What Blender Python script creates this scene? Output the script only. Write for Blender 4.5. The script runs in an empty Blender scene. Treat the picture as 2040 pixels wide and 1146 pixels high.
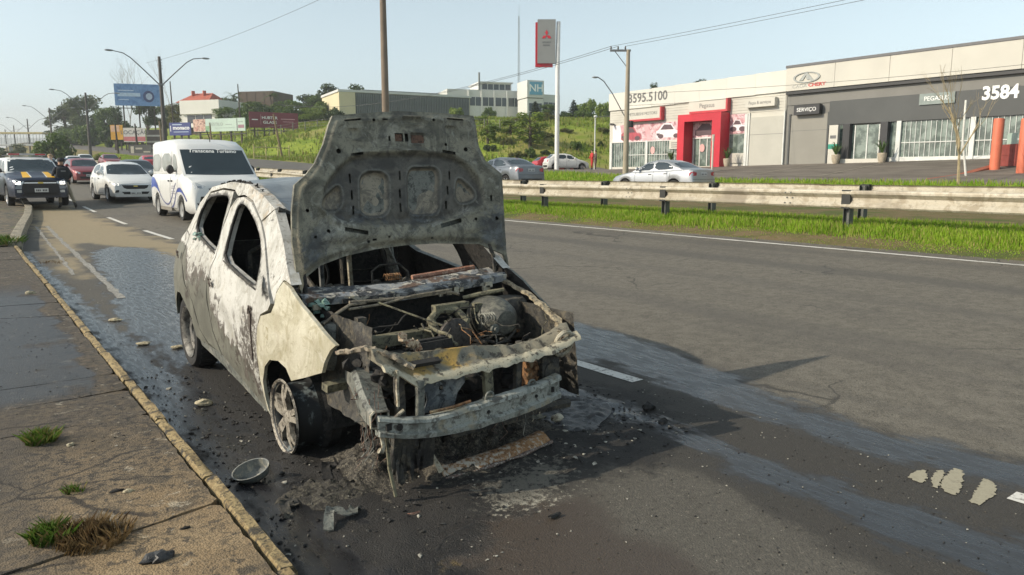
import bpy, bmesh, math, random
import numpy as np
from mathutils import Vector, Matrix, noise
from mathutils.bvhtree import BVHTree
from mathutils.geometry import delaunay_2d_cdt

random.seed(7)
rng = np.random.default_rng(7)
scene = bpy.context.scene
COL = scene.collection
R = math.radians

# ------------------------------------------------------------------ camera
cd = bpy.data.cameras.new("camera")
cam = bpy.data.objects.new("camera", cd)
COL.objects.link(cam)
cd.sensor_width = 36.0
cd.lens = 26.0
cd.clip_start = 0.05
cd.clip_end = 3000.0
cam.location = (0, 0, 1.55)
cam.rotation_euler = (R(90 - 8.837), 0, R(-36.697))
scene.camera = cam

# ------------------------------------------------------------------ light
SUN_FROM = Vector((-1.53, 0.54, 1.0)).normalized()
SUN_EL = math.asin(SUN_FROM.z)
SUN_AZ = math.atan2(SUN_FROM.x, SUN_FROM.y)          # clockwise from +Y
world = bpy.data.worlds.new("World")
scene.world = world
world.use_nodes = True
wn = world.node_tree
sky = wn.nodes.new("ShaderNodeTexSky")
sky.sky_type = 'NISHITA'
sky.sun_disc = False
sky.sun_elevation = SUN_EL
sky.sun_rotation = SUN_AZ
sky.altitude = 0
sky.air_density = 1.0
sky.dust_density = 1.2
sky.ozone_density = 3.0
bg = wn.nodes["Background"]
bg.inputs[1].default_value = 0.15
hs = wn.nodes.new("ShaderNodeHueSaturation")          # a hazy, washed-out sky
hs.inputs['Hue'].default_value = 0.465
hs.inputs['Saturation'].default_value = 0.46
hs.inputs['Value'].default_value = 0.80
wn.links.new(sky.outputs[0], hs.inputs['Color'])
wn.links.new(hs.outputs[0], bg.inputs[0])
sd = bpy.data.lights.new("sun", 'SUN')
sd.energy = 2.8
sd.angle = R(0.6)
sd.color = (1.0, 0.885, 0.70)
sun = bpy.data.objects.new("sun", sd)
COL.objects.link(sun)
sun.rotation_euler = SUN_FROM.to_track_quat('Z', 'Y').to_euler()
sun.location = (-30, 10, 30)
scene.view_settings.view_transform = 'Standard'
scene.view_settings.look = 'None'
scene.view_settings.exposure = 0.66
scene.view_settings.gamma = 1.0
scene.view_settings.use_curve_mapping = False
scene.cycles.max_bounces = 6
scene.cycles.diffuse_bounces = 3
scene.cycles.glossy_bounces = 3
scene.cycles.transparent_max_bounces = 8
scene.cycles.caustics_reflective = False
scene.cycles.caustics_refractive = False

# ------------------------------------------------------------------ helpers
def sm(a, b, x):
    t = np.clip((x - a) / (b - a), 0, 1)
    return t * t * (3 - 2 * t)

class MB:
    """collects geometry; build() links it as one mesh object"""
    def __init__(s):
        s.v = []; s.f = []; s.m = []
    def add(s, vs, fs, mi=0):
        o = len(s.v)
        s.v.extend([tuple(p) for p in vs])
        s.f.extend([tuple(i + o for i in f) for f in fs])
        s.m.extend([mi] * len(fs))
        return s
    def box(s, c, d, rz=0.0, mi=0, rx=0.0, ry=0.0, taper=1.0):
        h = [q * .5 for q in d]
        M = Matrix.Translation(c) @ Matrix.Rotation(rz, 4, 'Z') @ Matrix.Rotation(ry, 4, 'Y') @ Matrix.Rotation(rx, 4, 'X')
        vs = []
        for z in (-1, 1):
            t = taper if z > 0 else 1
            for x, y in ((-1, -1), (1, -1), (1, 1), (-1, 1)):
                vs.append(M @ Vector((x * h[0] * t, y * h[1] * t, z * h[2])))
        return s.add(vs, [(3, 2, 1, 0), (4, 5, 6, 7), (0, 1, 5, 4), (1, 2, 6, 5), (2, 3, 7, 6), (3, 0, 4, 7)], mi)
    def bx(s, a, b, mi=0):
        return s.box([(a[i] + b[i]) / 2 for i in range(3)], [abs(b[i] - a[i]) for i in range(3)], 0, mi)
    def tube(s, pts, r, n=8, mi=0, cap=True):
        pts = [Vector(p) for p in pts]
        if not hasattr(r, '__len__'): r = [r] * len(pts)
        vs = []; fs = []
        up = None
        for i, p in enumerate(pts):
            d = (pts[min(i + 1, len(pts) - 1)] - pts[max(i - 1, 0)])
            d = d.normalized() if d.length > 1e-9 else Vector((0, 0, 1))
            if up is None:
                up = d.orthogonal().normalized()
            else:
                up = (up - d * up.dot(d))
                up = up.normalized() if up.length > 1e-6 else d.orthogonal().normalized()
            b = d.cross(up)
            for k in range(n):
                a = 2 * math.pi * k / n
                vs.append(p + (up * math.cos(a) + b * math.sin(a)) * r[i])
        for i in range(len(pts) - 1):
            for k in range(n):
                k2 = (k + 1) % n
                fs.append((i * n + k, i * n + k2, (i + 1) * n + k2, (i + 1) * n + k))
        if cap:
            fs.append(tuple(range(n - 1, -1, -1)))
            fs.append(tuple((len(pts) - 1) * n + k for k in range(n)))
        return s.add(vs, fs, mi)
    def lathe(s, prof, c=(0, 0, 0), axis='Z', n=24, mi=0, close=False):
        """prof: (radius, height along axis)"""
        vs = []; fs = []
        for r_, h in prof:
            for k in range(n):
                a = 2 * math.pi * k / n
                x, y = r_ * math.cos(a), r_ * math.sin(a)
                p = {'Z': (x, y, h), 'X': (h, x, y), 'Y': (y, h, x)}[axis]
                vs.append((p[0] + c[0], p[1] + c[1], p[2] + c[2]))
        m = len(prof)
        for i in range(m - 1 + (1 if close else 0)):
            j = (i + 1) % m
            for k in range(n):
                k2 = (k + 1) % n
                fs.append((i * n + k, i * n + k2, j * n + k2, j * n + k))
        return s.add(vs, fs, mi)
    def loft(s, rings, mi=0, closed=True, caps=True):
        n = len(rings[0]); vs = [p for r_ in rings for p in r_]; fs = []
        for i in range(len(rings) - 1):
            for k in range(n if closed else n - 1):
                k2 = (k + 1) % n
                fs.append((i * n + k, i * n + k2, (i + 1) * n + k2, (i + 1) * n + k))
        if caps and closed:
            fs.append(tuple(range(n - 1, -1, -1)))
            fs.append(tuple((len(rings) - 1) * n + k for k in range(n)))
        return s.add(vs, fs, mi)
    def grid(s, fn, nu, nv, mi=0):
        vs = [fn(i / nu, j / nv) for j in range(nv + 1) for i in range(nu + 1)]
        fs = [(j * (nu + 1) + i, j * (nu + 1) + i + 1, (j + 1) * (nu + 1) + i + 1, (j + 1) * (nu + 1) + i) for j in range(nv) for i in range(nu)]
        return s.add(vs, fs, mi)
    def lump(s, c, d, seed=0, rough=.35, sub=1, mi=0, rz=0):
        bm = bmesh.new()
        bmesh.ops.create_icosphere(bm, subdivisions=sub, radius=.5)
        rr = random.Random(seed)
        o = Vector((rr.random() * 50, rr.random() * 50, rr.random() * 50))
        M = Matrix.Translation(c) @ Matrix.Rotation(rz, 4, 'Z')
        vs = []
        for v in bm.verts:
            k = 1 + rough * noise.noise(v.co * 2.6 + o) * 2
            vs.append(M @ Vector((v.co.x * k * d[0], v.co.y * k * d[1], v.co.z * k * d[2])))
        fs = [tuple(v.index for v in f.verts) for f in bm.faces]
        bm.free()
        return s.add(vs, fs, mi)
    def build(s, name, mats, parent=None, smooth=None, fix=True):
        me = bpy.data.meshes.new(name)
        if parent is not None:
            inv = WORLD[parent.name].inverted()
            vs = [tuple(inv @ Vector(p)) for p in s.v]
        else:
            vs = s.v
        me.from_pydata(vs, [], s.f)
        if not isinstance(mats, (list, tuple)): mats = [mats]
        for m in mats: me.materials.append(m.mat if isinstance(m, NT) else m)
        if len(mats) > 1: me.polygons.foreach_set('material_index', s.m)
        if fix:
            bm = bmesh.new(); bm.from_mesh(me)
            bmesh.ops.recalc_face_normals(bm, faces=bm.faces)
            bm.to_mesh(me); bm.free()
        if smooth is not None:
            me.polygons.foreach_set('use_smooth', [True] * len(me.polygons))
            if smooth < 180: me.set_sharp_from_angle(angle=R(smooth))
        me.update()
        return link(name, me, parent)

WORLD = {}
def link(name, me, parent=None):
    o = bpy.data.objects.new(name, me)
    COL.objects.link(o)
    WORLD[o.name] = WORLD[parent.name].copy() if parent is not None else Matrix.Identity(4)
    if parent is not None: o.parent = parent
    return o
def tag(o, label=None, cat=None, group=None, kind=None):
    if label: o['label'] = label
    if cat: o['category'] = cat
    if group: o['group'] = group
    if kind: o['kind'] = kind
    return o
def thing(name, label, cat, loc, rz=0.0, group=None, scale=1.0):
    o = bpy.data.objects.new(name, None)
    COL.objects.link(o)
    o.empty_display_size = .2
    o.location = loc; o.rotation_euler = (0, 0, rz); o.scale = (scale,) * 3
    WORLD[o.name] = Matrix.Translation(loc) @ Matrix.Rotation(rz, 4, 'Z') @ Matrix.Scale(scale, 4)
    return tag(o, label, cat, group)
def local(o):
    """lets later parts be written in the thing's own coordinates"""
    WORLD[o.name] = Matrix.Identity(4)
    return o
def single(o, label, cat, group=None):
    return tag(o, label, cat, group)
def dup(o, loc, rz, label, group=None, scale=None, name=None):
    c = o.copy(); COL.objects.link(c)
    c.location = loc; c.rotation_euler = (0, 0, rz)
    if scale: c.scale = (scale,) * 3 if not hasattr(scale, '__len__') else scale
    c['label'] = label
    if group: c['group'] = group
    for ch in list(o.children):
        d = ch.copy(); COL.objects.link(d); d.parent = c
        for g in list(ch.children):
            e = g.copy(); COL.objects.link(e); e.parent = d
    return c
def cdt(outline, holes, step, jitter=0.0, extra=()):
    """triangulate a 2D polygon with holes with interior points on a grid"""
    vs = [Vector(p) for p in outline]; es = [(i, (i + 1) % len(outline)) for i in range(len(outline))]
    for h in holes:
        o = len(vs); vs += [Vector(p) for p in h]
        es += [(o + i, o + (i + 1) % len(h)) for i in range(len(h))]
    def inside(p, poly):
        c = False; j = len(poly) - 1
        for i in range(len(poly)):
            a, b = poly[i], poly[j]
            if (a[1] > p[1]) != (b[1] > p[1]) and p[0] < (b[0] - a[0]) * (p[1] - a[1]) / (b[1] - a[1]) + a[0]: c = not c
            j = i
        return c
    ok = lambda p: inside(p, outline) and not any(inside(p, h) for h in holes)
    x0 = min(p[0] for p in outline); x1 = max(p[0] for p in outline)
    y0 = min(p[1] for p in outline); y1 = max(p[1] for p in outline)
    if step:
        nx = int((x1 - x0) / step) + 1; ny = int((y1 - y0) / step) + 1
        for i in range(1, nx):
            for j in range(1, ny):
                p = (x0 + i * step + (j % 2) * step * .5, y0 + j * step)
                if ok(p): vs.append(Vector(p))
    r = delaunay_2d_cdt(vs, es, [], 0, 1e-5)
    V = [tuple(p) for p in r[0]]
    F = []
    for f in r[2]:
        cx = sum(V[i][0] for i in f) / len(f); cy = sum(V[i][1] for i in f) / len(f)
        if ok((cx, cy)): F.append(tuple(f))
    return V, F
def subdiv(poly, step, closed=True):
    out = []
    n = len(poly)
    for i in range(n if closed else n - 1):
        a, b = poly[i], poly[(i + 1) % n]
        k = max(1, int(math.hypot(b[0] - a[0], b[1] - a[1]) / step))
        for j in range(k):
            t = j / k
            out.append((a[0] + (b[0] - a[0]) * t, a[1] + (b[1] - a[1]) * t))
    if not closed: out.append(tuple(poly[-1]))
    return out
def chaikin(poly, it=1, closed=True):
    for _ in range(it):
        o = []; n = len(poly)
        for i in range(n if closed else n - 1):
            a, b = poly[i], poly[(i + 1) % n]
            o.append((a[0] * .75 + b[0] * .25, a[1] * .75 + b[1] * .25)); o.append((a[0] * .25 + b[0] * .75, a[1] * .25 + b[1] * .75))
        if not closed: o = [poly[0]] + o + [poly[-1]]
        poly = o
    return poly
def sheet(V, F, fn, thick, nrm, mb, mi=0, mi_in=None):
    """solid sheet: 2D tri mesh mapped by fn (outer) and offset by -thick*nrm(p)"""
    outer = [Vector(fn(*p)) for p in V]
    inner = [o - Vector(nrm(*p)) * thick for o, p in zip(outer, V)]
    n = len(V)
    edges = {}
    for f in F:
        for a, b in zip(f, f[1:] + f[:1]):
            edges[(a, b)] = 1
    side = [(a, b, b + n, a + n) for (a, b) in edges if (b, a) not in edges]
    o = len(mb.v)
    mb.add(outer + inner, list(F), mi)
    mb.f.extend([tuple(i + n + o for i in reversed(f)) for f in F]); mb.m.extend([mi if mi_in is None else mi_in] * len(F))
    mb.f.extend([tuple(i + o for i in f) for f in side]); mb.m.extend([mi] * len(side))
    return mb

# ------------------------------------------------------------------ materials
MATS = {}
class NT:
    def __init__(s, name):
        s.mat = bpy.data.materials.new(name); s.mat.use_nodes = True
        s.t = s.mat.node_tree; s.b = s.t.nodes['Principled BSDF']; MATS[name] = s.mat
    def n(s, typ, **k):
        x = s.t.nodes.new(typ)
        for a, v in k.items(): setattr(x, a, v)
        return x
    def l(s, a, b): s.t.links.new(a, b)
    def pos(s, kind='world'):
        if kind == 'world': return s.n('ShaderNodeNewGeometry').outputs['Position']
        return s.n('ShaderNodeTexCoord').outputs['Object']
    def noise(s, co, scale, detail=4, rough=.55, stretch=None, dist=0.0):
        if stretch:
            m = s.n('ShaderNodeMapping'); m.inputs['Scale'].default_value = stretch
            s.l(co, m.inputs[0]); co = m.outputs[0]
        x = s.n('ShaderNodeTexNoise'); x.inputs['Scale'].default_value = scale; x.inputs['Detail'].default_value = detail
        x.inputs['Roughness'].default_value = rough; x.inputs['Distortion'].default_value = dist
        s.l(co, x.inputs['Vector']); return x.outputs[0]
    def noise_vec(s, co, scale, amt):
        x = s.n('ShaderNodeTexNoise'); x.inputs['Scale'].default_value = scale * 3; x.inputs['Detail'].default_value = 5
        s.l(co, x.inputs['Vector']); v = s.n('ShaderNodeVectorMath', operation='MULTIPLY_ADD')
        s.l(x.outputs['Color'], v.inputs[0]); v.inputs[1].default_value = (amt, amt, 0); s.l(co, v.inputs[2]); return v.outputs[0]
    def vor(s, co, scale, feature='F1', out='Distance', rnd=1.0):
        x = s.n('ShaderNodeTexVoronoi', feature=feature); x.inputs['Scale'].default_value = scale
        x.inputs['Randomness'].default_value = rnd
        s.l(co, x.inputs['Vector']); return x.outputs[out]
    def math(s, op, a, b=None, c=None, clamp=False):
        x = s.n('ShaderNodeMath', operation=op, use_clamp=clamp)
        for i, v in enumerate((a, b, c)):
            if v is None: continue
            if isinstance(v, (int, float)): x.inputs[i].default_value = v
            else: s.l(v, x.inputs[i])
        return x.outputs[0]
    def step(s, v, a, b):
        x = s.n('ShaderNodeMapRange', interpolation_type='SMOOTHSTEP'); x.clamp = True
        s.l(v, x.inputs[0]); x.inputs[1].default_value = a; x.inputs[2].default_value = b
        return x.outputs[0]
    def mix(s, f, a, b):
        x = s.n('ShaderNodeMix', data_type='RGBA')
        if isinstance(f, (int, float)): x.inputs[0].default_value = f
        else: s.l(f, x.inputs[0])
        for i, v in ((6, a), (7, b)):
            if isinstance(v, (tuple, list)): x.inputs[i].default_value = (*v[:3], 1)
            else: s.l(v, x.inputs[i])
        return x.outputs[2]
    def sep(s, co):
        x = s.n('ShaderNodeSeparateXYZ'); s.l(co, x.inputs[0]); return x.outputs
    def attr(s, name):
        return s.n('ShaderNodeAttribute', attribute_name=name).outputs['Fac']
    def bump(s, h, strength, dist=.01, base=None):
        x = s.n('ShaderNodeBump'); x.inputs['Strength'].default_value = strength; x.inputs['Distance'].default_value = dist
        s.l(h, x.inputs['Height'])
        if base is not None: s.l(base, x.inputs['Normal'])
        return x.outputs[0]
    def out(s, col=None, rough=None, metal=None, normal=None, spec=None, coat=None):
        for nm, v in (('Base Color', col), ('Roughness', rough), ('Metallic', metal), ('Normal', normal), ('Specular IOR Level', spec), ('Coat Weight', coat)):
            if v is None: continue
            if isinstance(v, (int, float)): s.b.inputs[nm].default_value = v
            elif isinstance(v, (tuple, list)): s.b.inputs[nm].default_value = (*v[:3], 1)
            else: s.l(v, s.b.inputs[nm])
        return s.mat
def plain(name, c, rough=.6, metal=0.0, var=.12, scale=3.0, bump=0.0, bscale=40., spec=None, coat=None, obj=True):
    """one colour with slight mottling, wear in the gloss and fine relief"""
    if name in MATS: return MATS[name]
    t = NT(name); co = t.pos('obj' if obj else 'world')
    f = t.noise(co, scale, 5, .6)
    lo = tuple(q * (1 - var) for q in c); hi = tuple(min(1, q * (1 + var)) for q in c)
    col = t.mix(t.step(f, .3, .7), lo, hi)
    nrm = t.bump(t.noise(co, bscale, 3), bump, .01) if bump else None
    r = t.math('ADD', t.math('MULTIPLY', f, .16), rough - .08)
    return t.out(col, r, metal, nrm, spec, coat)
def mottle(name, cols, scale=6., rough=.8, metal=0.0, bump=.3, bscale=60., detail=8, world=True, dist=1.0, cut=(.41, .5, .59), rvar=.25):
    """burnt / weathered surface: several colours in ragged patches"""
    if name in MATS: return MATS[name]
    t = NT(name); co = t.pos('world' if world else 'obj')
    n1 = t.noise(co, scale, detail, .62, dist=dist)
    n2 = t.noise(co, scale * 2.7, detail, .65, dist=dist * .6)
    n3 = t.noise(co, scale * .6, 4, .6)
    col = t.mix(t.step(n1, cut[0], cut[1]), cols[0], cols[1])
    if len(cols) > 2: col = t.mix(t.step(n2, cut[1], cut[2] + .03), col, cols[2])
    if len(cols) > 3: col = t.mix(t.step(n3, cut[1] + .04, cut[2] + .06), col, cols[3])
    if len(cols) > 2:                                      # fine grime over everything
        n4 = t.noise(co, scale * 7, 6, .72)
        col = t.mix(t.math('MULTIPLY', t.step(n4, .53, .64), .5), col, cols[2]); col = t.mix(t.math('MULTIPLY', t.step(n4, .45, .36), .4), col, tuple(q * .4 for q in cols[0]))
    h = t.math('ADD', t.noise(co, bscale, 5, .6), t.math('MULTIPLY', n1, 1.5))
    r = t.math('ADD', t.math('MULTIPLY', n2, rvar), rough - rvar * .5)
    return t.out(col, r, metal, t.bump(h, bump, .01))

# ------------------------------------------------------------------ the lie of the land
def zr(Y):
    Y = np.asarray(Y, float)
    return np.where(Y < 20, 0, np.where(Y < 36.7, .0012 * (Y - 20) ** 2, .3347 + .022 * (np.minimum(Y, 360) - 36.7)))
def zx(Y): return .018 * (np.clip(np.asarray(Y, float), 36.7, 320) - 36.7)
AX = [-60, 4, 11.6, 13.3, 14.5, 20, 30]
AZ = [0, 0, .304, .49, .55, .6, .6]
HX = [30, 31.5, 38, 50, 65, 90, 140, 400]
HZ = [0, .3, 2.2, 5.2, 6.6, 7.5, 9.0, 12.0]
def gz(X, Y):
    X = np.asarray(X, float); Y = np.asarray(Y, float)
    b = zr(Y)
    near = b + np.interp(X, AX, AZ) + zx(Y) * sm(15, 21, X)
    Lv = 2.65 - .018 * Y
    bb = b + zx(Y)
    lot = np.where(X < 33.5, bb + .6 + np.clip((X - 30) / 3.5, 0, 1) * .45,
                   (bb + 1.05) + (Lv - bb - 1.05) * np.clip((X - 33.5) / 12.5, 0, 1))
    hill = b + zx(Y) + .6 + np.interp(X - 26 * (1 - sm(62, 115, Y)), HX, HZ)
    w = sm(58, 80, Y)
    far = lot * (1 - w) + hill * w
    return np.where(X <= 30, near, far)
def gp(x, y, dz=0.0):
    return (x, y, float(gz(x, y)) + dz)

def land(name, xs, ys, mat, keep=None, fn=None, attrs=None, smooth=True):
    xs = np.asarray(xs, float); ys = np.asarray(ys, float)
    XX, YY = np.meshgrid(xs, ys)
    ZZ = gz(XX, YY) if fn is None else fn(XX, YY)
    nx, ny = len(xs), len(ys)
    V = np.stack([XX, YY, ZZ], -1).reshape(-1, 3)
    I = np.arange(nx * ny).reshape(ny, nx)
    Fq = np.stack([I[:-1, :-1], I[:-1, 1:], I[1:, 1:], I[1:, :-1]], -1).reshape(-1, 4)
    if keep is not None:
        c = V[Fq].mean(1); Fq = Fq[keep(c[:, 0], c[:, 1])]
    me = bpy.data.meshes.new(name)
    me.vertices.add(len(V)); me.vertices.foreach_set('co', V.ravel())
    me.loops.add(Fq.size); me.loops.foreach_set('vertex_index', Fq.ravel())
    me.polygons.add(len(Fq)); me.polygons.foreach_set('loop_start', np.arange(len(Fq)) * 4)
    me.update(calc_edges=True)
    me.polygons.foreach_set('use_smooth', [smooth] * len(Fq))
    for k, v in (attrs(V[:, 0], V[:, 1]) if attrs else {}).items():
        a = me.attributes.new(k, 'FLOAT', 'POINT'); a.data.foreach_set('value', v.astype(np.float32))
    me.materials.append(mat.mat if isinstance(mat, NT) else mat); me.update()
    return tag(link(name, me), kind='structure')

# signed distance to a polygon (+ inside), for stains with a shape of their own
def sdp(X, Y, poly):
    P = np.array(poly, float); n = len(P)
    d = np.full(X.shape, 1e9); c = np.zeros(X.shape, bool)
    j = n - 1
    for i in range(n):
        a, b = P[i], P[j]
        e = b - a; wx = X - a[0]; wy = Y - a[1]
        t = np.clip((wx * e[0] + wy * e[1]) / (e @ e + 1e-12), 0, 1)
        d = np.minimum(d, np.hypot(wx - e[0] * t, wy - e[1] * t))
        cond = ((a[1] > Y) != (b[1] > Y))
        with np.errstate(divide='ignore', invalid='ignore'):
            xi = (b[0] - a[0]) * (Y - a[1]) / (b[1] - a[1] + 1e-12) + a[0]
        c ^= cond & (X < xi); j = i
    return np.where(c, d, -d)

WET = [
    [(2.9, 6.8), (4.3, 6.6), (5.0, 5.6), (4.85, 4.12), (4.43, 2.82), (4.36, 1.9), (4.46, 1.39), (4.6, -3), (4.2, -3), (4.09, 1.26), (3.92, 1.9), (3.98, 3.15), (4.15, 4.3), (3.9, 4.9), (3.3, 5.2), (2.9, 5.6)],
    [(2.95, 4.3), (3.52, 3.92), (3.46, 3.0), (3.43, 2.35), (3.48, 1.55), (3.52, 1.06), (3.5, -3), (2.5, -3), (3.03, 1.08), (3.1, 2.1), (3.25, 2.9), (3.28, 3.65)],
    [(1.35, 6.2), (1.2, 7.6), (1.25, 9.0), (1.5, 11.0), (1.75, 14.0), (2.0, 16.5), (2.5, 17.6), (3.1, 16.9), (3.2, 14.6), (3.4, 12.5), (2.6, 10.0), (2.7, 7.5), (2.4, 6.2)],
    [(3.35, 14.6), (3.9, 15.2), (3.7, 13.4), (3.2, 13.0)],
    [(.9, -3), (.9, 17.5), (1.05, 17.5), (1.18, 9), (1.3, 5.8), (1.22, 3.4), (1.15, -3)],
]
SOOT = [
    [(.9, 7.2), (1.5, 6.6), (2.9, 6.2), (3.3, 4.4), (3.8, 3.6), (3.5, 2.8), (2.75, 2.6), (2.35, 2.75), (1.85, 2.6), (1.5, 2.3), (1.2, 1.2), (.9, 1.0)],
]
TAN = [[(1.15, 13.5), (1.5, 17.5), (1.7, 23), (2.0, 33), (2.6, 36), (3.7, 34), (3.75, 26), (3.8, 17), (3.75, 11), (3.2, 10.5), (2.8, 12.8), (3.0, 16), (2.2, 18.6), (1.7, 16.5), (1.4, 12.5)]]
DAMP = [[(2.9, 6.6), (4.4, 6.4), (5.0, 5.5), (4.85, 4.1), (4.45, 2.8), (4.4, 1.9), (4.5, -3), (2.3, -3), (2.7, 1.0), (2.9, 2.2), (2.95, 4)], [(.9, 1.9), (1.3, 2.3), (1.8, 2.6), (2.9, 2.6), (3.2, 3.2), (3.2, 6.4), (2.6, 7.5), (.9, 8)]]
ASH = [[(1.9, 3.0), (2.35, 3.02), (2.62, 2.98), (2.45, 2.66), (2.05, 2.5), (1.8, 2.62)]]
REDM = [[(1.2, 2.7), (1.75, 2.75), (2.3, 2.5), (2.3, 1.9), (1.9, -1), (1.05, -1)]]
YEL = [[(1.3, 6.0), (1.5, 6.0), (1.42, 4.9), (1.28, 4.9)], [(1.2, 3.15), (1.3, 3.15), (1.46, 2.0), (1.36, 2.0)], [(1.36, 2.62), (1.44, 2.62), (1.52, 2.0), (1.44, 2.0)]]
def road_attrs(X, Y):
    mx = lambda ps: np.max([sdp(X, Y, p) for p in ps], 0)
    return dict(wet=np.clip(mx(WET), -.6, .6), soot=np.clip(mx(SOOT), -.6, .6), tan=np.clip(mx(TAN), -1, 1),
                ash=np.clip(mx(ASH), -.4, .4), damp=np.clip(mx(DAMP), -.6, .6), redm=np.clip(mx(REDM), -.5, .5), yel=np.clip(mx(YEL), -.3, .3))
_nv = np.random.default_rng(3)
def vnoise(X, Y, s, seed=0):
    """cheap value noise"""
    g = np.random.default_rng(seed).random((256, 256))
    x = X * s; y = Y * s
    xi = np.floor(x).astype(int); yi = np.floor(y).astype(int); fx = x - xi; fy = y - yi
    fx = fx * fx * (3 - 2 * fx); fy = fy * fy * (3 - 2 * fy)
    a = g[yi % 256, xi % 256]; b = g[yi % 256, (xi + 1) % 256]; c = g[(yi + 1) % 256, xi % 256]; d = g[(yi + 1) % 256, (xi + 1) % 256]
    return (a * (1 - fx) + b * fx) * (1 - fy) + (c * (1 - fx) + d * fx) * fy
def road_z(X, Y):
    z = gz(X, Y)
    s = np.clip(sdp(X, Y, SOOT[0]) / .25, 0, 1) * sm(4.9, 3.9, Y)
    n = vnoise(X, Y, 9, 1) * .5 + vnoise(X, Y, 19, 2) * .35 + vnoise(X, Y, 4, 5) * .4 - .45
    return z + s * np.clip(n, -.03, 1) * .055

def road_material():
    t = NT('asphalt'); co = t.pos()
    xyz = t.sep(co)
    fine = t.noise(co, 160, 3, .7); med = t.noise(co, 9, 6, .6); big = t.noise(co, .9, 5, .6, stretch=(1, .22, 1))
    agg = t.vor(co, 110)
    base = t.mix(t.step(med, .3, .7), (.115, .102, .08), (.185, .166, .132))
    base = t.mix(t.math('MULTIPLY', t.step(agg, .35, .05), .35), base, (.33, .3, .25))
    base = t.mix(t.math('MULTIPLY', t.step(fine, .6, .38), .45), base, (.06, .054, .045))
    base = t.mix(t.math('MULTIPLY', t.step(big, .5, .68), .6), base, (.085, .077, .066))
    spk = t.noise(co, 70, 5, .75)
    base = t.mix(t.math('MULTIPLY', t.step(spk, .5, .66), .55), base, (.23, .205, .165))
    base = t.mix(t.math('MULTIPLY', t.step(spk, .46, .34), .6), base, (.055, .048, .04))
    crk = t.math('MULTIPLY', t.step(t.vor(t.noise_vec(co, .9, .5), .55, 'DISTANCE_TO_EDGE'), .012, .003), t.step(t.noise(co, .5, 3), .5, .6))
    base = t.mix(t.math('MULTIPLY', crk, .7), base, (.03, .027, .024))
    # darker wheel tracks and a tarry seam running with the lanes
    for x0, w, a in ((6.35, .35, .4), (8.05, .3, .3), (9.55, .4, .6), (11.0, .35, .45), (4.75, .12, .25)):
        d = t.math('ABSOLUTE', t.math('SUBTRACT', t.math('ADD', xyz[0], t.math('MULTIPLY', t.math('SUBTRACT', big, .5), .5)), x0))
        base = t.mix(t.math('MULTIPLY', t.step(d, w, w * .2), a), base, (.08, .073, .064))
    # the old shoulder is darker and coarser
    sh = t.step(xyz[0], 4.05, 3.85)
    base = t.mix(t.math('MULTIPLY', sh, t.math('ADD', .42, t.math('MULTIPLY', med, .4))), base, (.06, .055, .047))
    ch = t.noise(co, 36, 7, .78)
    base = t.mix(t.math('MULTIPLY', t.math('MULTIPLY', sh, t.step(ch, .54, .62)), .55), base, (.19, .17, .135))
    base = t.mix(t.math('MULTIPLY', t.step(ch, .45, .37), .6), base, (.03, .027, .023))
    gl = t.step(t.vor(co, 17, 'F1', 'Distance'), .07, .03)
    base = t.mix(t.math('MULTIPLY', t.math('MULTIPLY', gl, sh), .7), base, (.45, .42, .35))
    dry = base
    # tan dried mud
    ta = t.step(t.math('ADD', t.attr('tan'), t.math('MULTIPLY', t.math('SUBTRACT', t.noise(co, 1.6, 7, .6, stretch=(1, .5, 1)), .5), 2.0)), -.25, .35)
    mud = t.mix(med, (.26, .2, .115), (.38, .31, .19))
    col = t.mix(t.math('MULTIPLY', ta, .8), dry, mud)
    # faded yellow paint
    ye = t.step(t.math('ADD', t.attr('yel'), t.math('MULTIPLY', t.math('SUBTRACT', t.noise(co, 22, 6, .7), .56), .5)), -.01, .03)
    col = t.mix(t.math('MULTIPLY', ye, .85), col, (.42, .3, .085))
    # reddish wash water film
    re = t.step(t.math('ADD', t.attr('redm'), t.math('MULTIPLY', t.math('SUBTRACT', t.noise(co, 2.2, 6, .6), .5), .6)), -.05, .15)
    col = t.mix(t.math('MULTIPLY', re, .7), col, (.05, .032, .021))
    # soot
    so_n = t.noise(co, 5, 8, .68)
    so = t.step(t.math('ADD', t.attr('soot'), t.math('MULTIPLY', t.math('SUBTRACT', so_n, .5), .9)), -.12, .1)
    sootc = t.mix(t.step(t.noise(co, 40, 6, .75), .48, .72), (.009, .008, .008), (.045, .04, .033))
    sootc = t.mix(t.math('MULTIPLY', t.step(t.noise(co, 21, 7, .75), .6, .68), .7), sootc, (.16, .14, .1))
    col = t.mix(t.math('MULTIPLY', so, .97), col, sootc)
    # ash powder
    asn = t.noise(co, 26, 6, .72)
    ash = t.step(t.math('ADD', t.attr('ash'), t.math('MULTIPLY', t.math('SUBTRACT', asn, .55), 1.1)), -.02, .12)
    col = t.mix(t.math('MULTIPLY', ash, .8), col, (.5, .47, .38))
    # damp, dark ground between and around the streams
    dm = t.step(t.math('ADD', t.attr('damp'), t.math('MULTIPLY', t.math('SUBTRACT', t.noise(co, 1.9, 7, .62, stretch=(1.5, .6, 1)), .5), .7)), -.06, .12)
    col = t.mix(t.math('MULTIPLY', dm, .72), col, (.028, .025, .022))
    # water
    wn_ = t.noise(co, 3.2, 8, .66, stretch=(2.2, .8, 1))
    we = t.step(t.math('ADD', t.attr('wet'), t.math('MULTIPLY', t.math('SUBTRACT', wn_, .5), .75)), -.07, .09)
    wetc = t.mix(.74, col, (.012, .013, .017))
    col = t.mix(we, col, wetc)
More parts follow.
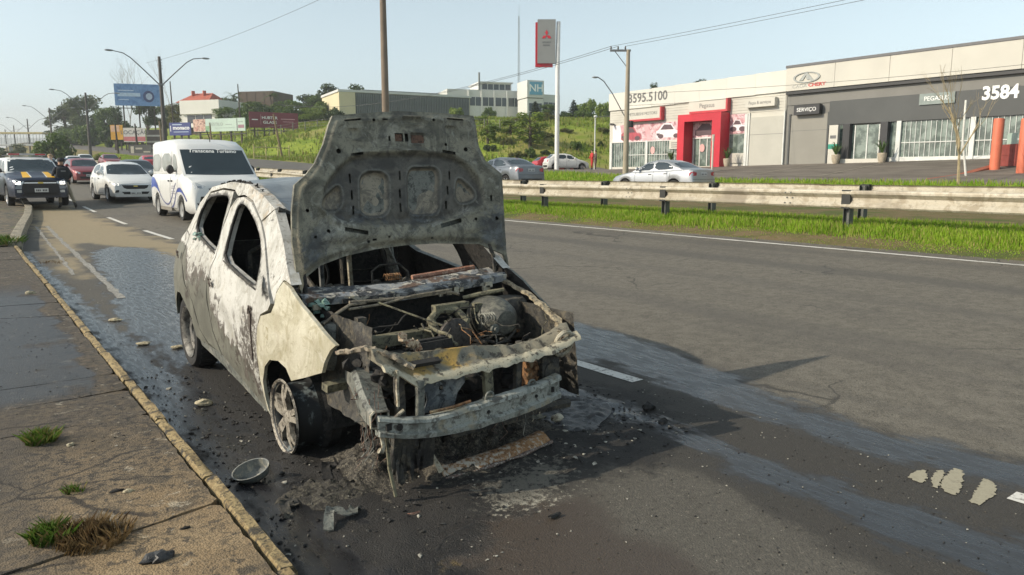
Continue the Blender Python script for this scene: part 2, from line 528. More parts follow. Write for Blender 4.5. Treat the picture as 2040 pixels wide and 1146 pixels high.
    col = t.mix(t.math('MULTIPLY', t.math('MULTIPLY', we, t.step(t.noise(co, 30, 4, .7), .62, .7)), .35), col, (.01, .01, .01))
    film = t.step(t.noise(co, 9, 7, .68, stretch=(3.0, .5, 1)), .33, .68)
    rough = t.math('ADD', .78, t.math('MULTIPLY', fine, .15))
    rw = t.math('ADD', .2, t.math('MULTIPLY', film, .2))
    m = t.n('ShaderNodeMix', data_type='FLOAT'); t.l(we, m.inputs[0]); t.l(rough, m.inputs[2]); t.l(rw, m.inputs[3])
    m2 = t.n('ShaderNodeMix', data_type='FLOAT'); t.l(t.math('MULTIPLY', re, .7), m2.inputs[0]); t.l(m.outputs[0], m2.inputs[2]); m2.inputs[3].default_value = .33
    h = t.math('ADD', t.math('MULTIPLY', t.math('SUBTRACT', .5, agg), .8), t.math('ADD', fine, t.math('MULTIPLY', t.math('MULTIPLY', so, so_n), 5.0)))
    damp = t.math('SUBTRACT', 1.0, t.math('MULTIPLY', we, .85))
    b = t.n('ShaderNodeBump'); b.inputs['Distance'].default_value = .006
    t.l(t.math('MULTIPLY', damp, .75), b.inputs['Strength']); t.l(h, b.inputs['Height'])
    return t.out(col, m2.outputs[0], 0, b.outputs[0], .5)

ASPHALT = road_material()
def far_asphalt(name, c0, c1):
    t = NT(name); co = t.pos()
    n1 = t.noise(co, 1.2, 6, .6, stretch=(1, .4, 1)); n2 = t.noise(co, 14, 5, .65)
    col = t.mix(t.step(n1, .3, .7), c0, c1)
    col = t.mix(t.math('MULTIPLY', t.step(n2, .55, .7), .4), col, tuple(q * .55 for q in c0))
    return t.out(col, .85, 0, t.bump(n2, .3, .01))
PALE_ASPHALT = far_asphalt('pale_asphalt', (.085, .076, .066), (.13, .115, .098))
LOT_ASPHALT = far_asphalt('lot_asphalt', (.1, .083, .066), (.185, .16, .13))
def earth(name, cols, scale):
    t = NT(name); co = t.pos()
    n1 = t.noise(co, scale, 7, .62); n2 = t.noise(co, scale * 7, 5, .65); n3 = t.noise(co, scale * .25, 4, .6)
    c = t.mix(t.step(n1, .38, .62), cols[0], cols[1])
    c = t.mix(t.step(n2, .5, .68), c, cols[2])
    if len(cols) > 3: c = t.mix(t.step(n3, .5, .62), c, cols[3])
    return t.out(c, .95, 0, t.bump(n2, .6, .05), .2)
HILL = earth('hill_grass', [(.16, .22, .022), (.25, .30, .04), (.1, .155, .018), (.24, .23, .065)], .35)
VERGE = earth('verge_soil', [(.17, .125, .065), (.12, .11, .04), (.22, .175, .1), (.09, .11, .03)], 2.2)
LEFTG = earth('rough_ground', [(.08, .075, .04), (.07, .1, .025), (.05, .06, .02)], .8)

def ax(*segs):
    out = []
    for a, b, n in segs: out += list(np.linspace(a, b, n, endpoint=False))
    return out + [segs[-1][1]]
YS = ax((-8, .4, 14), (.4, 10, 200), (10, 20, 70), (20, 40, 40), (40, 100, 20), (100, 420, 40))
road = land('road', ax((.9, 5.6, 98), (5.6, 11.85, 16)), YS, ASPHALT, fn=road_z, attrs=road_attrs)
land('median', ax((11.85, 14.5, 10), (14.5, 20, 5)), ax((-8, 40, 60), (40, 420, 60)), VERGE)
land('road', ax((20, 30, 5)), ax((-10, 40, 40), (40, 420, 60)), PALE_ASPHALT)
BX0 = 45.9
in_lot = lambda X, Y: (X > 33.5) & (X < 62) & (Y > -40) & (Y < 66)
GX = ax((30, 33.5, 4), (33.5, 62, 14), (62, 140, 20), (140, 600, 10)); GY = ax((-40, 66, 46), (66, 130, 26), (130, 420, 30), (420, 900, 6))
land('parking_lot', GX, GY, LOT_ASPHALT, keep=in_lot)
land('hillside', GX, GY, HILL, keep=lambda X, Y: ~in_lot(X, Y))
land('ground', ax((-300, -20, 6), (-20, .93, 4)), ax((-40, 40, 20), (40, 420, 40), (420, 900, 4)), LEFTG, fn=lambda X, Y: gz(X, Y) - .02 + sm(-8, -60, X) * 2.0)

# ------------------------------------------------------------------ paint on the road
PAINT = NT('road_paint')
_co = PAINT.pos(); _n = PAINT.noise(_co, 30, 6, .7); _n2 = PAINT.noise(_co, 4, 5, .6)
PAINT.out(PAINT.mix(PAINT.step(PAINT.math('ADD', _n, PAINT.math('MULTIPLY', _n2, .5)), .78, .92), (.62, .6, .55), (.2, .185, .165)), .75, 0, PAINT.bump(_n, .3, .004))
YPAINT = mottle('worn_yellow_paint', [(.25, .225, .165), (.34, .31, .225), (.28, .25, .18)], 30, .85, bump=.02, cut=(.3, .5, .7))
WORN = mottle('worn_white_paint', [(.34, .32, .28), (.16, .15, .13), (.42, .4, .36)], 14, .85)
def strip(name, x0, x1, ya, yb, mat, parent, dx=0.0, dz=.004, wob=0.0, seed=0):
    n = max(2, int(abs(yb - ya) / .25)); n = min(n, 160)
    rr = random.Random(seed)
    m = MB(); L = []; Rr = []
    for i in range(n + 1):
        y = ya + (yb - ya) * i / n; o = dx * i / n
        a, b = x0 + o + rr.uniform(-wob, wob), x1 + o + rr.uniform(-wob, wob)
        L.append((a, y, float(gz(a, y)) + dz)); Rr.append((b, y, float(gz(b, y)) + dz))
    m.add(L + Rr, [(i, i + n + 1, i + n + 2, i + 1) for i in range(n)])
    return m.build(name, mat, parent)
for ya, yb in ((3.75, 6.8), (-1.3, 1.27), (18.7, 21.9), (24.6, 27.8), (30.6, 33.6), (36.8, 39.8), (43, 46), (49, 52), (55, 58), (61, 64)):
    strip('lane_dash', 3.91, 4.03, ya, yb, PAINT, road, wob=.004)
strip('edge_line', 11.5, 11.63, -8, 160, PAINT, road, wob=.008)
strip('edge_line', 1.49, 1.58, 10.2, 25, WORN, road, dx=.46, wob=.02, seed=3)
strip('edge_line', 1.3, 1.36, 13.0, 25, WORN, road, dx=.4, wob=.02, seed=4)
for k, p in enumerate([[(3.784, 1.681), (3.9, 1.69), (3.962, 1.673), (3.888, 1.624), (3.821, 1.602), (3.766, 1.596), (3.768, 1.641)], [(3.775, 1.551), (3.885, 1.606), (3.986, 1.625), (4.022, 1.616), (4.005, 1.586), (3.877, 1.552), (3.757, 1.519)], [(3.822, 1.535), (3.943, 1.563), (4.091, 1.59), (4.133, 1.567), (4.064, 1.526), (3.893, 1.462), (3.752, 1.427), (3.746, 1.46), (3.768, 1.499)], [(3.714, 1.361), (3.884, 1.394), (4.069, 1.441), (4.093, 1.411), (4.027, 1.355), (3.892, 1.316), (3.833, 1.324), (3.724, 1.309), (3.729, 1.339)]]):
    q = subdiv(chaikin(p, 1), .008); q = [(a + .016 * noise.noise((a * 60, b * 60, k)), b + .016 * noise.noise((a * 60, b * 60, k + 9))) for a, b in q]
    V, F = cdt(q, [hole_ for hole_ in []], 0); m = MB(); m.add([(a, b, .0042) for a, b in V], F); m.build('worn_dash', YPAINT, road)

# ------------------------------------------------------------------ pavement slabs and kerb
def slab_material():
    t = NT('pavement_concrete'); co = t.pos(); xyz = t.sep(co)
    n1 = t.noise(co, 3, 7, .62); n2 = t.noise(co, 55, 4, .7); n3 = t.noise(co, 14, 6, .65); ag = t.vor(co, 120)
    c = t.mix(t.step(n1, .35, .66), (.235, .165, .09), (.33, .24, .135))
    c = t.mix(t.math('MULTIPLY', t.step(ag, .3, .05), .6), c, (.5, .43, .32))
    c = t.mix(t.math('MULTIPLY', t.step(n2, .55, .36), .55), c, (.1, .07, .04))
    # soot and wash water, beside the car and up the pavement
    s = t.math('ADD', xyz[1], t.math('MULTIPLY', t.math('SUBTRACT', n1, .5), 3.2))
    soot = t.math('MULTIPLY', t.step(s, 2.7, 4.9), t.math('ADD', .3, t.math('MULTIPLY', n3, 1.0)))
    c = t.mix(soot, c, (.055, .05, .044))
    clump = t.math('MULTIPLY', t.step(t.noise(co, 24, 7, .74), .5, .58), t.step(s, 2.4, 4.3))
    c = t.mix(t.math('MULTIPLY', clump, .85), c, (.02, .018, .017))
    for sc_, lo_, hi_, w_, cc in ((1.3, .52, .66, .65, (.12, .09, .055)), (6, .53, .6, .7, (.075, .06, .042)), (19, .54, .6, .75, (.045, .038, .03)), (8.5, .6, .66, .5, (.44, .39, .3))):
        c = t.mix(t.math('MULTIPLY', t.step(t.noise(co, sc_, 8, .68, dist=.6), lo_, hi_), w_), c, cc)
    lf = t.step(t.math('ADD', xyz[0], t.math('MULTIPLY', t.math('SUBTRACT', n1, .5), .5)), .28, .08)
    c = t.mix(t.math('MULTIPLY', lf, .6), c, (.07, .058, .045))
    ck = t.math('MULTIPLY', t.step(t.vor(t.noise_vec(co, .8, .35), 1.25, 'DISTANCE_TO_EDGE'), .014, .004), t.step(t.noise(co, .8, 3), .44, .5))
    c = t.mix(t.math('MULTIPLY', ck, .85), c, (.025, .02, .016))
    edge = t.math('SUBTRACT', .66, t.math('MULTIPLY', t.math('SUBTRACT', t.noise(co, 2.1, 4, .5), .5), .5))
    wy = t.math('MULTIPLY', t.step(xyz[1], 5.2, 5.6), t.step(xyz[1], 12, 10))
    wet = t.math('MULTIPLY', wy, t.step(t.math('SUBTRACT', edge, xyz[0]), -.01, .05))
    wet = t.math('MULTIPLY', wet, t.step(t.noise(co, 1.7, 6, .6), .28, .46))
    c = t.mix(wet, c, t.mix(.72, c, (.016, .017, .02)))
    m = t.n('ShaderNodeMix', data_type='FLOAT'); t.l(wet, m.inputs[0]); m.inputs[2].default_value = .9; m.inputs[3].default_value = .42
    h = t.math('ADD', t.math('MULTIPLY', n2, 1.0), t.math('ADD', t.math('MULTIPLY', n3, .8), t.math('MULTIPLY', ag, -.8)))
    return t.out(c, m.outputs[0], 0, t.bump(h, .7, .006))
SLAB = slab_material()
pav = thing('pavement', None, None, (0, 0, 0)); pav['kind'] = 'structure'; local(pav)
m = MB(); m.bx((-3, -8, -.1), (.835, 17.5, .06)); m.build('mortar_bed', mottle('dark_mortar', [(.03, .027, .024), (.055, .048, .04), (.02, .018, .017)], 9, .95), pav)
rr = random.Random(11)
def slab(x0, x1, ya0, ya1, yb0, yb1):
    """x0..x1, near edge from ya0 (left) to ya1 (right), far edge yb0..yb1"""
    g = .006; q = [(x0 + g, ya0 + g), (x1 - g, ya1 + g), (x1 - g, yb1 - g), (x0 + g, yb0 - g)]
    q = chaikin(subdiv(q, .12), 1)
    q = [(a + rr.uniform(-.006, .006), b + rr.uniform(-.006, .006)) for a, b in q]
    V, F = cdt(q, [], .11)
    tz = .12 + rr.uniform(-.006, .004); tx = rr.uniform(-.008, .008); ty = rr.uniform(-.008, .008); cx, cy = (x0 + x1) / 2, (ya0 + yb0) / 2
    top = lambda x, y: (x, y, tz + tx * (x - cx) + ty * (y - cy) + .004 * noise.noise((x * 3, y * 3, 0)))
    sheet(V, F, top, .05, lambda x, y: (0, 0, 1), mb := MB()); mb.build('slab', SLAB, pav, smooth=40)
js = [-3.0, -1.2, .6, 2.0, 3.2, 4.72, 5.36, 5.83, 7.42, 8.6, 9.5, 10.4, 11.8, 13.3, 14.8, 16.2, 17.5]
sk = [0, 0, 0, .1, .25, -.05, .1, .0, -.08, -.45, -.2, -.1, 0, 0, 0, 0, 0]
for i in range(len(js) - 1):
    a, b = js[i], js[i + 1]
    if False:
        slab(.49, .755, a, a + sk[i] * .2, b, b + sk[i + 1] * .2)
        slab(-.62, .47, a - sk[i], a, b - sk[i + 1], b)
    else:
        slab(-.62, .80, a - sk[i], a + .02, b - sk[i + 1], b + .02)
    slab(-2.0, -.64, a, a, b, b)
KERB = mottle('worn_yellow_kerb', [(.24, .175, .085), (.33, .25, .125), (.10, .08, .05), (.045, .04, .032)], 16, .92, bump=.8, bscale=60, cut=(.42, .5, .58))
kb = thing('kerb', None, None, (0, 0, 0)); kb['kind'] = 'structure'; local(kb)
def kerb_stone(p, q, w=.07, h=.125, mat=KERB, base=0.0):
    mb = MB(); p = Vector(p); q = Vector(q); d = (q - p).normalized(); nx = Vector((d.y, -d.x, 0))
    rings = []
    n = max(3, int((q - p).length / .09))
    sd_ = rr.random() * 90
    for i in range(n + 1):
        c = p + (q - p) * (i / n)
        z0 = c.z
        wv = lambda k: .009 * noise.noise((c.x * 7 + k * 3.1, c.y * 7, sd_))
        r1 = [(-w / 2, -.1), (-w / 2, h - .012), (-w / 2 + .012 + wv(1), h + wv(2)), (w / 2 - .018 + wv(3), h + wv(4)), (w / 2 + wv(5), h - .03 + wv(6)), (w / 2 + .015 + wv(7), -.1)]
        rings.append([c + nx * a + Vector((0, 0, b)) for a, b in r1])
    mb.loft(rings); mb.build('kerb_stone', mat, kb, smooth=45)
y = -4.0
while y < 17.4:
    L = rr.uniform(.85, 1.05)
    o = rr.uniform(-.008, .008)
    kerb_stone((.845 + o, y + .006, rr.uniform(-.008, .004)), (.845 + o + rr.uniform(-.006, .006), min(y + L - .006, 17.5), rr.uniform(-.008, .004)))
    y += L
GREYK = mottle('grey_kerb', [(.26, .23, .17), (.17, .15, .11), (.34, .31, .24)], 7, .9)
pts = [(.83, 17.6), (1.0, 20), (1.35, 24), (1.75, 28), (2.05, 32), (2.2, 37)]
for (a, b) in zip(pts[:-1], pts[1:]):
    for k in range(3):
        t0, t1 = k / 3, (k + 1) / 3 - .01
        p = [a[i] + (b[i] - a[i]) * t0 for i in (0, 1)]; q = [a[i] + (b[i] - a[i]) * t1 for i in (0, 1)]
        kerb_stone((p[0], p[1], float(zr(p[1]))), (q[0], q[1], float(zr(q[1]))), .22, .2, GREYK)
PAVR = [(-2.0, 17.6), (.75, 17.6), (.9, 20), (1.25, 24), (1.65, 28), (1.95, 32), (2.1, 37), (2.1, 60), (-2, 60)]
V, F = cdt(subdiv(PAVR, .8), [], .6)
mb = MB(); mb.add([(x, y, float(zr(y)) + .13 + .03 * noise.noise((x * 1.3, y * 1.3, 4))) for x, y in V], F)
tag(mb.build('verge', mottle('gritty_verge', [(.13, .1, .06), (.06, .055, .045), (.2, .16, .1), (.07, .09, .03)], 2.4, .95)), kind='structure')

# ------------------------------------------------------------------ burnt-out hatchback
SOOTB = mottle('soot_black', [(.008, .008, .008), (.022, .021, .02), (.04, .036, .032)], 14, .85)
CHAR = mottle('charred_metal', [(.022, .022, .021), (.055, .052, .046), (.11, .095, .07), (.02, .018, .017)], 9, .75, bump=.5)
GREYB = mottle('burnt_grey_steel', [(.13, .14, .125), (.2, .205, .18), (.07, .07, .064), (.3, .29, .25)], 10, .6, .25, bump=.4)
BLUEG = mottle('heat_blued_steel', [(.1, .115, .13), (.19, .21, .22), (.05, .055, .06), (.32, .32, .3)], 7, .5, .35, bump=.3)
CREAM = mottle('cream_burnt_steel', [(.36, .32, .23), (.48, .44, .34), (.22, .18, .12), (.1, .085, .07)], 11, .7, bump=.4)
RUST = mottle('fresh_rust', [(.17, .085, .038), (.27, .14, .06), (.07, .04, .025), (.32, .24, .14)], 14, .85, bump=.5)
OCHRE = mottle('ochre_burnt_steel', [(.27, .2, .095), (.44, .38, .26), (.10, .08, .055), (.06, .055, .05)], 11, .65, .1, bump=.5, cut=(.4, .48, .57))
OLIVE = mottle('olive_burnt_steel', [(.12, .11, .07), (.2, .185, .12), (.045, .042, .035)], 9, .75, bump=.4)
PINKR = mottle('pink_rust', [(.38, .19, .13), (.28, .13, .085), (.45, .3, .22)], 16, .8)
TYRE = plain('tyre_rubber', (.022, .021, .02), .85, 0, .3, 6, .2, 60)

def car_paint():
    t = NT('burnt_car_paint'); co = t.pos(); xyz = t.sep(co)
    n1 = t.noise(co, 3.2, 8, .6, dist=1.2); n2 = t.noise(co, 11, 7, .65, dist=.8); n3 = t.noise(co, 40, 4, .6); n4 = t.noise(co, 5.5, 6, .62, stretch=(1, 1.0, .6))
    white = t.mix(t.step(n1, .36, .6), (.39, .38, .345), (.54, .53, .495))
    white = t.mix(t.math('MULTIPLY', t.step(n2, .56, .66), .45), white, (.33, .29, .2))
    n5 = t.noise(co, 7, 9, .7, dist=1.6); n6 = t.noise(co, 26, 7, .72, dist=.5)
    white = t.mix(t.math('MULTIPLY', t.step(n5, .56, .6), .6), white, (.30, .285, .245))
    white = t.mix(t.math('MULTIPLY', t.step(n6, .58, .63), .55), white, (.22, .19, .14))
    white = t.mix(t.math('MULTIPLY', t.step(n5, .42, .38), .6), white, (.6, .59, .55))
    grey = t.mix(t.step(n1, .35, .65), (.10, .098, .078), (.155, .152, .122))
    grey = t.mix(t.math('MULTIPLY', t.step(n2, .56, .7), .5), grey, (.09, .088, .075))
    # where the paint burnt off to pale ash: above a ragged line falling towards the front wheel
    line = t.math('ADD', t.math('MULTIPLY_ADD', t.math('SUBTRACT', t.math('MINIMUM', xyz[1], 5.5), 4.54), .38, .26), t.math('MULTIPLY', t.step(xyz[1], 5.44, 5.5), .17))
    s = t.math('SUBTRACT', xyz[2], line)
    s = t.math('ADD', s, t.math('MULTIPLY', t.math('SUBTRACT', n4, .5), .62))
    # the rear quarter kept its grey paint
    s = t.math('SUBTRACT', s, t.math('MULTIPLY', t.math('MULTIPLY', t.step(xyz[1], 6.1, 6.5), t.step(xyz[2], 1.02, .9)), .8))
    m = t.step(s, -.012, .012)
    col = t.mix(m, grey, white)
    # brown scorch along the margin and soot flecks
    mar = t.math('MULTIPLY', t.step(t.math('ABSOLUTE', t.math('SUBTRACT', s, .02)), .085, .0), t.step(n2, .44, .5))
    col = t.mix(t.math('MULTIPLY', mar, .9), col, (.06, .043, .032))
    bl = t.math('MULTIPLY', t.step(t.noise(co, 8.5, 8, .7, dist=1.2), .55, .57), t.step(t.math('ABSOLUTE', t.math('SUBTRACT', s, .0)), .3, .1))
    col = t.mix(t.math('MULTIPLY', bl, .88), col, (.05, .038, .03))
    dr = t.math('MULTIPLY', t.step(t.noise(co, 4.6, 9, .74, dist=.9), .60, .63), t.step(xyz[2], .7, .95))
    col = t.mix(t.math('MULTIPLY', dr, .8), col, (.07, .06, .05))
    # scorched patch by the front of the door
    d = t.n('ShaderNodeVectorMath', operation='DISTANCE'); t.l(co, d.inputs[0]); d.inputs[1].default_value = (1.38, 4.55, .5)
    sc = t.step(t.math('ADD', d.outputs['Value'], t.math('MULTIPLY', t.math('SUBTRACT', n2, .5), .5)), .24, .16)
    col = t.mix(t.math('MULTIPLY', t.math('MULTIPLY', sc, t.step(n6, .42, .5)), .9), col, (.055, .042, .033))
    up = t.step(t.math('ADD', xyz[2], t.math('MULTIPLY', t.math('SUBTRACT', n2, .5), .5)), 1.3, 1.55)
    col = t.mix(t.math('MULTIPLY', t.math('MULTIPLY', up, t.step(n2, .35, .6)), t.step(xyz[1], 5.3, 4.7)), col, (.40, .255, .11))
    col = t.mix(t.math('MULTIPLY', t.math('MULTIPLY', t.step(n6, .5, .6), t.step(xyz[2], 1.15, 1.4)), .5), col, (.1, .085, .065))
    sw = t.step(t.math('ADD', t.attr('scorch'), t.math('MULTIPLY', t.math('SUBTRACT', t.noise(co, 9, 8, .7, dist=.8), .5), 1.7)), .62, .95)
    col = t.mix(t.math('MULTIPLY', sw, .92), col, (.035, .03, .026))
    return t.out(col, t.math('ADD', .5, t.math('MULTIPLY', n2, .25)), .05, t.bump(t.math('ADD', n3, t.math('MULTIPLY', n1, 3.0)), .22, .008))
PAINTW = car_paint()
FENDER = NT('heat_stained_fender')
_co = FENDER.pos(); _a = FENDER.noise(_co, 2.6, 6, .55, dist=2.5); _b = FENDER.noise(_co, 9, 6, .6, dist=1.5); _c = FENDER.noise(_co, 45, 4)
_k = FENDER.mix(FENDER.step(_a, .35, .62), (.43, .395, .285), (.58, .545, .43))
_k = FENDER.mix(FENDER.math('MULTIPLY', FENDER.step(_b, .54, .64), .5), _k, (.32, .275, .16))
_k = FENDER.mix(FENDER.math('MULTIPLY', FENDER.step(_b, .42, .36), .45), _k, (.64, .61, .53))
_d = FENDER.noise(_co, 24, 8, .72, dist=.8); _k = FENDER.mix(FENDER.math('MULTIPLY', FENDER.step(_d, .57, .63), .5), _k, (.25, .21, .12)); _s = FENDER.noise(_co, 5, 7, .6, stretch=(1, 1.2, .3), dist=2.0); _k = FENDER.mix(FENDER.math('MULTIPLY', FENDER.step(_s, .55, .6), .4), _k, (.42, .37, .27))
FENDER.out(_k, .42, .1, FENDER.bump(FENDER.math('ADD', _c, FENDER.math('MULTIPLY', _a, 4.0)), .25, .008))

XC = 2.18
CAR = thing('burnt_car', 'burnt-out pale hatchback with its bonnet raised, parked by the kerb', 'car', (2.18, 4.95, 0))
def XS(Y, z):
    t = 0.0
    if z > .7: t += min(z - .7, .2) / .2 * .03
    if z > .9: t += (z - .9) * .33
    if z < .3: t += (.3 - z) * .12
    if Y > 6.2: t += (Y - 6.2) ** 2 * .16
    if Y < 3.9: t += (3.9 - Y) ** 2 * .2
    return 1.38 + t - .006 * math.sin((z - .3) * 6)
def side_panel(name, outline, holes, mat, right=False, thick=.03, step=.045, dent=.004, inner=SOOTB, off=0.0, lbl=None, it=1):
    ol = subdiv(outline, .05)
    hs = [subdiv(chaikin(h, 1), .04) for h in holes]
    # draw the outline in a little, so that the shut line is a real gap
    c = [(0, 0)] * len(ol)
    area = sum(a[0] * b[1] - b[0] * a[1] for a, b in zip(ol, ol[1:] + ol[:1]))
    sg = 1 if area > 0 else -1
    new = []
    for i in range(len(ol)):
        a, b = ol[i - 1], ol[(i + 1) % len(ol)]
        tx, ty = b[0] - a[0], b[1] - a[1]; l = math.hypot(tx, ty) or 1
        new.append((ol[i][0] - sg * ty / l * .006, ol[i][1] + sg * tx / l * .006))
    V, F = cdt(new, hs, step)
    so = random.Random(name + str(right)).random() * 40
    def fn(Y, z):
        d = dent * noise.noise((Y * 4, z * 4, so)) + dent * .5 * noise.noise((Y * 11, z * 11, so))
        X = XS(Y, z) + d + off
        if right:
            z2 = z - .1 * float(sm(4.2, 3.2, Y)); return (2 * XC - X, Y, z2)
        return (X, Y, z)
    mb = MB()
    sheet(V, F, fn, thick, lambda Y, z: (1 if right else -1, 0, 0), mb, 0, 1)
    o = mb.build(name, [mat, inner], CAR, smooth=35)
    if holes:
        A_ = np.array(V); dd = np.min([-sdp(A_[:, 0], A_[:, 1], chaikin(h, 1)) for h in holes], 0); vv = np.zeros(len(o.data.vertices)); vv[:len(V)] = np.exp(-np.maximum(dd, 0) / .05); at = o.data.attributes.new('scorch', 'FLOAT', 'POINT'); at.data.foreach_set('value', vv.astype(np.float32))
    if lbl: o['label'] = lbl
    return o
FEN = [(4.073, .947), (3.942, .929), (3.814, .884), (3.577, .798), (3.378, .704), (3.425, .668), (3.455, .63), (3.479, .594), (3.502, .538), (3.671, .479), (3.877, .414), (3.947, .473), (4.065, .488), (4.211, .464), (4.309, .404), (4.369, .303), (4.38, .185), (4.344, .084), (4.400, .118), (4.428, .260), (4.444, .475), (4.409, .637), (4.348, .714), (4.177, .760), (4.149, .807), (4.149, .867)]
FDO = [(5.439, .959), (5.479, 1.139), (5.425, 1.300), (5.311, 1.380), (5.174, 1.391), (4.975, 1.360), (4.718, 1.248), (4.546, 1.135), (4.427, 1.025), (4.30, .915), (4.20, .80), (4.235, .755), (4.348, .714), (4.409, .637), (4.444, .475), (4.428, .26), (4.400, .118), (4.513, .134), (4.860, .205), (5.231, .292), (5.423, .430), (5.521, .635), (5.545, .777)]
FWI = [(5.258, .951), (5.300, 1.081), (5.297, 1.215), (5.256, 1.320), (5.173, 1.345), (5.027, 1.320), (4.816, 1.240), (4.644, 1.145), (4.552, 1.065), (4.50, .960), (4.49, .852), (4.791, .890)]
QWI = [(4.414, .962), (4.25, .835), (4.28, .83), (4.375, .85)]
RDO = [(6.340, .846), (6.305, 1.048), (6.145, 1.273), (6.004, 1.397), (5.699, 1.429), (5.418, 1.420), (5.425, 1.300), (5.479, 1.139), (5.439, .959), (5.545, .777), (5.521, .635), (5.423, .43), (5.231, .292), (5.569, .311), (5.80, .385), (5.946, .575), (6.147, .675)]
RWI = [(6.170, 1.090), (6.169, 1.24), (6.05, 1.36), (5.738, 1.388), (5.489, 1.384), (5.495, 1.263), (5.49, 1.104), (5.478, .978), (5.793, 1.026)]
RAIL = [(6.454, 1.086), (6.329, 1.206), (6.244, 1.320), (5.998, 1.447), (5.531, 1.489), (5.130, 1.476), (4.786, 1.410), (4.508, 1.332), (4.60, 1.29), (4.70, 1.245), (4.718, 1.25), (4.975, 1.364), (5.174, 1.395), (5.311, 1.384), (5.418, 1.424), (5.699, 1.433), (6.004, 1.401), (6.145, 1.277), (6.305, 1.052)]
APL = [(4.508, 1.332), (4.342, 1.223), (4.145, 1.080), (3.946, .934), (4.073, .947), (4.14, .87), (4.16, .81), (4.30, .919), (4.424, 1.03), (4.543, 1.14), (4.70, 1.241), (4.60, 1.29)]
QUA = [(6.454, 1.086), (6.62, 1.02), (6.74, .92), (6.79, .78), (6.79, .60), (6.75, .45), (6.66, .36), (6.60, .50), (6.48, .575), (6.34, .585), (6.19, .52), (6.02, .43), (5.93, .30), (5.80, .285), (5.569, .305), (5.80, .385), (5.946, .575), (6.147, .675), (6.340, .846), (6.305, 1.048)]
SIL = [(5.93, .30), (5.80, .285), (5.231, .286), (4.860, .199), (4.513, .128), (4.40, .105), (4.50, .06), (4.9, .12), (5.5, .2), (5.9, .23)]
for rt in (False, True):
    dark = CHAR
    side_panel('front_fender', FEN, [], FENDER if not rt else GREYB, rt, .02, .045, .006 if not rt else .02, lbl='cream heat-stained fender' if not rt else 'charred sagging fender')
    side_panel('front_door', FDO, [FWI, QWI], PAINTW if not rt else GREYB, rt, .05)
    side_panel('rear_door', RDO, [RWI], PAINTW if not rt else GREYB, rt, .05)
    side_panel('roof_rail', RAIL, [], PAINTW, rt, .07, off=.004)
    side_panel('windscreen_pillar', APL, [], PAINTW, rt, .06, off=.004)
    side_panel('rear_quarter', QUA, [], PAINTW if not rt else GREYB, rt, .03)
    side_panel('sill', SIL, [], GREYB, rt, .08, off=.02)

def part(mb, name, mat, sub=None, smooth=40, lbl=None):
    o = mb.build(name, mat, sub or CAR, smooth=smooth)
    if lbl: o['label'] = lbl
    return o
# roof, sagging towards the windscreen
ROOF = NT('burnt_roof'); _co = ROOF.pos(); _a = ROOF.noise(_co, 3, 7, .6, dist=1.5); _b = ROOF.noise(_co, 12, 6, .65); _x = ROOF.sep(_co)
_k = ROOF.mix(ROOF.step(_a, .4, .6), (.2, .215, .225), (.3, .31, .31))  # sky mirrored in bare metal, put into the bluish base colour
_e = ROOF.step(ROOF.math('ADD', _x[0], ROOF.math('MULTIPLY', ROOF.math('SUBTRACT', _b, .5), .25)), 1.72, 1.62)
_k = ROOF.mix(_e, _k, (.42, .28, .13))
_k = ROOF.mix(ROOF.math('MULTIPLY', ROOF.step(_b, .6, .68), .7), _k, (.05, .045, .04))
ROOF.out(_k, .34, .55, ROOF.bump(ROOF.math('ADD', _b, ROOF.math('MULTIPLY', _a, 4.0)), .2, .01))
re_ = [(4.508, 1.332), (4.786, 1.410), (5.130, 1.476), (5.531, 1.489), (5.998, 1.447), (6.244, 1.320)]
def roof_fn(u, v):
    Y = 4.508 + (6.2 - 4.508) * v
    ze = float(np.interp(Y, [p[0] for p in re_], [p[1] for p in re_])) - .012
    xl = XS(Y, ze) + .015; x = xl + (2 * XC - 2 * xl) * u
    k = math.sin(math.pi * u)
    crown = .055 * k * float(sm(4.9, 5.8, Y)) - .10 * (k ** .6) * float(sm(5.3, 4.5, Y))
    return (x, Y, ze + crown + .008 * noise.noise((x * 5, Y * 5, 1.0)))
m = MB(); m.grid(roof_fn, 40, 40)
n0 = len(m.v); m.add([(x, y, z - .02) for x, y, z in m.v], [tuple(reversed(f)) for f in m.f], 1)
part(m, 'roof', [ROOF.mat, SOOTB], lbl='sagging bluish roof')
m = MB(); m.tube([roof_fn(u / 12, 0.0) for u in range(13)], .028, 6); part(m, 'header_rail', CHAR)
m = MB(); rr = random.Random(21)
for i in range(90):
    v = .02 + .8 * rr.random(); p = Vector(roof_fn(.012 + rr.random() * .02, v)); h = rr.uniform(.006, .028)
    m.lump(p + Vector((0, 0, h * .4)), (rr.uniform(.01, .03), rr.uniform(.012, .035), h), i, .5, 1)
tag(part(m, 'burnt_sealant', SOOTB), kind='stuff')
# tailgate and rear frame
def tail_fn(u, v):
    z = .36 + .62 * v; y = 6.80 - .10 * (2 * u - 1) ** 2 - .12 * max(0, v - .6)
    xl = XS(min(y, 6.75), z) + .03
    return (xl + (2 * XC - 2 * xl) * u, y, z)
m = MB(); m.grid(tail_fn, 24, 10); part(m, 'tailgate', GREYB)
for s in (0, 1):
    pts = [(1.60, 6.25, 1.30), (1.54, 6.5, 1.1), (1.50, 6.68, .95)]
    if s: pts = [(2 * XC - x, y, z) for x, y, z in pts]
    m = MB(); m.tube(pts, .035, 6); part(m, 'rear_pillar', GREYB)
m = MB(); m.tube([(1.6, 6.22, 1.33), (2.18, 6.27, 1.38), (2.76, 6.22, 1.33)], .03, 6); part(m, 'rear_header', CHAR)
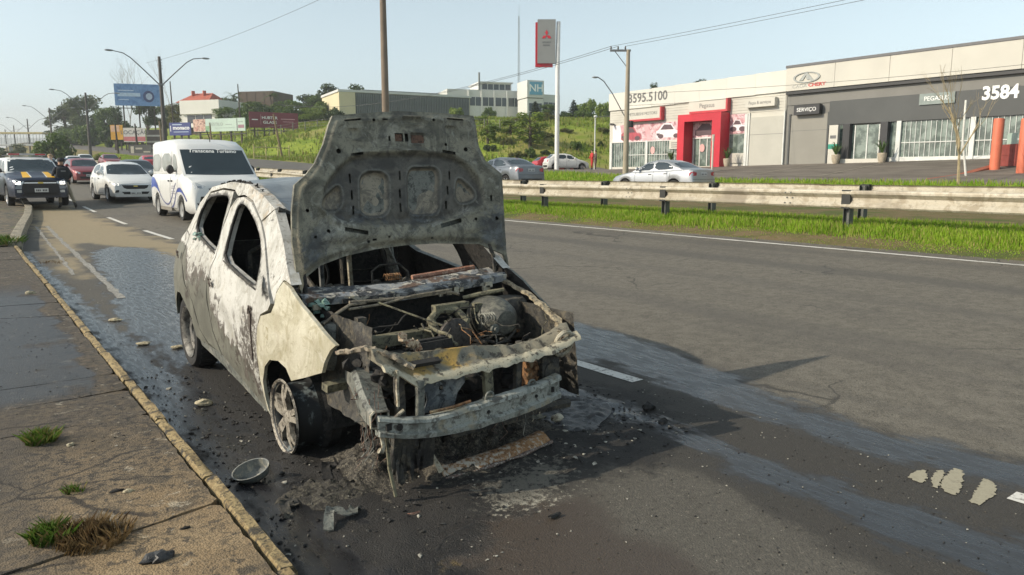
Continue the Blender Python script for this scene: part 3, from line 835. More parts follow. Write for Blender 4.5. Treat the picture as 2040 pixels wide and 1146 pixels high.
# floor, bulkheads and gutted inside
m = MB(); m.grid(lambda u, v: (1.46 + 1.44 * u, 4.0 + 2.7 * v, .2 + .05 * noise.noise((u * 9, v * 14, 2)) + .1 * math.exp(-((u - .5) / .09) ** 2)), 24, 30)
part(m, 'floor_pan', SOOTB)
m = MB(); m.grid(lambda u, v: (1.46 + 1.44 * u, 4.0 + .03 * noise.noise((u * 8, v * 8, 5)), .12 + .73 * v), 30, 16); part(m, 'firewall', SOOTB)
m = MB(); m.grid(lambda u, v: (1.5 + 1.36 * u, 5.95 - .25 * v + .03 * noise.noise((u * 9, v * 9, 7)), .3 + .5 * v), 20, 10); part(m, 'rear_seat', SOOTB)
def seat(cx):
    m = MB()
    for s in (-1, 1):
        m.tube([(cx + s * .22, 4.72, .34), (cx + s * .22, 5.15, .32), (cx + s * .21, 5.28, .62), (cx + s * .17, 5.40, .98)], .016, 6)
    m.tube([(cx - .17, 5.40, .98), (cx - .06, 5.42, 1.03), (cx + .06, 5.42, 1.03), (cx + .17, 5.40, .98)], .016, 6)
    for k in range(5):
        t = k / 5
        m.tube([(cx - .21, 5.22 + .15 * t, .45 + .45 * t), (cx, 5.24 + .15 * t, .43 + .45 * t), (cx + .21, 5.22 + .15 * t, .45 + .45 * t)], .006, 5)
        m.tube([(cx - .2, 4.75 + .09 * k, .36), (cx + .2, 4.75 + .09 * k, .36)], .008, 5)
    for s in (-1, 1): m.tube([(cx + s * .05, 5.42, 1.02), (cx + s * .05, 5.44, 1.14)], .008, 5)
    part(m, 'seat_frame', CHAR)
seat(1.83); seat(2.53)
m = MB(); m.tube([(2.20, 4.9, 1.12), (2.215, 4.93, .95), (2.245, 4.96, .55)], .019, 8); part(m, 'pillar_strut', CREAM)
m = MB(); m.tube([(1.99, 4.9, .97), (2.02, 4.95, .5)], .02, 8); part(m, 'pillar_strut', BLUEG)
m = MB(); m.tube([(2.50, 5.0, 1.1), (2.60, 5.0, .9), (2.70, 5.0, .62)], .02, 6); m.tube([(2.66, 5.2, 1.1), (2.72, 5.2, .65)], .03, 6); part(m, 'seat_belt_post', GREYB)
m = MB(); m.tube([(2.10, 4.32, .78), (2.10, 4.33, .92), (2.16, 4.34, .955), (2.30, 4.34, .955), (2.36, 4.33, .90), (2.38, 4.32, .78)], .007, 6); part(m, 'dashboard_bracket', CHAR)
m = MB(); m.tube([(2.32, 4.2, .878), (2.45, 4.2, .882), (2.60, 4.2, .889), (2.80, 4.2, .903)], [.016, .02, .024, .022], 8); part(m, 'dashboard_tube', PINKR)
pts = [(2.12 + .0028 * i, 4.19 + .022 * math.cos(i * 1.1), .895 + .022 * math.sin(i * 1.1)) for i in range(40)]
m = MB(); m.tube(pts, .004, 5); part(m, 'coil_spring', RUST)
m = MB(); m.tube([(1.55, 4.25, .82), (2.0, 4.22, .83), (2.84, 4.22, .86)], .03, 6); m.tube([(1.8, 4.35, .7), (1.83, 4.6, .78), (1.83, 4.78, .86)], .018, 6)
for i in range(26): m.lump((rr.uniform(1.55, 2.8), rr.uniform(4.15, 4.4), rr.uniform(.78, .86)), (rr.uniform(.03, .12), .05, rr.uniform(.02, .06)), i, .5)
part(m, 'dashboard_frame', CHAR)
pts = [(1.83 + .17 * math.cos(a / 20 * 6.283), 4.80 + .07 * math.sin(a / 20 * 6.283), .88 + .15 * math.sin(a / 20 * 6.283)) for a in range(21)]
m = MB(); m.tube(pts, .009, 6); part(m, 'steering_wheel', SOOTB)

# blackened glass left at the back, and gutted seat backs
BGL = plain('sooted_glass', (.012, .012, .013), .35, 0, .3, 6)
side_panel('sooted_window', [(6.12, 1.085), (6.13, 1.24), (6.03, 1.345), (5.738, 1.372), (5.50, 1.37), (5.50, 1.263), (5.50, 1.104), (5.49, .99), (5.793, 1.036)], [], BGL, True, .006, .06, 0, off=.02)
m = MB(); m.grid(lambda u, v: (1.56 + 1.24 * u, 6.66 - .42 * v, .96 + .40 * v), 8, 6); part(m, 'sooted_window', BGL)
for cx in (1.83, 2.53):
    m = MB(); m.grid(lambda u, v: (cx - .21 + .42 * u, 5.27 + .13 * v + .02 * noise.noise((u * 6, v * 6, cx)), .4 + .55 * v), 10, 10); part(m, 'seat_back', SOOTB)
m = MB(); m.grid(lambda u, v: (1.55 + 1.26 * u, 6.02 - .1 * v + .03 * noise.noise((u * 9, v * 5, 9)), .7 + .32 * v), 16, 6); part(m, 'rear_seat_back', SOOTB)

# cowl
COWL = mottle('ashy_cowl', [(.06, .062, .066), (.3, .31, .32), (.5, .47, .4), (.14, .09, .065)], 6, .6, .2, bump=.4, cut=(.45, .53, .56))
def cowl_fn(u, v):
    x = 1.475 + 1.40 * u
    pr = [(3.925, -.055), (3.915, -.012), (3.945, .004), (4.03, -.004), (4.13, .018)]
    k = v * 4; i = min(3, int(k)); f = k - i
    y = pr[i][0] + (pr[i + 1][0] - pr[i][0]) * f; z = pr[i][1] + (pr[i + 1][1] - pr[i][1]) * f
    zb = float(np.interp(x, [1.48, 1.78, 2.1, 2.47, 2.87], [.876, .864, .852, .872, .892]))
    return (x, y - .05 * math.sin(math.pi * u) + .004 * noise.noise((x * 14, y * 9, 3)), zb + z + .007 * noise.noise((x * 9, v * 3, 1)))
m = MB(); m.grid(cowl_fn, 60, 16); part(m, 'cowl_panel', COWL)
m = MB()
for i in range(16):
    x = rr.uniform(1.5, 2.85); m.box((x, 3.885, .825 + rr.uniform(-.02, .015)), (rr.uniform(.015, .05), .02, rr.uniform(.02, .05)), 0)
part(m, 'cowl_bracket', CREAM, smooth=None)
m = MB(); m.box((1.72, 3.868, .833), (.06, .008, .022)); part(m, 'cowl_slot', SOOTB, smooth=None)

# bonnet, seen from below
AL = R(8.0)
P0 = Vector((2.2, 4.05, .9)); UP = Vector((0, math.sin(AL), math.cos(AL))); HN = Vector((0, -math.cos(AL), math.sin(AL)))   # HN faces the road user
HOUT = [(-.688, -.03), (-.705, .05), (-.714, .264), (-.698, .441), (-.669, .584), (-.594, .641), (-.531, .709), (-.467, .819), (-.423, .931), (-.392, .989), (-.215, 1.012), (.042, 1.040), (.338, 1.040), (.593, 1.029), (.606, .969), (.617, .833), (.658, .734), (.773, .644), (.771, .504), (.762, .290), (.756, .129), (.772, -.02), (.735, .10), (.557, .180), (.253, .204), (.025, .205), (-.193, .192), (-.400, .162), (-.560, .118), (-.655, .055)]
ARCH = [(-.534, .436), (-.507, .564), (-.419, .673), (-.301, .762), (-.165, .783), (.084, .793), (.360, .787), (.465, .748), (.545, .686), (.633, .549), (.607, .423), (.490, .385), (.265, .321), (-.073, .325), (-.402, .349)]
RC1 = [(-.241, .664), (-.050, .664), (-.077, .389), (-.268, .395)]
RC2 = [(.087, .689), (.312, .690), (.282, .389), (.057, .397)]
TR1 = [(-.557, .446), (-.419, .576), (-.375, .571), (-.389, .427)]
TR2 = [(.429, .613), (.476, .613), (.594, .486), (.412, .441)]
wells = [chaikin(subdiv(p, .11), 3) for p in (RC1, RC2, TR1, TR2)]
archp = chaikin(ARCH, 2)
shallow = [[(.061, 1.002), (.211, 1.002), (.211, .962), (.061, .962)], [(-.310, .918), (-.234, .918), (-.234, .867), (-.310, .867)], [(.365, .950), (.450, .950), (.45, .897), (.365, .897)], [(.115, .9), (.222, .9), (.222, .838), (.115, .838)]]
def slot(cx, cy, w, h, rot=0.0):
    c, s = math.cos(rot), math.sin(rot)
    return [(cx + x * c - y * s, cy + x * s + y * c) for x, y in ((-w / 2, -h / 2), (w / 2, -h / 2), (w / 2, h / 2), (-w / 2, h / 2))]
def hole(cx, cy, r): return [(cx + r * math.cos(a), cy + r * math.sin(a)) for a in (k * math.pi / 4 for k in range(8))]
holes = [slot(x, s, .013, .055, -.03) for x, s in ((-.315, .622), (-.314, .524), (-.312, .432), (.024, .640), (.013, .528), (.009, .441), (.381, .639), (.357, .542), (.337, .446))]
holes += [slot(-.313, .307, .15, .026, -.2), slot(.35, .328, .158, .028, .2), slot(-.27, .968, .11, .012, .12), slot(.445, .999, .12, .011, -.05), slot(-.262, .766, .085, .016, .15), slot(.38, .785, .095, .02, -.15), slot(-.052, .982, .04, .009)]
holes += [slot(.034, .874, .058, .052), slot(.086, .874, .024, .05), slot(-.033, .865, .014, .032)]
holes += [hole(x, y, r) for x, y, r in ((-.130, .975, .010), (.286, .99, .010), (-.379, .780, .016), (.508, .805, .015), (-.493, .314, .012), (.696, .344, .014), (.538, .346, .011), (-.609, .436, .011), (-.577, .284, .010), (.363, .835, .01), (.2, .24, .007), (-.1, .262, .007), (-.24, .24, .009))]
holes += [slot(.668, .48, .014, .04), slot(-.2, .25, .028, .012)]
ol = subdiv(HOUT, .025)
V, F = cdt(ol, holes, .0125)
A = np.array(V); X_, S_ = A[:, 0], A[:, 1]
sd_arch = sdp(X_, S_, archp); sd_out = sdp(X_, S_, HOUT); sd_w = np.max([sdp(X_, S_, p) for p in wells], 0); sd_s = np.max([sdp(X_, S_, p) for p in shallow], 0)
nz = np.array([noise.noise((a * 6, b * 6, 3.3)) for a, b in V]); nz2 = np.array([noise.noise((a * 17, b * 17, 8.3)) for a, b in V])
H = -.026 * sm(-.005, .035, sd_arch) + .007 * np.exp(-(sd_arch / .016) ** 2)
H += -.022 * sm(-.004, .018, sd_w) + .009 * np.exp(-((sd_w + .012) / .010) ** 2)
H += -.011 * sm(-.002, .008, sd_s) + .004 * np.exp(-((sd_s + .006) / .006) ** 2)
H += -.012 * sm(.035, .012, sd_out) + .006 * np.exp(-((sd_out - .045) / .012) ** 2)
for xx in (-.313, .018, .355):     # ribs between the wells
    H += .012 * np.exp(-((X_ - xx) / .045) ** 2) * sm(.36, .42, S_) * sm(.74, .66, S_)
H += .016 * np.exp(-((S_ - .275 - .03 * X_ ** 2) / .035) ** 2) * sm(.62, .5, np.abs(X_))
H += .006 * nz + .0025 * nz2
bow = lambda x, s: -.05 * (1 - (x / .75) ** 2) + .05        # bonnet skin bows away from the engine
pt = lambda x, s, h: P0 + Vector((x, 0, 0)) + UP * s + HN * (h + .05 - .05 * (1 - (x / .78) ** 2) - .05 * (s - .5) ** 2 * 0)
inner = [pt(x, s, h) for (x, s), h in zip(V, H)]
V2, F2 = cdt(ol, [], .05)
outer = [pt(x, s, -.035 - .012 * min(1, max(0, e / .1))) for (x, s), e in zip(V2, sdp(np.array(V2)[:, 0], np.array(V2)[:, 1], HOUT))]
HM = NT('burnt_bonnet'); t = HM; co = t.pos()
a1 = t.noise(co, 4.2, 8, .62, dist=2.0); a2 = t.noise(co, 10, 8, .66, dist=1.4); a3 = t.noise(co, 2.6, 5, .6, dist=1.0); a4 = t.noise(co, 40, 5, .6); a5 = t.noise(co, 6.5, 7, .6, dist=2.5)
k = t.mix(t.step(a1, .36, .6), (.135, .13, .1), (.27, .256, .195))
k = t.mix(t.math('MULTIPLY', t.step(a2, .5, .68), .55), k, (.095, .09, .076))
k = t.mix(t.math('MULTIPLY', t.step(a5, .55, .7), .6), k, (.36, .36, .305))
bas = t.step(t.math('ADD', t.attr('basin'), t.math('MULTIPLY', t.math('SUBTRACT', a2, .5), .09)), -.01, .04)
k = t.mix(t.math('MULTIPLY', bas, .9), k, t.mix(t.step(a1, .35, .65), (.05, .047, .044), (.11, .102, .088)))
we = t.step(t.math('ADD', t.attr('well'), t.math('MULTIPLY', t.math('SUBTRACT', a2, .5), .03)), -.002, .012)
k = t.mix(t.math('MULTIPLY', we, .85), k, t.mix(t.step(a3, .3, .7), (.25, .215, .16), (.36, .32, .245)))
lip = t.step(t.math('ABSOLUTE', t.math('ADD', t.attr('well'), .012)), .012, .0)
k = t.mix(t.math('MULTIPLY', lip, .35), k, (.3, .3, .26))
ed = t.step(t.math('ADD', t.attr('edge'), t.math('MULTIPLY', t.math('SUBTRACT', a2, .5), .12)), -.005, .02)
k = t.mix(t.math('MULTIPLY', ed, .8), k, (.44, .37, .25))
blu = t.step(t.math('ADD', t.attr('blue'), t.math('MULTIPLY', t.math('SUBTRACT', a5, .5), .35)), -.03, .05)
k = t.mix(t.math('MULTIPLY', blu, .8), k, t.mix(t.step(a2, .4, .6), (.035, .042, .055), (.12, .135, .145)))
pale = t.step(t.math('ADD', t.attr('pale'), t.math('MULTIPLY', t.math('SUBTRACT', a5, .5), .4)), -.02, .08)
k = t.mix(t.math('MULTIPLY', pale, .7), k, t.mix(t.step(a2, .4, .6), (.26, .255, .21), (.47, .46, .39)))
f1 = t.noise(co, 22, 8, .74, dist=.7); f2 = t.noise(co, 60, 6, .75)
k = t.mix(t.math('MULTIPLY', t.step(f1, .53, .6), .5), k, (.045, .042, .036)); k = t.mix(t.math('MULTIPLY', t.step(f2, .56, .64), .45), k, (.05, .045, .038))
k = t.mix(t.math('MULTIPLY', t.step(t.noise(co, 3.1, 9, .68, dist=2.2), .53, .6), .5), k, (.06, .058, .054))
HM.out(k, .62, .12, t.bump(t.math('ADD', a4, t.math('MULTIPLY', a2, 1.5)), .35, .006))
mb = MB(); mb.add(inner, F, 0); n1 = len(inner)
mb.add(outer, F2, 1); no = len(ol)
mb.f += [(i, (i + 1) % no, n1 + (i + 1) % no, n1 + i) for i in range(no)]; mb.m += [0] * no
bon = mb.build('bonnet', [HM.mat, GREYB], CAR, smooth=50, fix=False)
bon['label'] = 'raised bonnet, scorched ribbed underside'
def poly_attr(nm, polys):
    v = np.full(len(bon.data.vertices), -.5)
    v[:n1] = np.clip(np.max([sdp(X_, S_, p) for p in polys], 0), -.5, .5)
    a = bon.data.attributes.new(nm, 'FLOAT', 'POINT'); a.data.foreach_set('value', v.astype(np.float32))
poly_attr('basin', [archp]); poly_attr('well', wells)
poly_attr('edge', [[(-.72, -.03), (-.72, .33), (-.68, .36), (-.655, .2), (-.65, 0)], [(-.7, .45), (-.52, .70), (-.4, .98), (-.43, .99), (-.6, .66)]])
poly_attr('blue', [[(-.66, .12), (-.64, .33), (-.5, .36), (-.42, .3), (-.55, .16)], [(.55, .2), (.56, .38), (.76, .42), (.74, .15)], [(-.45, .36), (-.1, .35), (-.1, .39), (-.4, .42)], [(.1, .34), (.28, .35), (.25, .39), (.08, .39)]])
poly_attr('pale', [[(-.6, .36), (-.35, .40), (-.3, .34), (-.42, .26), (-.5, .2), (-.4, .2), (-.2, .24), (-.45, .16)], [(.4, .4), (.62, .46), (.66, .4), (.45, .36)], [(.2, .36), (.27, .36), (.27, .33), (.2, .33)], [(-.15, .95), (.05, .95), (.05, .82), (-.15, .82)]])
m = MB()
for (x, s, w, h) in ((.034, .874, .05, .044), (.168, .868, .09, .05)): 
    c = pt(x, s, -.012); m.box(c, (w, .006, h), 0, 0, -AL)
part(m, 'latch_plate', mottle('brown_latch', [(.1, .05, .03), (.16, .09, .06), (.05, .035, .03)], 30, .8), bon, None)
for s in (-1, 1):
    b = Vector((2.2 + s * .66, 4.03, .88)); m = MB(); m.tube([b + Vector((0, -.02, -.06)), b, b + Vector((0, .02, .12)), b + Vector((-s * .03, .03, .2))], .014, 6); part(m, 'hinge', CHAR)

# front structure
xs_ = [1.50, 1.58, 1.66, 1.75, 1.86, 1.97, 2.08, 2.2, 2.32, 2.44, 2.54, 2.62, 2.70]
zb_ = [.725, .70, .675, .668, .664, .66, .653, .64, .622, .626, .64, .66, .70]
zf_ = [.665, .625, .575, .572, .574, .578, .582, .586, .590, .597, .610, .63, .66]
rings = []
for i in range(61):
    x = 1.50 + 1.20 * i / 60
    zb = float(np.interp(x, xs_, zb_)); zf = float(np.interp(x, xs_, zf_)); q = noise.noise((x * 13, 0, 1)); q2 = noise.noise((x * 21, 3, 1)); q3 = noise.noise((x * 9, 7, 1))
    yb = 3.16 + .012 * q3; yf = 2.99 + .018 * q
    rings.append([(x, yb, zb - .05), (x, yb, zb + .008 * q), (x, yb - .05, zb + .010 + .014 * q2), (x, 3.07 + .01 * q3, (zb + zf) / 2 - .016 + .018 * q), (x, yf + .035, zf + .018 + .016 * q2), (x, yf, zf + .022 * q), (x, yf - .008, zf - .018 - .034 * max(0, q2) + .01 * q), (x, yf + .012, zf - .022 - .034 * max(0, q2) + .01 * q), (x, yf + .04, zf - .005)])
m = MB(); m.loft(rings); SUPM = NT('stamped_support_panel'); _co = SUPM.pos(); _x = SUPM.sep(_co); _a = SUPM.noise(_co, 5, 5, .55, dist=1.2); _b = SUPM.noise(_co, 19, 7, .68); _c = SUPM.noise(_co, 60, 5, .7)
_k = SUPM.mix(SUPM.step(_a, .3, .7), (.17, .16, .125), (.30, .265, .19))
_g = SUPM.math('MULTIPLY', SUPM.step(SUPM.math('ABSOLUTE', SUPM.math('SUBTRACT', _x[0], 1.88)), .3, .12), SUPM.step(_a, .4, .56)); _k = SUPM.mix(_g, _k, (.42, .27, .075))
_k = SUPM.mix(SUPM.math('MULTIPLY', SUPM.step(SUPM.math('SUBTRACT', _x[1], SUPM.math('MULTIPLY', SUPM.math('SUBTRACT', _b, .5), .1)), 3.035, 3.012), .85), _k, (.54, .49, .36))
_k = SUPM.mix(SUPM.math('MULTIPLY', SUPM.step(_b, .53, .6), .85), _k, (.05, .042, .033)); _k = SUPM.mix(SUPM.math('MULTIPLY', SUPM.step(_c, .56, .66), .5), _k, (.07, .055, .04))
SUPM.out(_k, .6, .15, SUPM.bump(SUPM.math('ADD', _c, SUPM.math('MULTIPLY', _b, 2.0)), .4, .008))
sup = part(m, 'radiator_support', SUPM, smooth=60)
m = MB(); m.box((1.76, 3.064, .636), (.15, .032, .02), 0, 0, R(24)); part(m, 'support_slot', SOOTB, sup, None)  # black inset stands in for the shade inside a recess
def crumpled(pts, w, h, name, mat, seed):
    P_ = [Vector(p) for p in pts]; n = 40; r_ = []; Q = []
    for i in range(n + 1):
        f = i / n * (len(P_) - 1); k = min(len(P_) - 2, int(f)); Q.append(P_[k].lerp(P_[k + 1], f - k))
    for i, q in enumerate(Q):
        d = (Q[min(n, i + 1)] - Q[max(0, i - 1)]).normalized(); sdv = d.cross(Vector((0, 0, 1))).normalized(); u = sdv.cross(d)
        g = lambda k: 1 + .9 * noise.noise((i * .37 + k * 9.1, seed, k))
        r_.append([q + sdv * a * w * g(k) + u * b * h * g(k + 5) for k, (a, b) in enumerate(((-1, -.4), (-.8, .7), (-.2, 1), (.5, .55), (1, .7), (.9, -.5), (.1, -.9)))])
    m = MB(); m.loft(r_); part(m, name, mat, smooth=30)
crumpled([(1.41, 3.30, .69), (1.44, 3.22, .705), (1.49, 3.17, .725), (1.54, 3.12, .71), (1.60, 3.07, .68), (1.67, 3.02, .63)], .022, .013, 'support_arm', mottle('brown_arm', [(.2, .17, .12), (.32, .27, .2), (.08, .065, .05), (.3, .2, .15)], 15, .75), 3)
crumpled([(2.64, 3.10, .66), (2.72, 3.2, .70), (2.79, 3.42, .745), (2.85, 3.66, .79), (2.87, 3.95, .84)], .020, .012, 'wing_rail', mottle('ochre_rail', [(.2, .16, .1), (.33, .28, .19), (.07, .06, .047)], 14, .75), 8)
m = MB(); pts = [(2.63 + .06 * math.cos(a), 3.05 - .02 * math.sin(a), .61 + .07 * math.sin(a)) for a in (k / 16 * 6.283 for k in range(17))]
m.tube(pts, .013, 6); part(m, 'headlight_ring', CREAM)
m = MB(); m.box((2.62, 3.07, .60), (.022, .02, .1), 0, 0, .1, .25); part(m, 'headlight_shard', RUST)
def upright(x, y, z0, z1, w, d, mat, lean=0.0):
    m = MB(); n = 6; r_ = []
    for i in range(n + 1):
        t = i / n; z = z0 + (z1 - z0) * t; xx = x + lean * t + .006 * noise.noise((z * 20, x, 0))
        r_.append([(xx - w / 2, y - d / 2, z), (xx + w / 2, y - d / 2, z), (xx + w / 2, y + d / 2, z), (xx - w / 2, y + d / 2, z)])
    m.loft(r_); part(m, 'upright', mat)
upright(1.675, 2.99, .36, .575, .035, .03, GREYB, .01); upright(1.60, 3.04, .34, .60, .05, .02, CHAR)
upright(1.562, 2.985, .47, .645, .010, .016, CREAM); upright(2.10, 3.01, .38, .57, .05, .03, OLIVE, -.02); upright(2.30, 3.04, .36, .58, .03, .03, CHAR)
PLT = [(1.735, .525), (1.80, .555), (1.97, .555), (1.975, .50), (1.93, .455), (1.905, .375), (1.73, .385), (1.755, .45)]
PLT = [(x, z) for x, z in PLT]
V, F = cdt(subdiv(PLT, .02), [hole(1.836, .497, .014)], .03)
m = MB(); sheet(V, F, lambda x, z: (x, 3.05 + .006 * noise.noise((x * 15, z * 15, 0)), z), .006, lambda x, z: (0, -1, 0), m); part(m, 'latch_panel', BLUEG)
m = MB(); m.lathe([(.0, -.004), (.007, -.004), (.009, .004), (.0, .006)], (1.838, 3.05, .497), 'Y', 8); part(m, 'bolt', CREAM)
# bumper beam
bx_ = [1.45, 1.56, 1.68, 1.82, 1.96, 2.11, 2.27, 2.42, 2.56]; bt = [.449, .426, .411, .424, .436, .441, .444, .449, .455]; bb = [.35, .326, .311, .307, .305, .306, .308, .312, .318]; by = [2.955, 2.925, 2.90, 2.885, 2.885, 2.895, 2.92, 2.95, 2.99]
rings = []
for i in range(45):
    x = 1.45 + 1.115 * i / 44; t_ = float(np.interp(x, bx_, bt)); b_ = float(np.interp(x, bx_, bb)); y_ = float(np.interp(x, bx_, by)); h = t_ - b_
    q = noise.noise((x * 11, 1, 1)) * .004
    pr = [(.05, 1.0), (.012, 1.0), (.0, .95), (-.004, .80), (.016, .72), (.016, .34), (-.004, .26), (0.0, .05), (.012, .0), (.05, .0), (.05, .25), (.035, .34), (.035, .72), (.05, .8)]
    rings.append([(x, y_ + a + q, b_ + h * c + q) for a, c in pr])
m = MB(); m.loft(rings); beam = part(m, 'bumper_beam', mottle('ashy_beam', [(.23, .245, .22), (.36, .375, .34), (.12, .115, .1), (.38, .34, .25)], 9, .6, .2, bump=.4), smooth=45)
m = MB()
for x, z, w, hh in ((1.495, .392, .026, .03), (2.50, .385, .016, .028)): m = MB(); m.box((x, float(np.interp(x, bx_, by)) + .012, z), (w, .012, hh)); part(m, 'beam_hole', SOOTB, beam, None)
for x, y, z, q in ((1.545, 2.94, .385, .016), (2.02, 2.902, .375, .009), (2.36, 2.95, .382, .009)): m = MB(); m.lathe([(0, -.002), (q, -.002), (q, .006), (0, .006)], (x, y, z), 'Y', 12); part(m, 'beam_hole', SOOTB, beam, None)
for x in (2.03, 2.33):
    m = MB(); pts = [(x + .022 * math.cos(a), float(np.interp(x, bx_, by)) + .02, .452 + .022 * math.sin(a)) for a in (k / 12 * 6.283 for k in range(13))]
    m.tube(pts, .007, 6); m.box((x, float(np.interp(x, bx_, by)) + .03, .44), (.05, .03, .015)); part(m, 'bracket', GREYB, beam)
m = MB(); m.tube([(1.7, 2.93, .43), (1.8, 2.91, .437), (1.92, 2.915, .446)], .008, 6); part(m, 'rust_edge', RUST, beam)
# left chassis leg, crumpled box ending in a torn mouth
r_ = []
for (x, y, z, w, h) in ((1.58, 3.5, .52, .10, .12), (1.545, 3.36, .525, .105, .13), (1.51, 3.22, .51, .115, .14), (1.485, 3.12, .475, .12, .13), (1.472, 3.05, .445, .105, .11), (1.468, 2.99, .42, .09, .09)):
    r_.append([(x - w / 2, y, z + h * .35), (x - w * .3, y, z + h / 2), (x + w / 2, y, z + h * .42), (x + w / 2, y, z - h * .35), (x + w * .2, y, z - h / 2), (x - w / 2, y, z - h * .3)])
m = MB(); m.loft(r_, caps=False); n0 = len(m.v)
leg = part(m, 'chassis_leg', GREYB, smooth=30)
m = MB(); m.tube([*r_[-1], r_[-1][0]], .007, 5); part(m, 'torn_lip', CREAM, leg)
m = MB(); m.tube([(1.46, 2.985, .40), (1.47, 2.98, .35), (1.475, 2.975, .30), (1.465, 2.97, .275), (1.45, 2.97, .285)], [.012, .011, .010, .012, .014], 7); part(m, 'tow_hook', CREAM)
m = MB(); m.tube([(1.47, 2.99, .40), (1.53, 2.965, .425), (1.58, 2.965, .455)], .009, 6); part(m, 'torn_strip', CREAM)
m = MB(); m.box((1.50, 3.52, .46), (.16, .06, .04), .1, 0, .1); part(m, 'fender_bracket', OLIVE, smooth=None)
# right headlight remains
m = MB(); m.box((2.455, 3.13, .43), (.07, .05, .17), .15, 0, 0, .06); 
for i in range(14): m.lump((rr.uniform(2.41, 2.51), 3.10, rr.uniform(.36, .51)), (.03, .02, rr.uniform(.02, .05)), i, .5)
part(m, 'headlight_housing', RUST, smooth=30)
m = MB(); m.box((2.57, 3.12, .44), (.13, .06, .20), .1); m.lathe([(0, 0), (.055, 0), (.06, .02), (.03, .05)], (2.58, 3.08, .45), 'Y', 14); part(m, 'headlight_bowl', CHAR)
m = MB(); m.lathe([(0, 0), (.05, 0), (.06, .02), (.03, .06)], (1.60, 3.13, .55), 'Y', 14)
for i in range(10): m.lump((rr.uniform(1.50, 1.68), 3.16, rr.uniform(.47, .62)), (rr.uniform(.03, .08), .05, rr.uniform(.03, .07)), i + 40, .5)
part(m, 'headlight_bowl', CHAR)
# engine bay
m = MB(); m.grid(lambda u, v: (1.52 + .05 * v + .02 * noise.noise((u * 8, v * 8, 2)), 3.25 + .75 * u, .30 + .5 * v), 20, 12); part(m, 'inner_wing', CHAR)
m = MB(); m.grid(lambda u, v: (2.84 - .05 * v + .02 * noise.noise((u * 8, v * 8, 4)), 3.15 + .85 * u, .25 + .5 * v), 20, 12); part(m, 'inner_wing', CHAR)
m = MB(); m.lathe([(.11, -.2), (.105, .02), (.085, .045), (.03, .05), (0, .05)], (1.60, 3.75, .70), 'Z', 18); part(m, 'strut_tower', GREYB)
m = MB(); m.lathe([(.11, -.2), (.105, .02), (.085, .045), (.03, .05), (0, .05)], (2.78, 3.75, .72), 'Z', 18); part(m, 'strut_tower', CHAR)
m = MB()
for i in range(40): m.lump((rr.uniform(1.75, 2.6), rr.uniform(3.25, 3.75), rr.uniform(.22, .50)), (rr.uniform(.08, .25), rr.uniform(.08, .2), rr.uniform(.06, .16)), i, .3)
m.box((2.15, 3.52, .40), (.55, .35, .3)); part(m, 'engine_block', SOOTB, smooth=30)
m = MB(); m.box((1.90, 3.62, .635), (.42, .07, .06), .06); m.box((1.76, 3.66, .60), (.12, .1, .1)); part(m, 'cross_brace', OLIVE, smooth=30)
m = MB(); m.box((1.75, 3.45, .52), (.30, .22, .12), .1); m.box((1.68, 3.62, .70), (.05, .05, .16)); part(m, 'battery_remains', CHAR, smooth=30)
m = MB(); m.lathe([(.0, -.09), (.07, -.085), (.115, -.04), (.135, .02), (.14, .06), (.135, .16)], (2.58, 3.60, .66), 'Y', 30); part(m, 'brake_servo', mottle('scorched_dome', [(.05, .053, .047), (.1, .1, .088), (.18, .175, .14), (.03, .03, .028)], 8, .6, .2))
m = MB(); m.lathe([(0, -.02), (.09, -.02), (.105, -.012), (.108, .0), (.1, .02), (0, .02)], (2.19, 3.48, .63), 'Y', 32); part(m, 'pulley_disc', mottle('brown_disc', [(.055, .048, .043), (.09, .078, .068), (.035, .032, .03)], 8, .6, .3))
m = MB(); m.lathe([(0, -.02), (.012, -.02), (.014, -.008), (.026, -.008), (.03, 0), (.026, .012), (0, .012)], (2.425, 3.42, .655), 'Y', 18); m.tube([(2.425, 3.41, .64), (2.427, 3.40, .56)], .004, 5); part(m, 'pulley_wheel', GREYB)
for q in range(5):
    m = MB(); x = 2.365 + q * .017
    m.lathe([(.028, 0), (.036, .004), (.028, .008)], (x, 3.46, .715), 'X', 14); part(m, 'bellows_ring', GREYB)
m = MB(); m.box((1.935, 3.29, .655), (.22, .05, .04), .06, 0, -.2); m.box((1.93, 3.33, .672), (.2, .03, .02), .06); part(m, 'battery_tray', SOOTB, smooth=30)
m = MB()
for i in range(16): m.lump((1.74 + .1 * (i / 16) + rr.uniform(-.02, .02), 3.27, .725 - .07 * (i / 16) + rr.uniform(-.015, .015)), (rr.uniform(.025, .05), .03, rr.uniform(.02, .05)), i, .6)
part(m, 'rusty_bracket', mottle('flaky_rust', [(.32, .17, .1), (.5, .4, .28), (.16, .08, .05)], 22, .85), smooth=None)
m = MB(); m.tube([(1.51, 3.72, .745), (1.60, 3.76, .785), (1.70, 3.79, .823), (1.80, 3.80, .822)], .009, 6); m.tube([(1.70, 3.80, .835), (1.90, 3.80, .828), (2.10, 3.80, .826), (2.36, 3.80, .83), (2.42, 3.79, .81)], .010, 6)
m.tube([(1.69, 3.78, .80), (1.9, 3.79, .805), (2.1, 3.79, .835), (2.36, 3.80, .845)], .008, 6); part(m, 'wiper_linkage', mottle('dull_tan_rod', [(.2, .17, .12), (.3, .25, .18), (.12, .1, .08)], 14, .7))
m = MB(); m.tube([(1.87, 3.79, .818), (2.0, 3.66, .757), (2.2, 3.48, .665)], .006, 6); part(m, 'stay_rod', OLIVE)
m = MB(); m.tube([(2.44, 3.78, .79), (2.58, 3.72, .815), (2.68, 3.68, .83)], [.012, .016, .012], 7); part(m, 'wiper_arm', OLIVE)
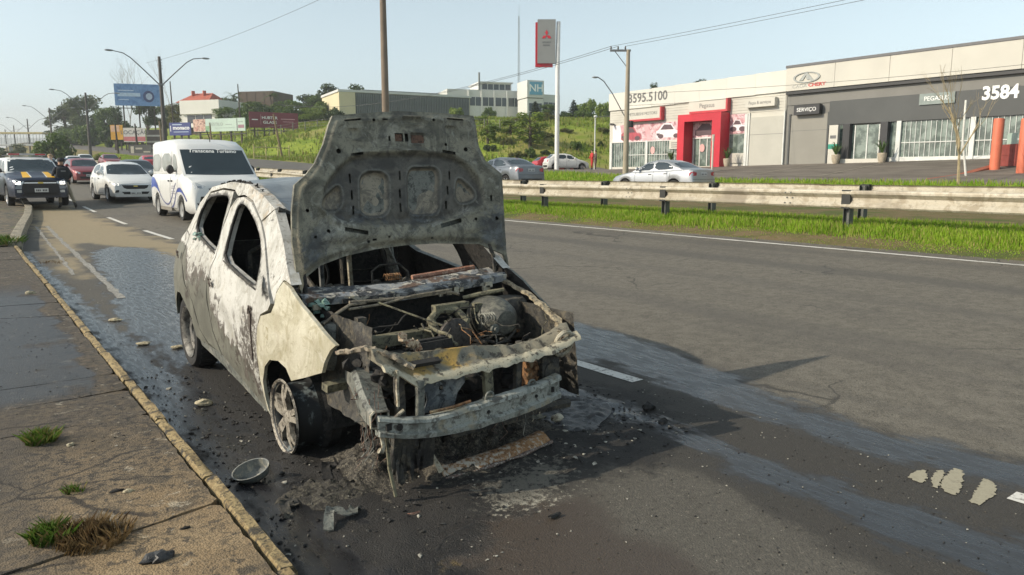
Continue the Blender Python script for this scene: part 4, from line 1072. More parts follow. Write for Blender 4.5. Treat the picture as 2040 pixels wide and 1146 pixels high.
m = MB(); m.tube([(2.16, 3.62, .62), (2.15, 3.68, .70), (2.22, 3.7, .75), (2.32, 3.68, .74), (2.36, 3.62, .68), (2.30, 3.6, .62)], .028, 8); m.box((2.3, 3.7, .76), (.24, .05, .04), .05); m.box((2.46, 3.66, .745), (.05, .04, .05)); part(m, 'intake_manifold', OLIVE)
HOSE = [SOOTB, SOOTB, CHAR, CHAR, OLIVE, RUST]
for i in range(70):
    x, y, z = rr.uniform(1.65, 2.72), rr.uniform(3.25, 3.85), rr.uniform(.45, .72); pts = []
    d = Vector((rr.uniform(-1, 1), rr.uniform(-1, 1), rr.uniform(-.4, .4))).normalized()
    p = Vector((x, y, z))
    for k in range(7):
        pts.append(p.copy()); d = (d + Vector((rr.uniform(-.6, .6), rr.uniform(-.6, .6), rr.uniform(-.5, .4)))).normalized(); p += d * .05
        p.x = min(2.78, max(1.6, p.x)); p.y = min(3.9, max(3.2, p.y)); p.z = min(.76, max(.35, p.z))
    m = MB(); m.tube(pts, rr.choice([.002, .003, .004, .006, .01]), 6); part(m, 'hose', rr.choice(HOSE))
m = MB()
for i in range(170):
    m.lump((rr.uniform(1.62, 2.74), rr.uniform(3.2, 3.9), rr.uniform(.42, .60)), (rr.uniform(.02, .09), rr.uniform(.02, .07), rr.uniform(.015, .05)), i + 300, .5, 1, rr.choice([0, 0, 1, 2]))
tag(part(m, 'burnt_scraps', [CHAR, OLIVE, RUST], smooth=None), kind='stuff')
m = MB()
for i in range(34):
    x = rr.choice([1.42, 1.44, 1.47, rr.uniform(1.4, 1.6), rr.uniform(1.9, 2.55)]); y = rr.uniform(2.95, 3.15); z = rr.uniform(.36, .58) if x < 1.7 else .33
    L = rr.uniform(.06, .26); pts = [(x + .012 * noise.noise((k * .9, i, 0)) * k, y + .01 * noise.noise((k, i, 4)) * k, z - L * k / 6) for k in range(7)]
    m.tube(pts, .0018, 4, rr.choice([0, 0, 1]))
tag(part(m, 'hanging_wires', [mottle('copper_wire', [(.2, .1, .06), (.1, .06, .05), (.3, .24, .18)], 30, .7), GREYB], smooth=None), kind='stuff')
m = MB(); m.box((1.64, 3.08, .20), (.14, .03, .2), .05, 0, .12)
for i in range(9): m.lump((1.57 + .02 * i, 3.06, rr.uniform(.08, .28)), (.03, .02, rr.uniform(.06, .14)), i + 90, .5)
part(m, 'radiator_remains', CHAR, smooth=30)
m = MB(); m.tube([(1.505, 3.0, .33), (1.51, 2.99, .18), (1.53, 2.97, .04)], .009, 6); part(m, 'bent_strip', OLIVE)
m = MB(); m.box((1.76, 3.08, .2), (.07, .05, .2), .2, 0, .1); m.box((2.2, 3.15, .22), (.5, .05, .06)); m.tube([(1.5, 3.2, .22), (2.8, 3.2, .2)], .03, 6); part(m, 'lower_crossmember', CHAR, smooth=30)

# wheels
STREAK = NT('streaked_barrel'); _co = STREAK.pos(); _a = STREAK.noise(_co, 13, 7, .65, stretch=(1, 1.6, .3)); _b = STREAK.noise(_co, 40, 5, .7)
_k = STREAK.mix(STREAK.step(_a, .52, .64), (.014, .015, .016), (.16, .185, .185)); _k = STREAK.mix(STREAK.step(_a, .66, .74), _k, (.4, .42, .4)); STREAK.out(STREAK.mix(STREAK.math('MULTIPLY', STREAK.step(_b, .5, .62), .6), _k, (.02, .02, .02)), .6, .1)
def wheel(cx, cy, cz, side, tyre, rimmat, spokes, Rr=.195):
    w = thing('wheel', None, None, (cx, cy, cz)); w.parent = CAR
    w.location = Vector((cx, cy, cz)) - CAR.location; WORLD[w.name] = Matrix.Translation((cx, cy, cz))
    o = side       # -1: outer face towards -X
    f = lambda pr: [(r_, o * h) for r_, h in pr]
    if tyre:
        m = MB(); m.lathe(f([(.195, .085), (.235, .10), (.27, .095), (.286, .07), (.290, .03), (.290, -.03), (.286, -.07), (.27, -.095), (.22, -.1), (.195, -.085)]), (cx, cy, cz), 'X', 40)
        for k in range(40):
            a = k / 40 * 6.283; m.box((cx, cy + .2895 * math.cos(a), cz + .2895 * math.sin(a)), (.13, .012, .008), 0, 0, a + math.pi / 2)
        m.build('tyre', TYRE, w, smooth=40)
    m = MB()
    m.lathe(f([(Rr + .012, .098), (Rr + .016, .088), (Rr, .080), (Rr - .012, .07), (Rr - .014, -.05), (Rr, -.075), (Rr + .012, -.08), (Rr - .02, -.06), (Rr - .026, .06), (Rr - .008, .088)]), (cx, cy, cz), 'X', 40, close=True)
    m.build('rim', rimmat if tyre else STREAK, w, smooth=40)
    if not tyre: m = MB(); m.lathe(f([(Rr - .012, .084), (Rr + .014, .101), (Rr + .018, .09), (Rr + .004, .082)]), (cx, cy, cz), 'X', 40, close=True); m.build('rim_lip', rimmat, w, smooth=40)
    if spokes:
        m = MB()
        for k in range(5):
            a = k / 5 * 6.283 + .35
            for s in (-1, 1):
                a0 = a + s * .16; a1 = a + s * .10
                r0 = []
                for t_, aw in ((0.0, .045), (.5, .034), (1.0, .03)):
                    rad = .045 + (Rr - .06) * t_; an = a1 + (a0 - a1) * t_; xo = .075 - .0 * t_ + .012 * math.sin(t_ * 3.1)
                    c = Vector((0, math.cos(an), math.sin(an))) * rad; tn = Vector((0, -math.sin(an), math.cos(an)))
                    r0.append([Vector((cx + o * (xo + .008), cy, cz)) + c - tn * aw / 2, Vector((cx + o * (xo + .008), cy, cz)) + c + tn * aw / 2, Vector((cx + o * (xo - .02), cy, cz)) + c + tn * aw / 2, Vector((cx + o * (xo - .02), cy, cz)) + c - tn * aw / 2])
                m.loft(r0)
        m.lathe(f([(0, .088), (.03, .088), (.055, .08), (.06, .05)]), (cx, cy, cz), 'X', 20)
        m.build('spokes', rimmat, w, smooth=40)
        m = MB(); m.lathe(f([(0, .0), (.12, .0), (.13, -.01), (.13, -.03), (0, -.03)]), (cx, cy, cz), 'X', 30); m.build('brake_disc', CHAR, w, smooth=40)
    else:
        m = MB(); m.lathe(f([(0, .02), (.05, .025), (.06, .055), (.09, .06), (.12, .035), (.15, .03), (Rr - .02, .05)]), (cx, cy, cz), 'X', 30)
        for k in range(8):
            a = k / 8 * 6.283; m.box((cx + o * .046, cy + .125 * math.cos(a), cz + .125 * math.sin(a)), (.01, .03, .022), 0, 0, a)
        m.build('wheel_disc', rimmat, w, smooth=40)
    return w
ALLOY = mottle('burnt_alloy', [(.22, .195, .155), (.36, .325, .265), (.11, .09, .07), (.05, .042, .036)], 18, .6, .25)
STEELR = mottle('dusty_steel_rim', [(.13, .125, .11), (.2, .19, .17), (.06, .056, .05)], 10, .6, .3)
wheel(1.44, 3.93, .207, -1, False, ALLOY, True)
wheel(1.485, 6.22, .287, -1, True, STEELR, False)
wheel(2.90, 3.93, .16, 1, False, CHAR, True)
wheel(2.875, 6.22, .287, 1, True, STEELR, False)
m = MB(); m.lathe([(.1, .09), (.15, .085), (.165, .05), (.17, .01), (.15, .0)], (1.52, 3.93, .205), 'X', 32); m.lathe([(.0, .06), (.08, .06), (.09, .1), (.0, .14)], (1.52, 3.93, .205), 'X', 24); part(m, 'brake_drum', mottle('streaked_drum', [(.03, .032, .034), (.08, .09, .095), (.3, .33, .33)], 9, .6, .2))
m = MB(); m.lathe([(.215, -.03), (.226, 0), (.215, .03), (.205, 0)], (1.535, 3.93, .213), 'X', 36, close=True); m.lathe([(.2, -.01), (.212, .03), (.205, .07), (.195, .02)], (1.535, 3.93, .2), 'X', 36, close=True); part(m, 'tyre_bead', SOOTB)
for cx in (1.50, 2.86):      # wheel-arch liners
    m = MB(); m.grid(lambda u, v: ((cx - .02 + .2 * v) if cx < 2 else (cx + .02 - .2 * v), 4.06 - .36 * math.cos(math.pi * u), .16 + .32 * math.sin(math.pi * u)), 16, 3); part(m, 'arch_liner', SOOTB)
    m = MB(); m.grid(lambda u, v: ((cx - .04 + .2 * v) if cx < 2 else (cx + .04 - .2 * v), 6.28 - .37 * math.cos(math.pi * u), .22 + .37 * math.sin(math.pi * u)), 16, 3); part(m, 'arch_liner', SOOTB)

# handles, mirror stub, hanging rag of glass
def blob(name, c, d, mat, n=8, seed=0):
    m = MB(); r2 = random.Random(seed)
    for i in range(n): m.lump((c[0] + r2.uniform(-.5, .5) * d[0], c[1] + r2.uniform(-.5, .5) * d[1], c[2] + r2.uniform(-.5, .5) * d[2]), (d[0] * .7, d[1] * .5, d[2] * .5), i + seed, .5)
    return part(m, name, mat, smooth=30)
HND = mottle('melted_handle', [(.035, .025, .022), (.08, .055, .045), (.14, .12, .1)], 26, .7)
blob('door_handle', (1.372, 5.405, .786), (.012, .045, .05), HND, 9, 1); blob('door_handle', (1.39, 6.40, .905), (.012, .04, .06), HND, 9, 2)
blob('mirror_stub', (1.372, 4.535, .715), (.012, .045, .06), HND, 10, 3)
m = MB(); m.tube([(1.372, 4.52, .70), (1.371, 4.53, .6), (1.372, 4.525, .5), (1.373, 4.52, .4)], .006, 5); part(m, 'melted_trim', HND)
m = MB(); V, F = cdt(subdiv([(4.20, .66), (4.28, .665), (4.27, .60), (4.215, .585)], .02), [], .03); sheet(V, F, lambda Y, z: (XS(Y, z) - .003, Y, z), .004, lambda Y, z: (-1, 0, 0), m); part(m, 'side_repeater', mottle('tan_patch', [(.3, .26, .16), (.38, .34, .23)], 14, .6))
GLS = mottle('melted_glass', [(.1, .2, .16), (.2, .32, .27), (.3, .38, .33)], 30, .25)
blob('melted_glass', (1.47, 6.05, 1.06), (.05, .14, .05), GLS, 12, 5)
blob('fluid_bottle', (1.56, 3.88, .80), (.07, .07, .07), GLS, 9, 17)
m = MB()
for i in range(26): m.lump((rr.uniform(1.46, 1.66), rr.uniform(3.14, 3.4), rr.uniform(.38, .62)), (rr.uniform(.04, .11), rr.uniform(.04, .1), rr.uniform(.03, .09)), i + 500, .5)
tag(part(m, 'dark_cavity_filler', SOOTB, smooth=30), kind='stuff')  # black lumps added to keep the left headlight cavity dark
for wn2, off_ in ((FWI, .012), (RWI, .012)):
    lp_ = subdiv(chaikin(wn2, 1), .05); m = MB(); m.tube([(XS(a, b) + off_ + .004 * noise.noise((a * 9, b * 9, 2)), a, b) for a, b in lp_ + lp_[:1]], [.008 + .006 * abs(noise.noise((k * .6, 3, 1))) for k in range(len(lp_) + 1)], 6); part(m, 'sooted_frame', SOOTB)
mnd = lambda x, y: .20 * math.exp(-((x - 2.05) / .62) ** 2 - ((y - 3.42) / .26) ** 2) * (.6 + .8 * noise.noise((x * 6, y * 6, 1)) + .35 * noise.noise((x * 17, y * 17, 2)) + .2 * noise.noise((x * 38, y * 38, 6)))
m = MB(); m.grid(lambda u, v: (1.45 + 1.35 * u, 2.95 + .95 * v, max(-.02, mnd(1.45 + 1.35 * u, 2.95 + .95 * v)) - .004), 90, 64); HEAP_MB = m
m = MB()
for (a, b) in (((5.25, .95), (4.49, .85)), ((6.17, 1.09), (5.48, .98))):
    m.tube([(XS(a[0] + (b[0] - a[0]) * k / 6, a[1] + (b[1] - a[1]) * k / 6) + .004, a[0] + (b[0] - a[0]) * k / 6, a[1] + (b[1] - a[1]) * k / 6 - .004 + .006 * noise.noise((k * 1.7, a[0], 0))) for k in range(7)], .009, 5)
part(m, 'window_seal', CHAR)

# ------------------------------------------------------------------ traffic
GLASS = NT('car_glass'); _co = GLASS.pos('obj'); GLASS.out(GLASS.mix(GLASS.noise(_co, 1.5, 3), (.014, .022, .028), (.035, .052, .06)), .08, 0, None, .6)  # bluish tint is sky reflection laid into the base colour
PALEGL = NT('pale_reflect_glass'); _co = PALEGL.pos('obj'); PALEGL.out(PALEGL.mix(PALEGL.step(PALEGL.noise(_co, 1.3, 3), .35, .65), (.2, .22, .2), (.33, .35, .33)), .1, 0, None, .6)  # pale grey is a painted reflection on the side windows
BLACKP = plain('black_plastic', (.018, .018, .019), .55, 0, .2)
CHROME = plain('chrome_trim', (.6, .6, .6), .18, 1.0, .05)
ALLOYW = plain('alloy_wheel', (.42, .42, .42), .35, .7, .12, 8)
REDLENS = plain('red_lens', (.42, .02, .03), .18, 0, .2, 12, coat=.5)
AMBER = plain('amber_lens', (.6, .2, .03), .2, 0, .1)
CLEAR = plain('headlight_lens', (.55, .57, .57), .12, .3, .25, 14, coat=.6)
PLATE = plain('plate_white', (.6, .6, .58), .5, 0, .06)
DARKGAP = plain('shut_line', (.01, .01, .01), .9, 0, .05)
def lamp_mat(name, c, s):
    t = NT(name); t.out((.8, .8, .75), .2); t.b.inputs['Emission Color'].default_value = (*c, 1); t.b.inputs['Emission Strength'].default_value = s
    return t.mat
LIT = lamp_mat('lit_headlamp', (1, .93, .8), 2.2)
def carpaint(name, c, metal=0.0, rough=.3):
    if name in MATS: return MATS[name]
    t = NT(name); co = t.pos('obj'); xyz = t.sep(co)
    n = t.noise(co, 2.2, 6, .6); d = t.noise(co, 9, 6, .65)
    k = t.mix(t.step(n, .3, .7), tuple(q * .93 for q in c), c)
    dirt = t.math('MULTIPLY', t.step(t.math('ADD', xyz[2], t.math('MULTIPLY', d, .35)), .75, .3), .35)
    k = t.mix(dirt, k, (.16, .135, .1))
    return t.out(k, t.math('ADD', rough, t.math('MULTIPLY', d, .12)), metal, None, .5, .35)
def wheel_mesh(r, spoked=True, key=[{}]):
    k = (round(r, 3), spoked)
    if k in key[0]: return key[0][k]
    m = MB(); w = .105
    m.lathe([(r * .66, -w * .8), (r * .8, -w), (r * .95, -w), (r, -w * .7), (r, w * .7), (r * .95, w), (r * .8, w), (r * .66, w * .8)], (0, 0, 0), 'X', 28, 0)
    m.lathe([(r * .68, -w * .95), (r * .62, -w * .7), (r * .6, -w * .2), (r * .6, w * .5), (r * .68, w * .9)], (0, 0, 0), 'X', 28, 1)
    m.lathe([(0, -w * .25), (r * .6, -w * .25)], (0, 0, 0), 'X', 20, 2)
    n = 6 if spoked else 0
    for i in range(n):
        a = i / n * 6.283; c, s = math.cos(a), math.sin(a)
        m.box((-w * .72, c * r * .34, s * r * .34), (.03, r * .62, r * .16), 0, 1, a)
    m.lathe([(0, -w * .9), (r * .16, -w * .85), (r * .2, -w * .6)], (0, 0, 0), 'X', 14, 1)
    if not spoked: m.lathe([(0, -w * .7), (r * .3, -w * .75), (r * .45, -w * .6), (r * .62, -w * .8)], (0, 0, 0), 'X', 24, 1)
    o = m.build('wheel', [TYRE, ALLOYW if spoked else plain('steel_hubcap', (.3, .3, .29), .5, .3), BLACKP], None, smooth=40)
    me = o.data; bpy.data.objects.remove(o); key[0][k] = me
    return me
SPEC = {
 'hatch': dict(L=3.95, W=1.70, sill=.2, r=.30, ax=(-1.27, 1.27), tum=.26, crown=.045,
    top=[(-1.97, .46), (-1.95, .62), (-1.84, .71), (-1.5, .83), (-.95, .97), (1.7, 1.0), (1.88, .96), (1.96, .72)],
    cab=[(-1.02, .945), (-.28, 1.38), (.2, 1.47), (.9, 1.46), (1.35, 1.40), (1.86, .97)],
    sw=[[(-.66, .99), (-.22, 1.32), (.12, 1.37), (.16, 1.0)], [(.24, 1.0), (.21, 1.375), (.9, 1.37), (1.16, 1.3), (1.3, 1.06)]]),
 'sedan': dict(L=4.5, W=1.74, sill=.2, r=.31, ax=(-1.35, 1.32), tum=.26, crown=.04,
    top=[(-2.24, .46), (-2.22, .62), (-2.05, .74), (-1.6, .85), (-1.0, .95), (1.3, 1.03), (2.05, 1.06), (2.2, 1.0), (2.24, .62)],
    cab=[(-1.08, .93), (-.25, 1.38), (.25, 1.46), (.75, 1.43), (1.1, 1.34), (1.78, 1.04)],
    sw=[[(-.7, 1.0), (-.2, 1.33), (.15, 1.37), (.18, 1.02)], [(.26, 1.02), (.23, 1.375), (.75, 1.35), (1.02, 1.27), (1.3, 1.1), (1.1, 1.06)]]),
 'suv': dict(L=4.85, W=1.9, sill=.36, r=.385, ax=(-1.48, 1.36), tum=.2, crown=.05,
    top=[(-2.42, .62), (-2.41, .90), (-2.30, .99), (-1.9, 1.08), (-1.2, 1.22), (2.1, 1.22), (2.36, 1.15), (2.42, .7)],
    cab=[(-1.3, 1.19), (-.5, 1.70), (0, 1.80), (1.6, 1.80), (1.95, 1.72), (2.35, 1.18)],
    sw=[[(-.9, 1.22), (-.45, 1.62), (.05, 1.68), (.08, 1.24)], [(.18, 1.24), (.15, 1.68), (1.0, 1.69), (1.05, 1.25)], [(1.15, 1.25), (1.1, 1.69), (1.7, 1.68), (2.0, 1.28)]]),
 'van': dict(L=5.3, W=2.0, sill=.26, r=.345, ax=(-1.72, 1.45), tum=.05, crown=.03,
    top=[(-2.64, .60), (-2.62, .95), (-2.45, 1.16), (-2.0, 1.34), (-1.7, 1.42), (2.5, 1.42), (2.6, 1.35), (2.64, .7)],
    cab=[(-1.95, 1.36), (-1.12, 2.12), (-.92, 2.30), (-.45, 2.46), (.2, 2.50), (2.2, 2.49), (2.5, 2.42), (2.63, 1.3)],
    sw=[[(-1.25, 1.46), (-.98, 1.98), (-.6, 2.03), (-.58, 1.48)], [(-.42, 1.48), (-.44, 2.04), (.85, 2.05), (.85, 1.48)], [(1.0, 1.48), (1.0, 2.05), (2.3, 2.05), (2.38, 1.48)]]),
}
def vehicle(name, label, cat, loc, rz, kind, paint, group=None, scale=1.0, spoked=True, face='grille', sides=(-1, 1), lit=False, tail=True, glass=GLASS, **kw):
    S = SPEC[kind]; root = thing(name, label, cat, loc, rz, group, scale); local(root)
    L, W = S['L'], S['W']
    tx = [p[0] for p in S['top']]; tz = [p[1] for p in S['top']]
    ztop = lambda y: float(np.interp(y, tx, tz))
    def hw(y):
        f = max(0, (-L / 2 + .75 - y) / .75); b = max(0, (y - L / 2 + .6) / .6)
        return W / 2 * (1 - .17 * f ** 2.4 - .11 * b ** 2.4)
    ra = S['r'] * 1.16
    def zbot(y):
        z = S['sill'] - (.03 if abs(y) > L / 2 - .5 else 0)
        for a in S['ax']:
            if abs(y - a) < ra: z = max(z, S['r'] + math.sqrt(ra * ra - (y - a) ** 2) * .98)
        return z
    st = set(np.linspace(-L / 2 + .01, L / 2 - .01, 30)) | set(tx)
    for a in S['ax']:
        for k in range(-9, 10): st.add(a + ra * math.sin(k / 9 * math.pi / 2) * .9999)
        st.add(a - ra - .004); st.add(a + ra + .004)
    st = sorted(st); rings = []
    FR = [(0, .92), (.07, .982), (.3, 1.0), (.55, 1.0), (.8, .978), (.93, .945), (1.0, .88)]
    for y in st:
        z0, z1, w = zbot(y), ztop(y), hw(y)
        half = [(w * k, y, z0 + (z1 - z0) * f) for f, k in FR] + [(w * .55, y, z1 + S['crown'] * .75)]
        rings.append([(-x, yy, z) for x, yy, z in half] + [(0, y, z1 + S['crown'])] + list(reversed(half)))
    body = MB(); body.loft(rings, closed=True)
    b_ob = body.build('body', paint, root, smooth=38)
    # cabin
    C = S['cab']; cx = [p[0] for p in C]; cz = [p[1] for p in C]
    ys = sorted(set(list(np.linspace(C[0][0], C[-1][0], 26)) + cx)); rings = []
    for y in ys:
        z1 = float(np.interp(y, cx, cz)); z0 = min(ztop(y) - .02, z1 - .004); w0 = hw(y) * .915
        h = z1 - z0; w1 = w0 - S['tum'] * h
        half = [(w0, y, z0), (w0 - S['tum'] * h * .45, y, z0 + h * .5), (w1 + .01, y, z1 - min(.10, h * .3)), (w1 - .05, y, z1 - min(.03, h * .1)), (w1 * .6, y, z1 + .012)]
        rings.append([(-x, yy, z) for x, yy, z in half] + [(0, y, z1 + .02)] + list(reversed(half)))
    cabin = MB(); cabin.loft(rings, closed=True)
    cabin.build('cabin', kw.get('roof', paint), root, smooth=42)
    bvh = BVHTree.FromPolygons([Vector(v) for v in body.v + cabin.v], [f for f in body.f] + [tuple(i + len(body.v) for i in f) for f in cabin.f])
    def decal(pname, poly, view, mat, off=.004, step=.09, thick=0.0, parent=None, lbl=None, holes=()):
        V, F = cdt(subdiv(poly, step), holes, step)
        d = {'L': Vector((1, 0, 0)), 'R': Vector((-1, 0, 0)), 'F': Vector((0, 1, 0)), 'B': Vector((0, -1, 0)), 'T': Vector((0, 0, -1))}[view]
        out = []
        for a, b in V:
            o = {'L': Vector((-4, a, b)), 'R': Vector((4, a, b)), 'F': Vector((a, -6, b)), 'B': Vector((a, 6, b)), 'T': Vector((a, b, 5))}[view]
            hit = bvh.ray_cast(o, d)
            p = hit[0] if hit[0] is not None else bvh.find_nearest(o + d * (4 if view in 'LR' else 6 - L / 2))[0]
            out.append(p - d * off)
        m = MB()
        if thick:
            n = len(out); E = {}
            for f in F:
                for i, j in zip(f, f[1:] + f[:1]): E[(i, j)] = 1
            m.add(out + [p + d * (thick) for p in out], list(F) + [(a, b, b + n, a + n) for (a, b) in E if (b, a) not in E])
        else: m.add(out, list(F))
        ob = m.build(pname, mat, parent or root, smooth=50)
        if lbl: ob['label'] = lbl
        return ob
    def line(pname, pts, view, wdt=.012, mat=DARKGAP, off=.003):
        m = MB(); d = {'L': Vector((1, 0, 0)), 'R': Vector((-1, 0, 0)), 'F': Vector((0, 1, 0)), 'B': Vector((0, -1, 0)), 'T': Vector((0, 0, -1))}[view]
        pts = subdiv(pts, .07, closed=False); A = []; B = []
        for i, (a, b) in enumerate(pts):
            p0 = pts[max(0, i - 1)]; p1 = pts[min(len(pts) - 1, i + 1)]; t = Vector((p1[0] - p0[0], p1[1] - p0[1])).normalized(); n = Vector((-t.y, t.x)) * wdt / 2
            for lst, s in ((A, 1), (B, -1)):
                u, v = a + n.x * s, b + n.y * s
                o = {'L': Vector((-4, u, v)), 'R': Vector((4, u, v)), 'F': Vector((u, -6, v)), 'B': Vector((u, 6, v)), 'T': Vector((u, v, 5))}[view]
                hit = bvh.ray_cast(o, d); p = hit[0] if hit[0] is not None else o + d * 3
                lst.append(p - d * off)
        n = len(A); m.add(A + B, [(i, i + 1, n + i + 1, n + i) for i in range(n - 1)])
        return m.build(pname, mat, root)
    # underbody, wheels
    m = MB(); m.bx((-W * .34, -L / 2 + .12, S['sill'] - .02), (W * .34, L / 2 - .12, S['sill'] + .3))
    for a in S['ax']: m.bx((-W * .46, a - ra, S['sill'] + .1), (W * .46, a + ra, S['r'] + ra * .9)) if False else None
    m.build('underbody', BLACKP, root)
    for a in S['ax']:
        for s in (-1, 1):
            o = bpy.data.objects.new('wheel', wheel_mesh(S['r'], spoked)); COL.objects.link(o); o.parent = root
            o.location = (s * (W / 2 - .115), a, S['r']); o.rotation_euler = (0, 0, 0 if s < 0 else math.pi)
    # glass
    bf, tf = C[0], C[1]; zt = kw.get('wt', C[2][1] - .075); zb_ = C[0][1] + (.07 if kind != 'van' else .03)
    wb = hw(bf[0]) * .915 - (.07 if kind != 'van' else .05); wt = wb - S['tum'] * (zt - zb_) - .02
    ws = [(-wb, zb_), (-wb * .5, zb_ - .02), (0, zb_ - .025), (wb * .5, zb_ - .02), (wb, zb_), (wt, zt - .02), (0, zt + .0), (-wt, zt - .02)]
    wo = decal('windscreen', ws, 'F', glass, .006)
    br, tr = C[-1], C[-3]
    zr_ = tr[1] - .07; zq = br[1] + (.09 if kind != 'van' else .3); wq = hw(br[0]) * .9 - .1; wr = wq - S['tum'] * (zr_ - zq)
    decal('rear_window', [(-wq, zq), (wq, zq), (wr, zr_), (-wr, zr_)], 'B', glass, .006)
    for s in sides:
        v = 'L' if s < 0 else 'R'
        for p in S['sw']: decal('side_window', chaikin(p, 1), v, kw.get('sglass', glass), .005)
        if kind != 'van':
            a = S['sw'][0]; b = S['sw'][1]
            line('door_gap', [(a[0][0] - .08, ztop(a[0][0]) - .01), (a[0][0] - .1, .6), (a[0][0] + .0, S['sill'] + .1), (b[-1][0] - .35, S['sill'] + .1), (b[-1][0] + .0, .62), (b[-1][0] + .05, ztop(b[-1][0]) - .02)], v)
            line('door_gap', [(b[0][0] - .04, ztop(b[0][0])), (b[0][0] - .04, S['sill'] + .1)], v)
            for y in (b[0][0] - .22, b[-1][0] - .22): decal('door_handle', slot(y, ztop(y) - .14, .17, .03), v, kw.get('handle', BLACKP), .02, .05, .02)
        m = MB(); y0 = S['sw'][0][0][0] + (.1 if kind != 'van' else .25); z0 = S['sw'][0][0][1] + .07; xw = hw(y0) * .97
        hh = .17 if kind != 'van' else .27
        m.lump((s * (xw + .09), y0, z0), (.2, .13, hh), 3, .08, 2); m.box((s * (xw - .02), y0 + .02, z0 - .05), (.14, .05, .04))
        m.build('wing_mirror', kw.get('mirror', paint), root, smooth=40)
        line('wheel_arch_lip', [(S['ax'][0] + ra * 1.03 * math.cos(t), S['r'] + ra * 1.03 * math.sin(t)) for t in np.linspace(.15, 2.99, 14)], v, .02, kw.get('arch', paint), .006)
    return root, decal, line, hw, ztop, bvh
def plate(decal, view, z, w=.4, h=.13, x=0):
    p = decal('number_plate', slot(x, z, w, h), view, PLATE, .016, .08, .012)
    for i in range(7):
        if i == 3: continue
        decal('plate_mark', slot(x - w * .36 + i * w * .12, z - .01, w * .07, h * .45), view, BLACKP, .0185, .08, 0, p)
def front(decal, L, W, zg, zl, wl, style, lit, paint, kind):
    """grille, lamps and lower intake for an oncoming car"""
    if style == 'onix':
        decal('grille', [(-.46, .60), (.46, .60), (.40, .50), (.30, .46), (-.30, .46), (-.40, .50)], 'F', BLACKP, .006)
        decal('lower_grille', [(-.48, .36), (.48, .36), (.40, .27), (-.40, .27)], 'F', BLACKP, .006)
        decal('chrome_bar', [(-.49, .625), (.49, .625), (.46, .605), (-.46, .605)], 'F', CHROME, .012)
        decal('badge', slot(0, .565, .14, .045), 'F', plain('gold_badge', (.5, .38, .1), .3, .8), .014)
        for s in (-1, 1):
            decal('headlight', [(s * .48, .62), (s * .70, .69), (s * .80, .74), (s * .79, .64), (s * .66, .57), (s * .50, .56)], 'F', CLEAR, .008)
            decal('lamp_glow', slot(s * .63, .63, .13, .06), 'F', LIT if lit else CHROME, .012)
            decal('fog_light', [(s * .56, .43), (s * .74, .42), (s * .70, .33), (s * .58, .34)], 'F', BLACKP, .006)
    else:
        decal('grille', [(-.42, .66), (.42, .66), (.36, .52), (-.36, .52)], 'F', BLACKP, .006)
        decal('lower_grille', [(-.55, .40), (.55, .40), (.48, .27), (-.48, .27)], 'F', BLACKP, .006)
        for s in (-1, 1):
            decal('headlight', [(s * .48, .64), (s * .78, .74), (s * .79, .62), (s * .5, .54)], 'F', LIT if lit else CLEAR, .008)
def rear(decal, line, kind, hi, badge=True):
    z = {'hatch': (.98, .72), 'sedan': (.98, .76)}[kind]
    for s in (-1, 1):
        decal('tail_light', [(s * .48, z[0] - .06), (s * .80, z[0]), (s * .82, z[1]), (s * .5, z[1] + .04)], 'B', REDLENS, .008)
    plate(decal, 'B', .86 if kind == 'sedan' else .62)
    decal('rear_bumper', [(-.62, .46), (.62, .46), (.58, .26), (-.58, .26)], 'B', BLACKP, .006)
    line('boot_gap', [(-.75, z[1] - .12), (.75, z[1] - .12)], 'B')

WHITE = carpaint('white_paint', (.70, .70, .68)); NAVY = carpaint('navy_paint', (.012, .02, .045), .3); MAROON = carpaint('maroon_paint', (.24, .035, .04), .3)
SILVER = carpaint('silver_paint', (.44, .45, .46), .6); GREYP = carpaint('grey_paint', (.2, .215, .235), .6); REDP = carpaint('red_paint', (.45, .02, .03)); DARKP = carpaint('dark_grey_paint', (.05, .055, .065), .4)

# police wagon on the kerb
x, y = 2.332, 34.804
y_ = y
pol, dec, lin, hw_, zt_, bv_ = vehicle('police_car', 'dark blue police wagon with yellow bonnet stripes, parked on the kerb', 'police car', (x, y, float(zr(y)) + .03), R(4), 'suv', NAVY, scale=1.03, roof=carpaint('white_roof', (.7, .71, .7)), mirror=BLACKP, arch=BLACKP)
YST = plain('yellow_stripe', (.75, .42, .02), .4, 0, .08); WST = plain('white_stripe', (.75, .74, .7), .4, 0, .05)
for s in (-1, 1):
    dec('bonnet_stripe', [(s * .26, -2.24), (s * .50, -2.24), (s * .42, -1.32), (s * .26, -1.32)], 'T', YST, .006)
    dec('stripe_edge', [(s * .22, -2.24), (s * .255, -2.24), (s * .255, -1.32), (s * .23, -1.32)], 'T', WST, .006)
    dec('headlight', [(s * .50, .91), (s * .74, .97), (s * .88, 1.0), (s * .86, .82), (s * .70, .76), (s * .54, .78)], 'F', CLEAR, .008)
    dec('lamp_glow', slot(s * .68, .86, .16, .10), 'F', LIT, .014)
    dec('fog_light', slot(s * .66, .56, .14, .09), 'F', CLEAR, .01)
    dec('bumper_corner', [(s * .56, .76), (s * .84, .74), (s * .86, .66), (s * .58, .64)], 'F', carpaint('grey_bumper', (.2, .22, .25), .4), .01)
dec('grille', [(-.50, .95), (.50, .95), (.46, .74), (-.46, .74)], 'F', BLACKP, .006)
dec('chrome_bar', [(-.5, .875), (.5, .875), (.49, .84), (-.49, .84)], 'F', CHROME, .014)
dec('badge', slot(0, .858, .16, .06), 'F', plain('gold_badge', (.5, .38, .1), .3, .8), .02)
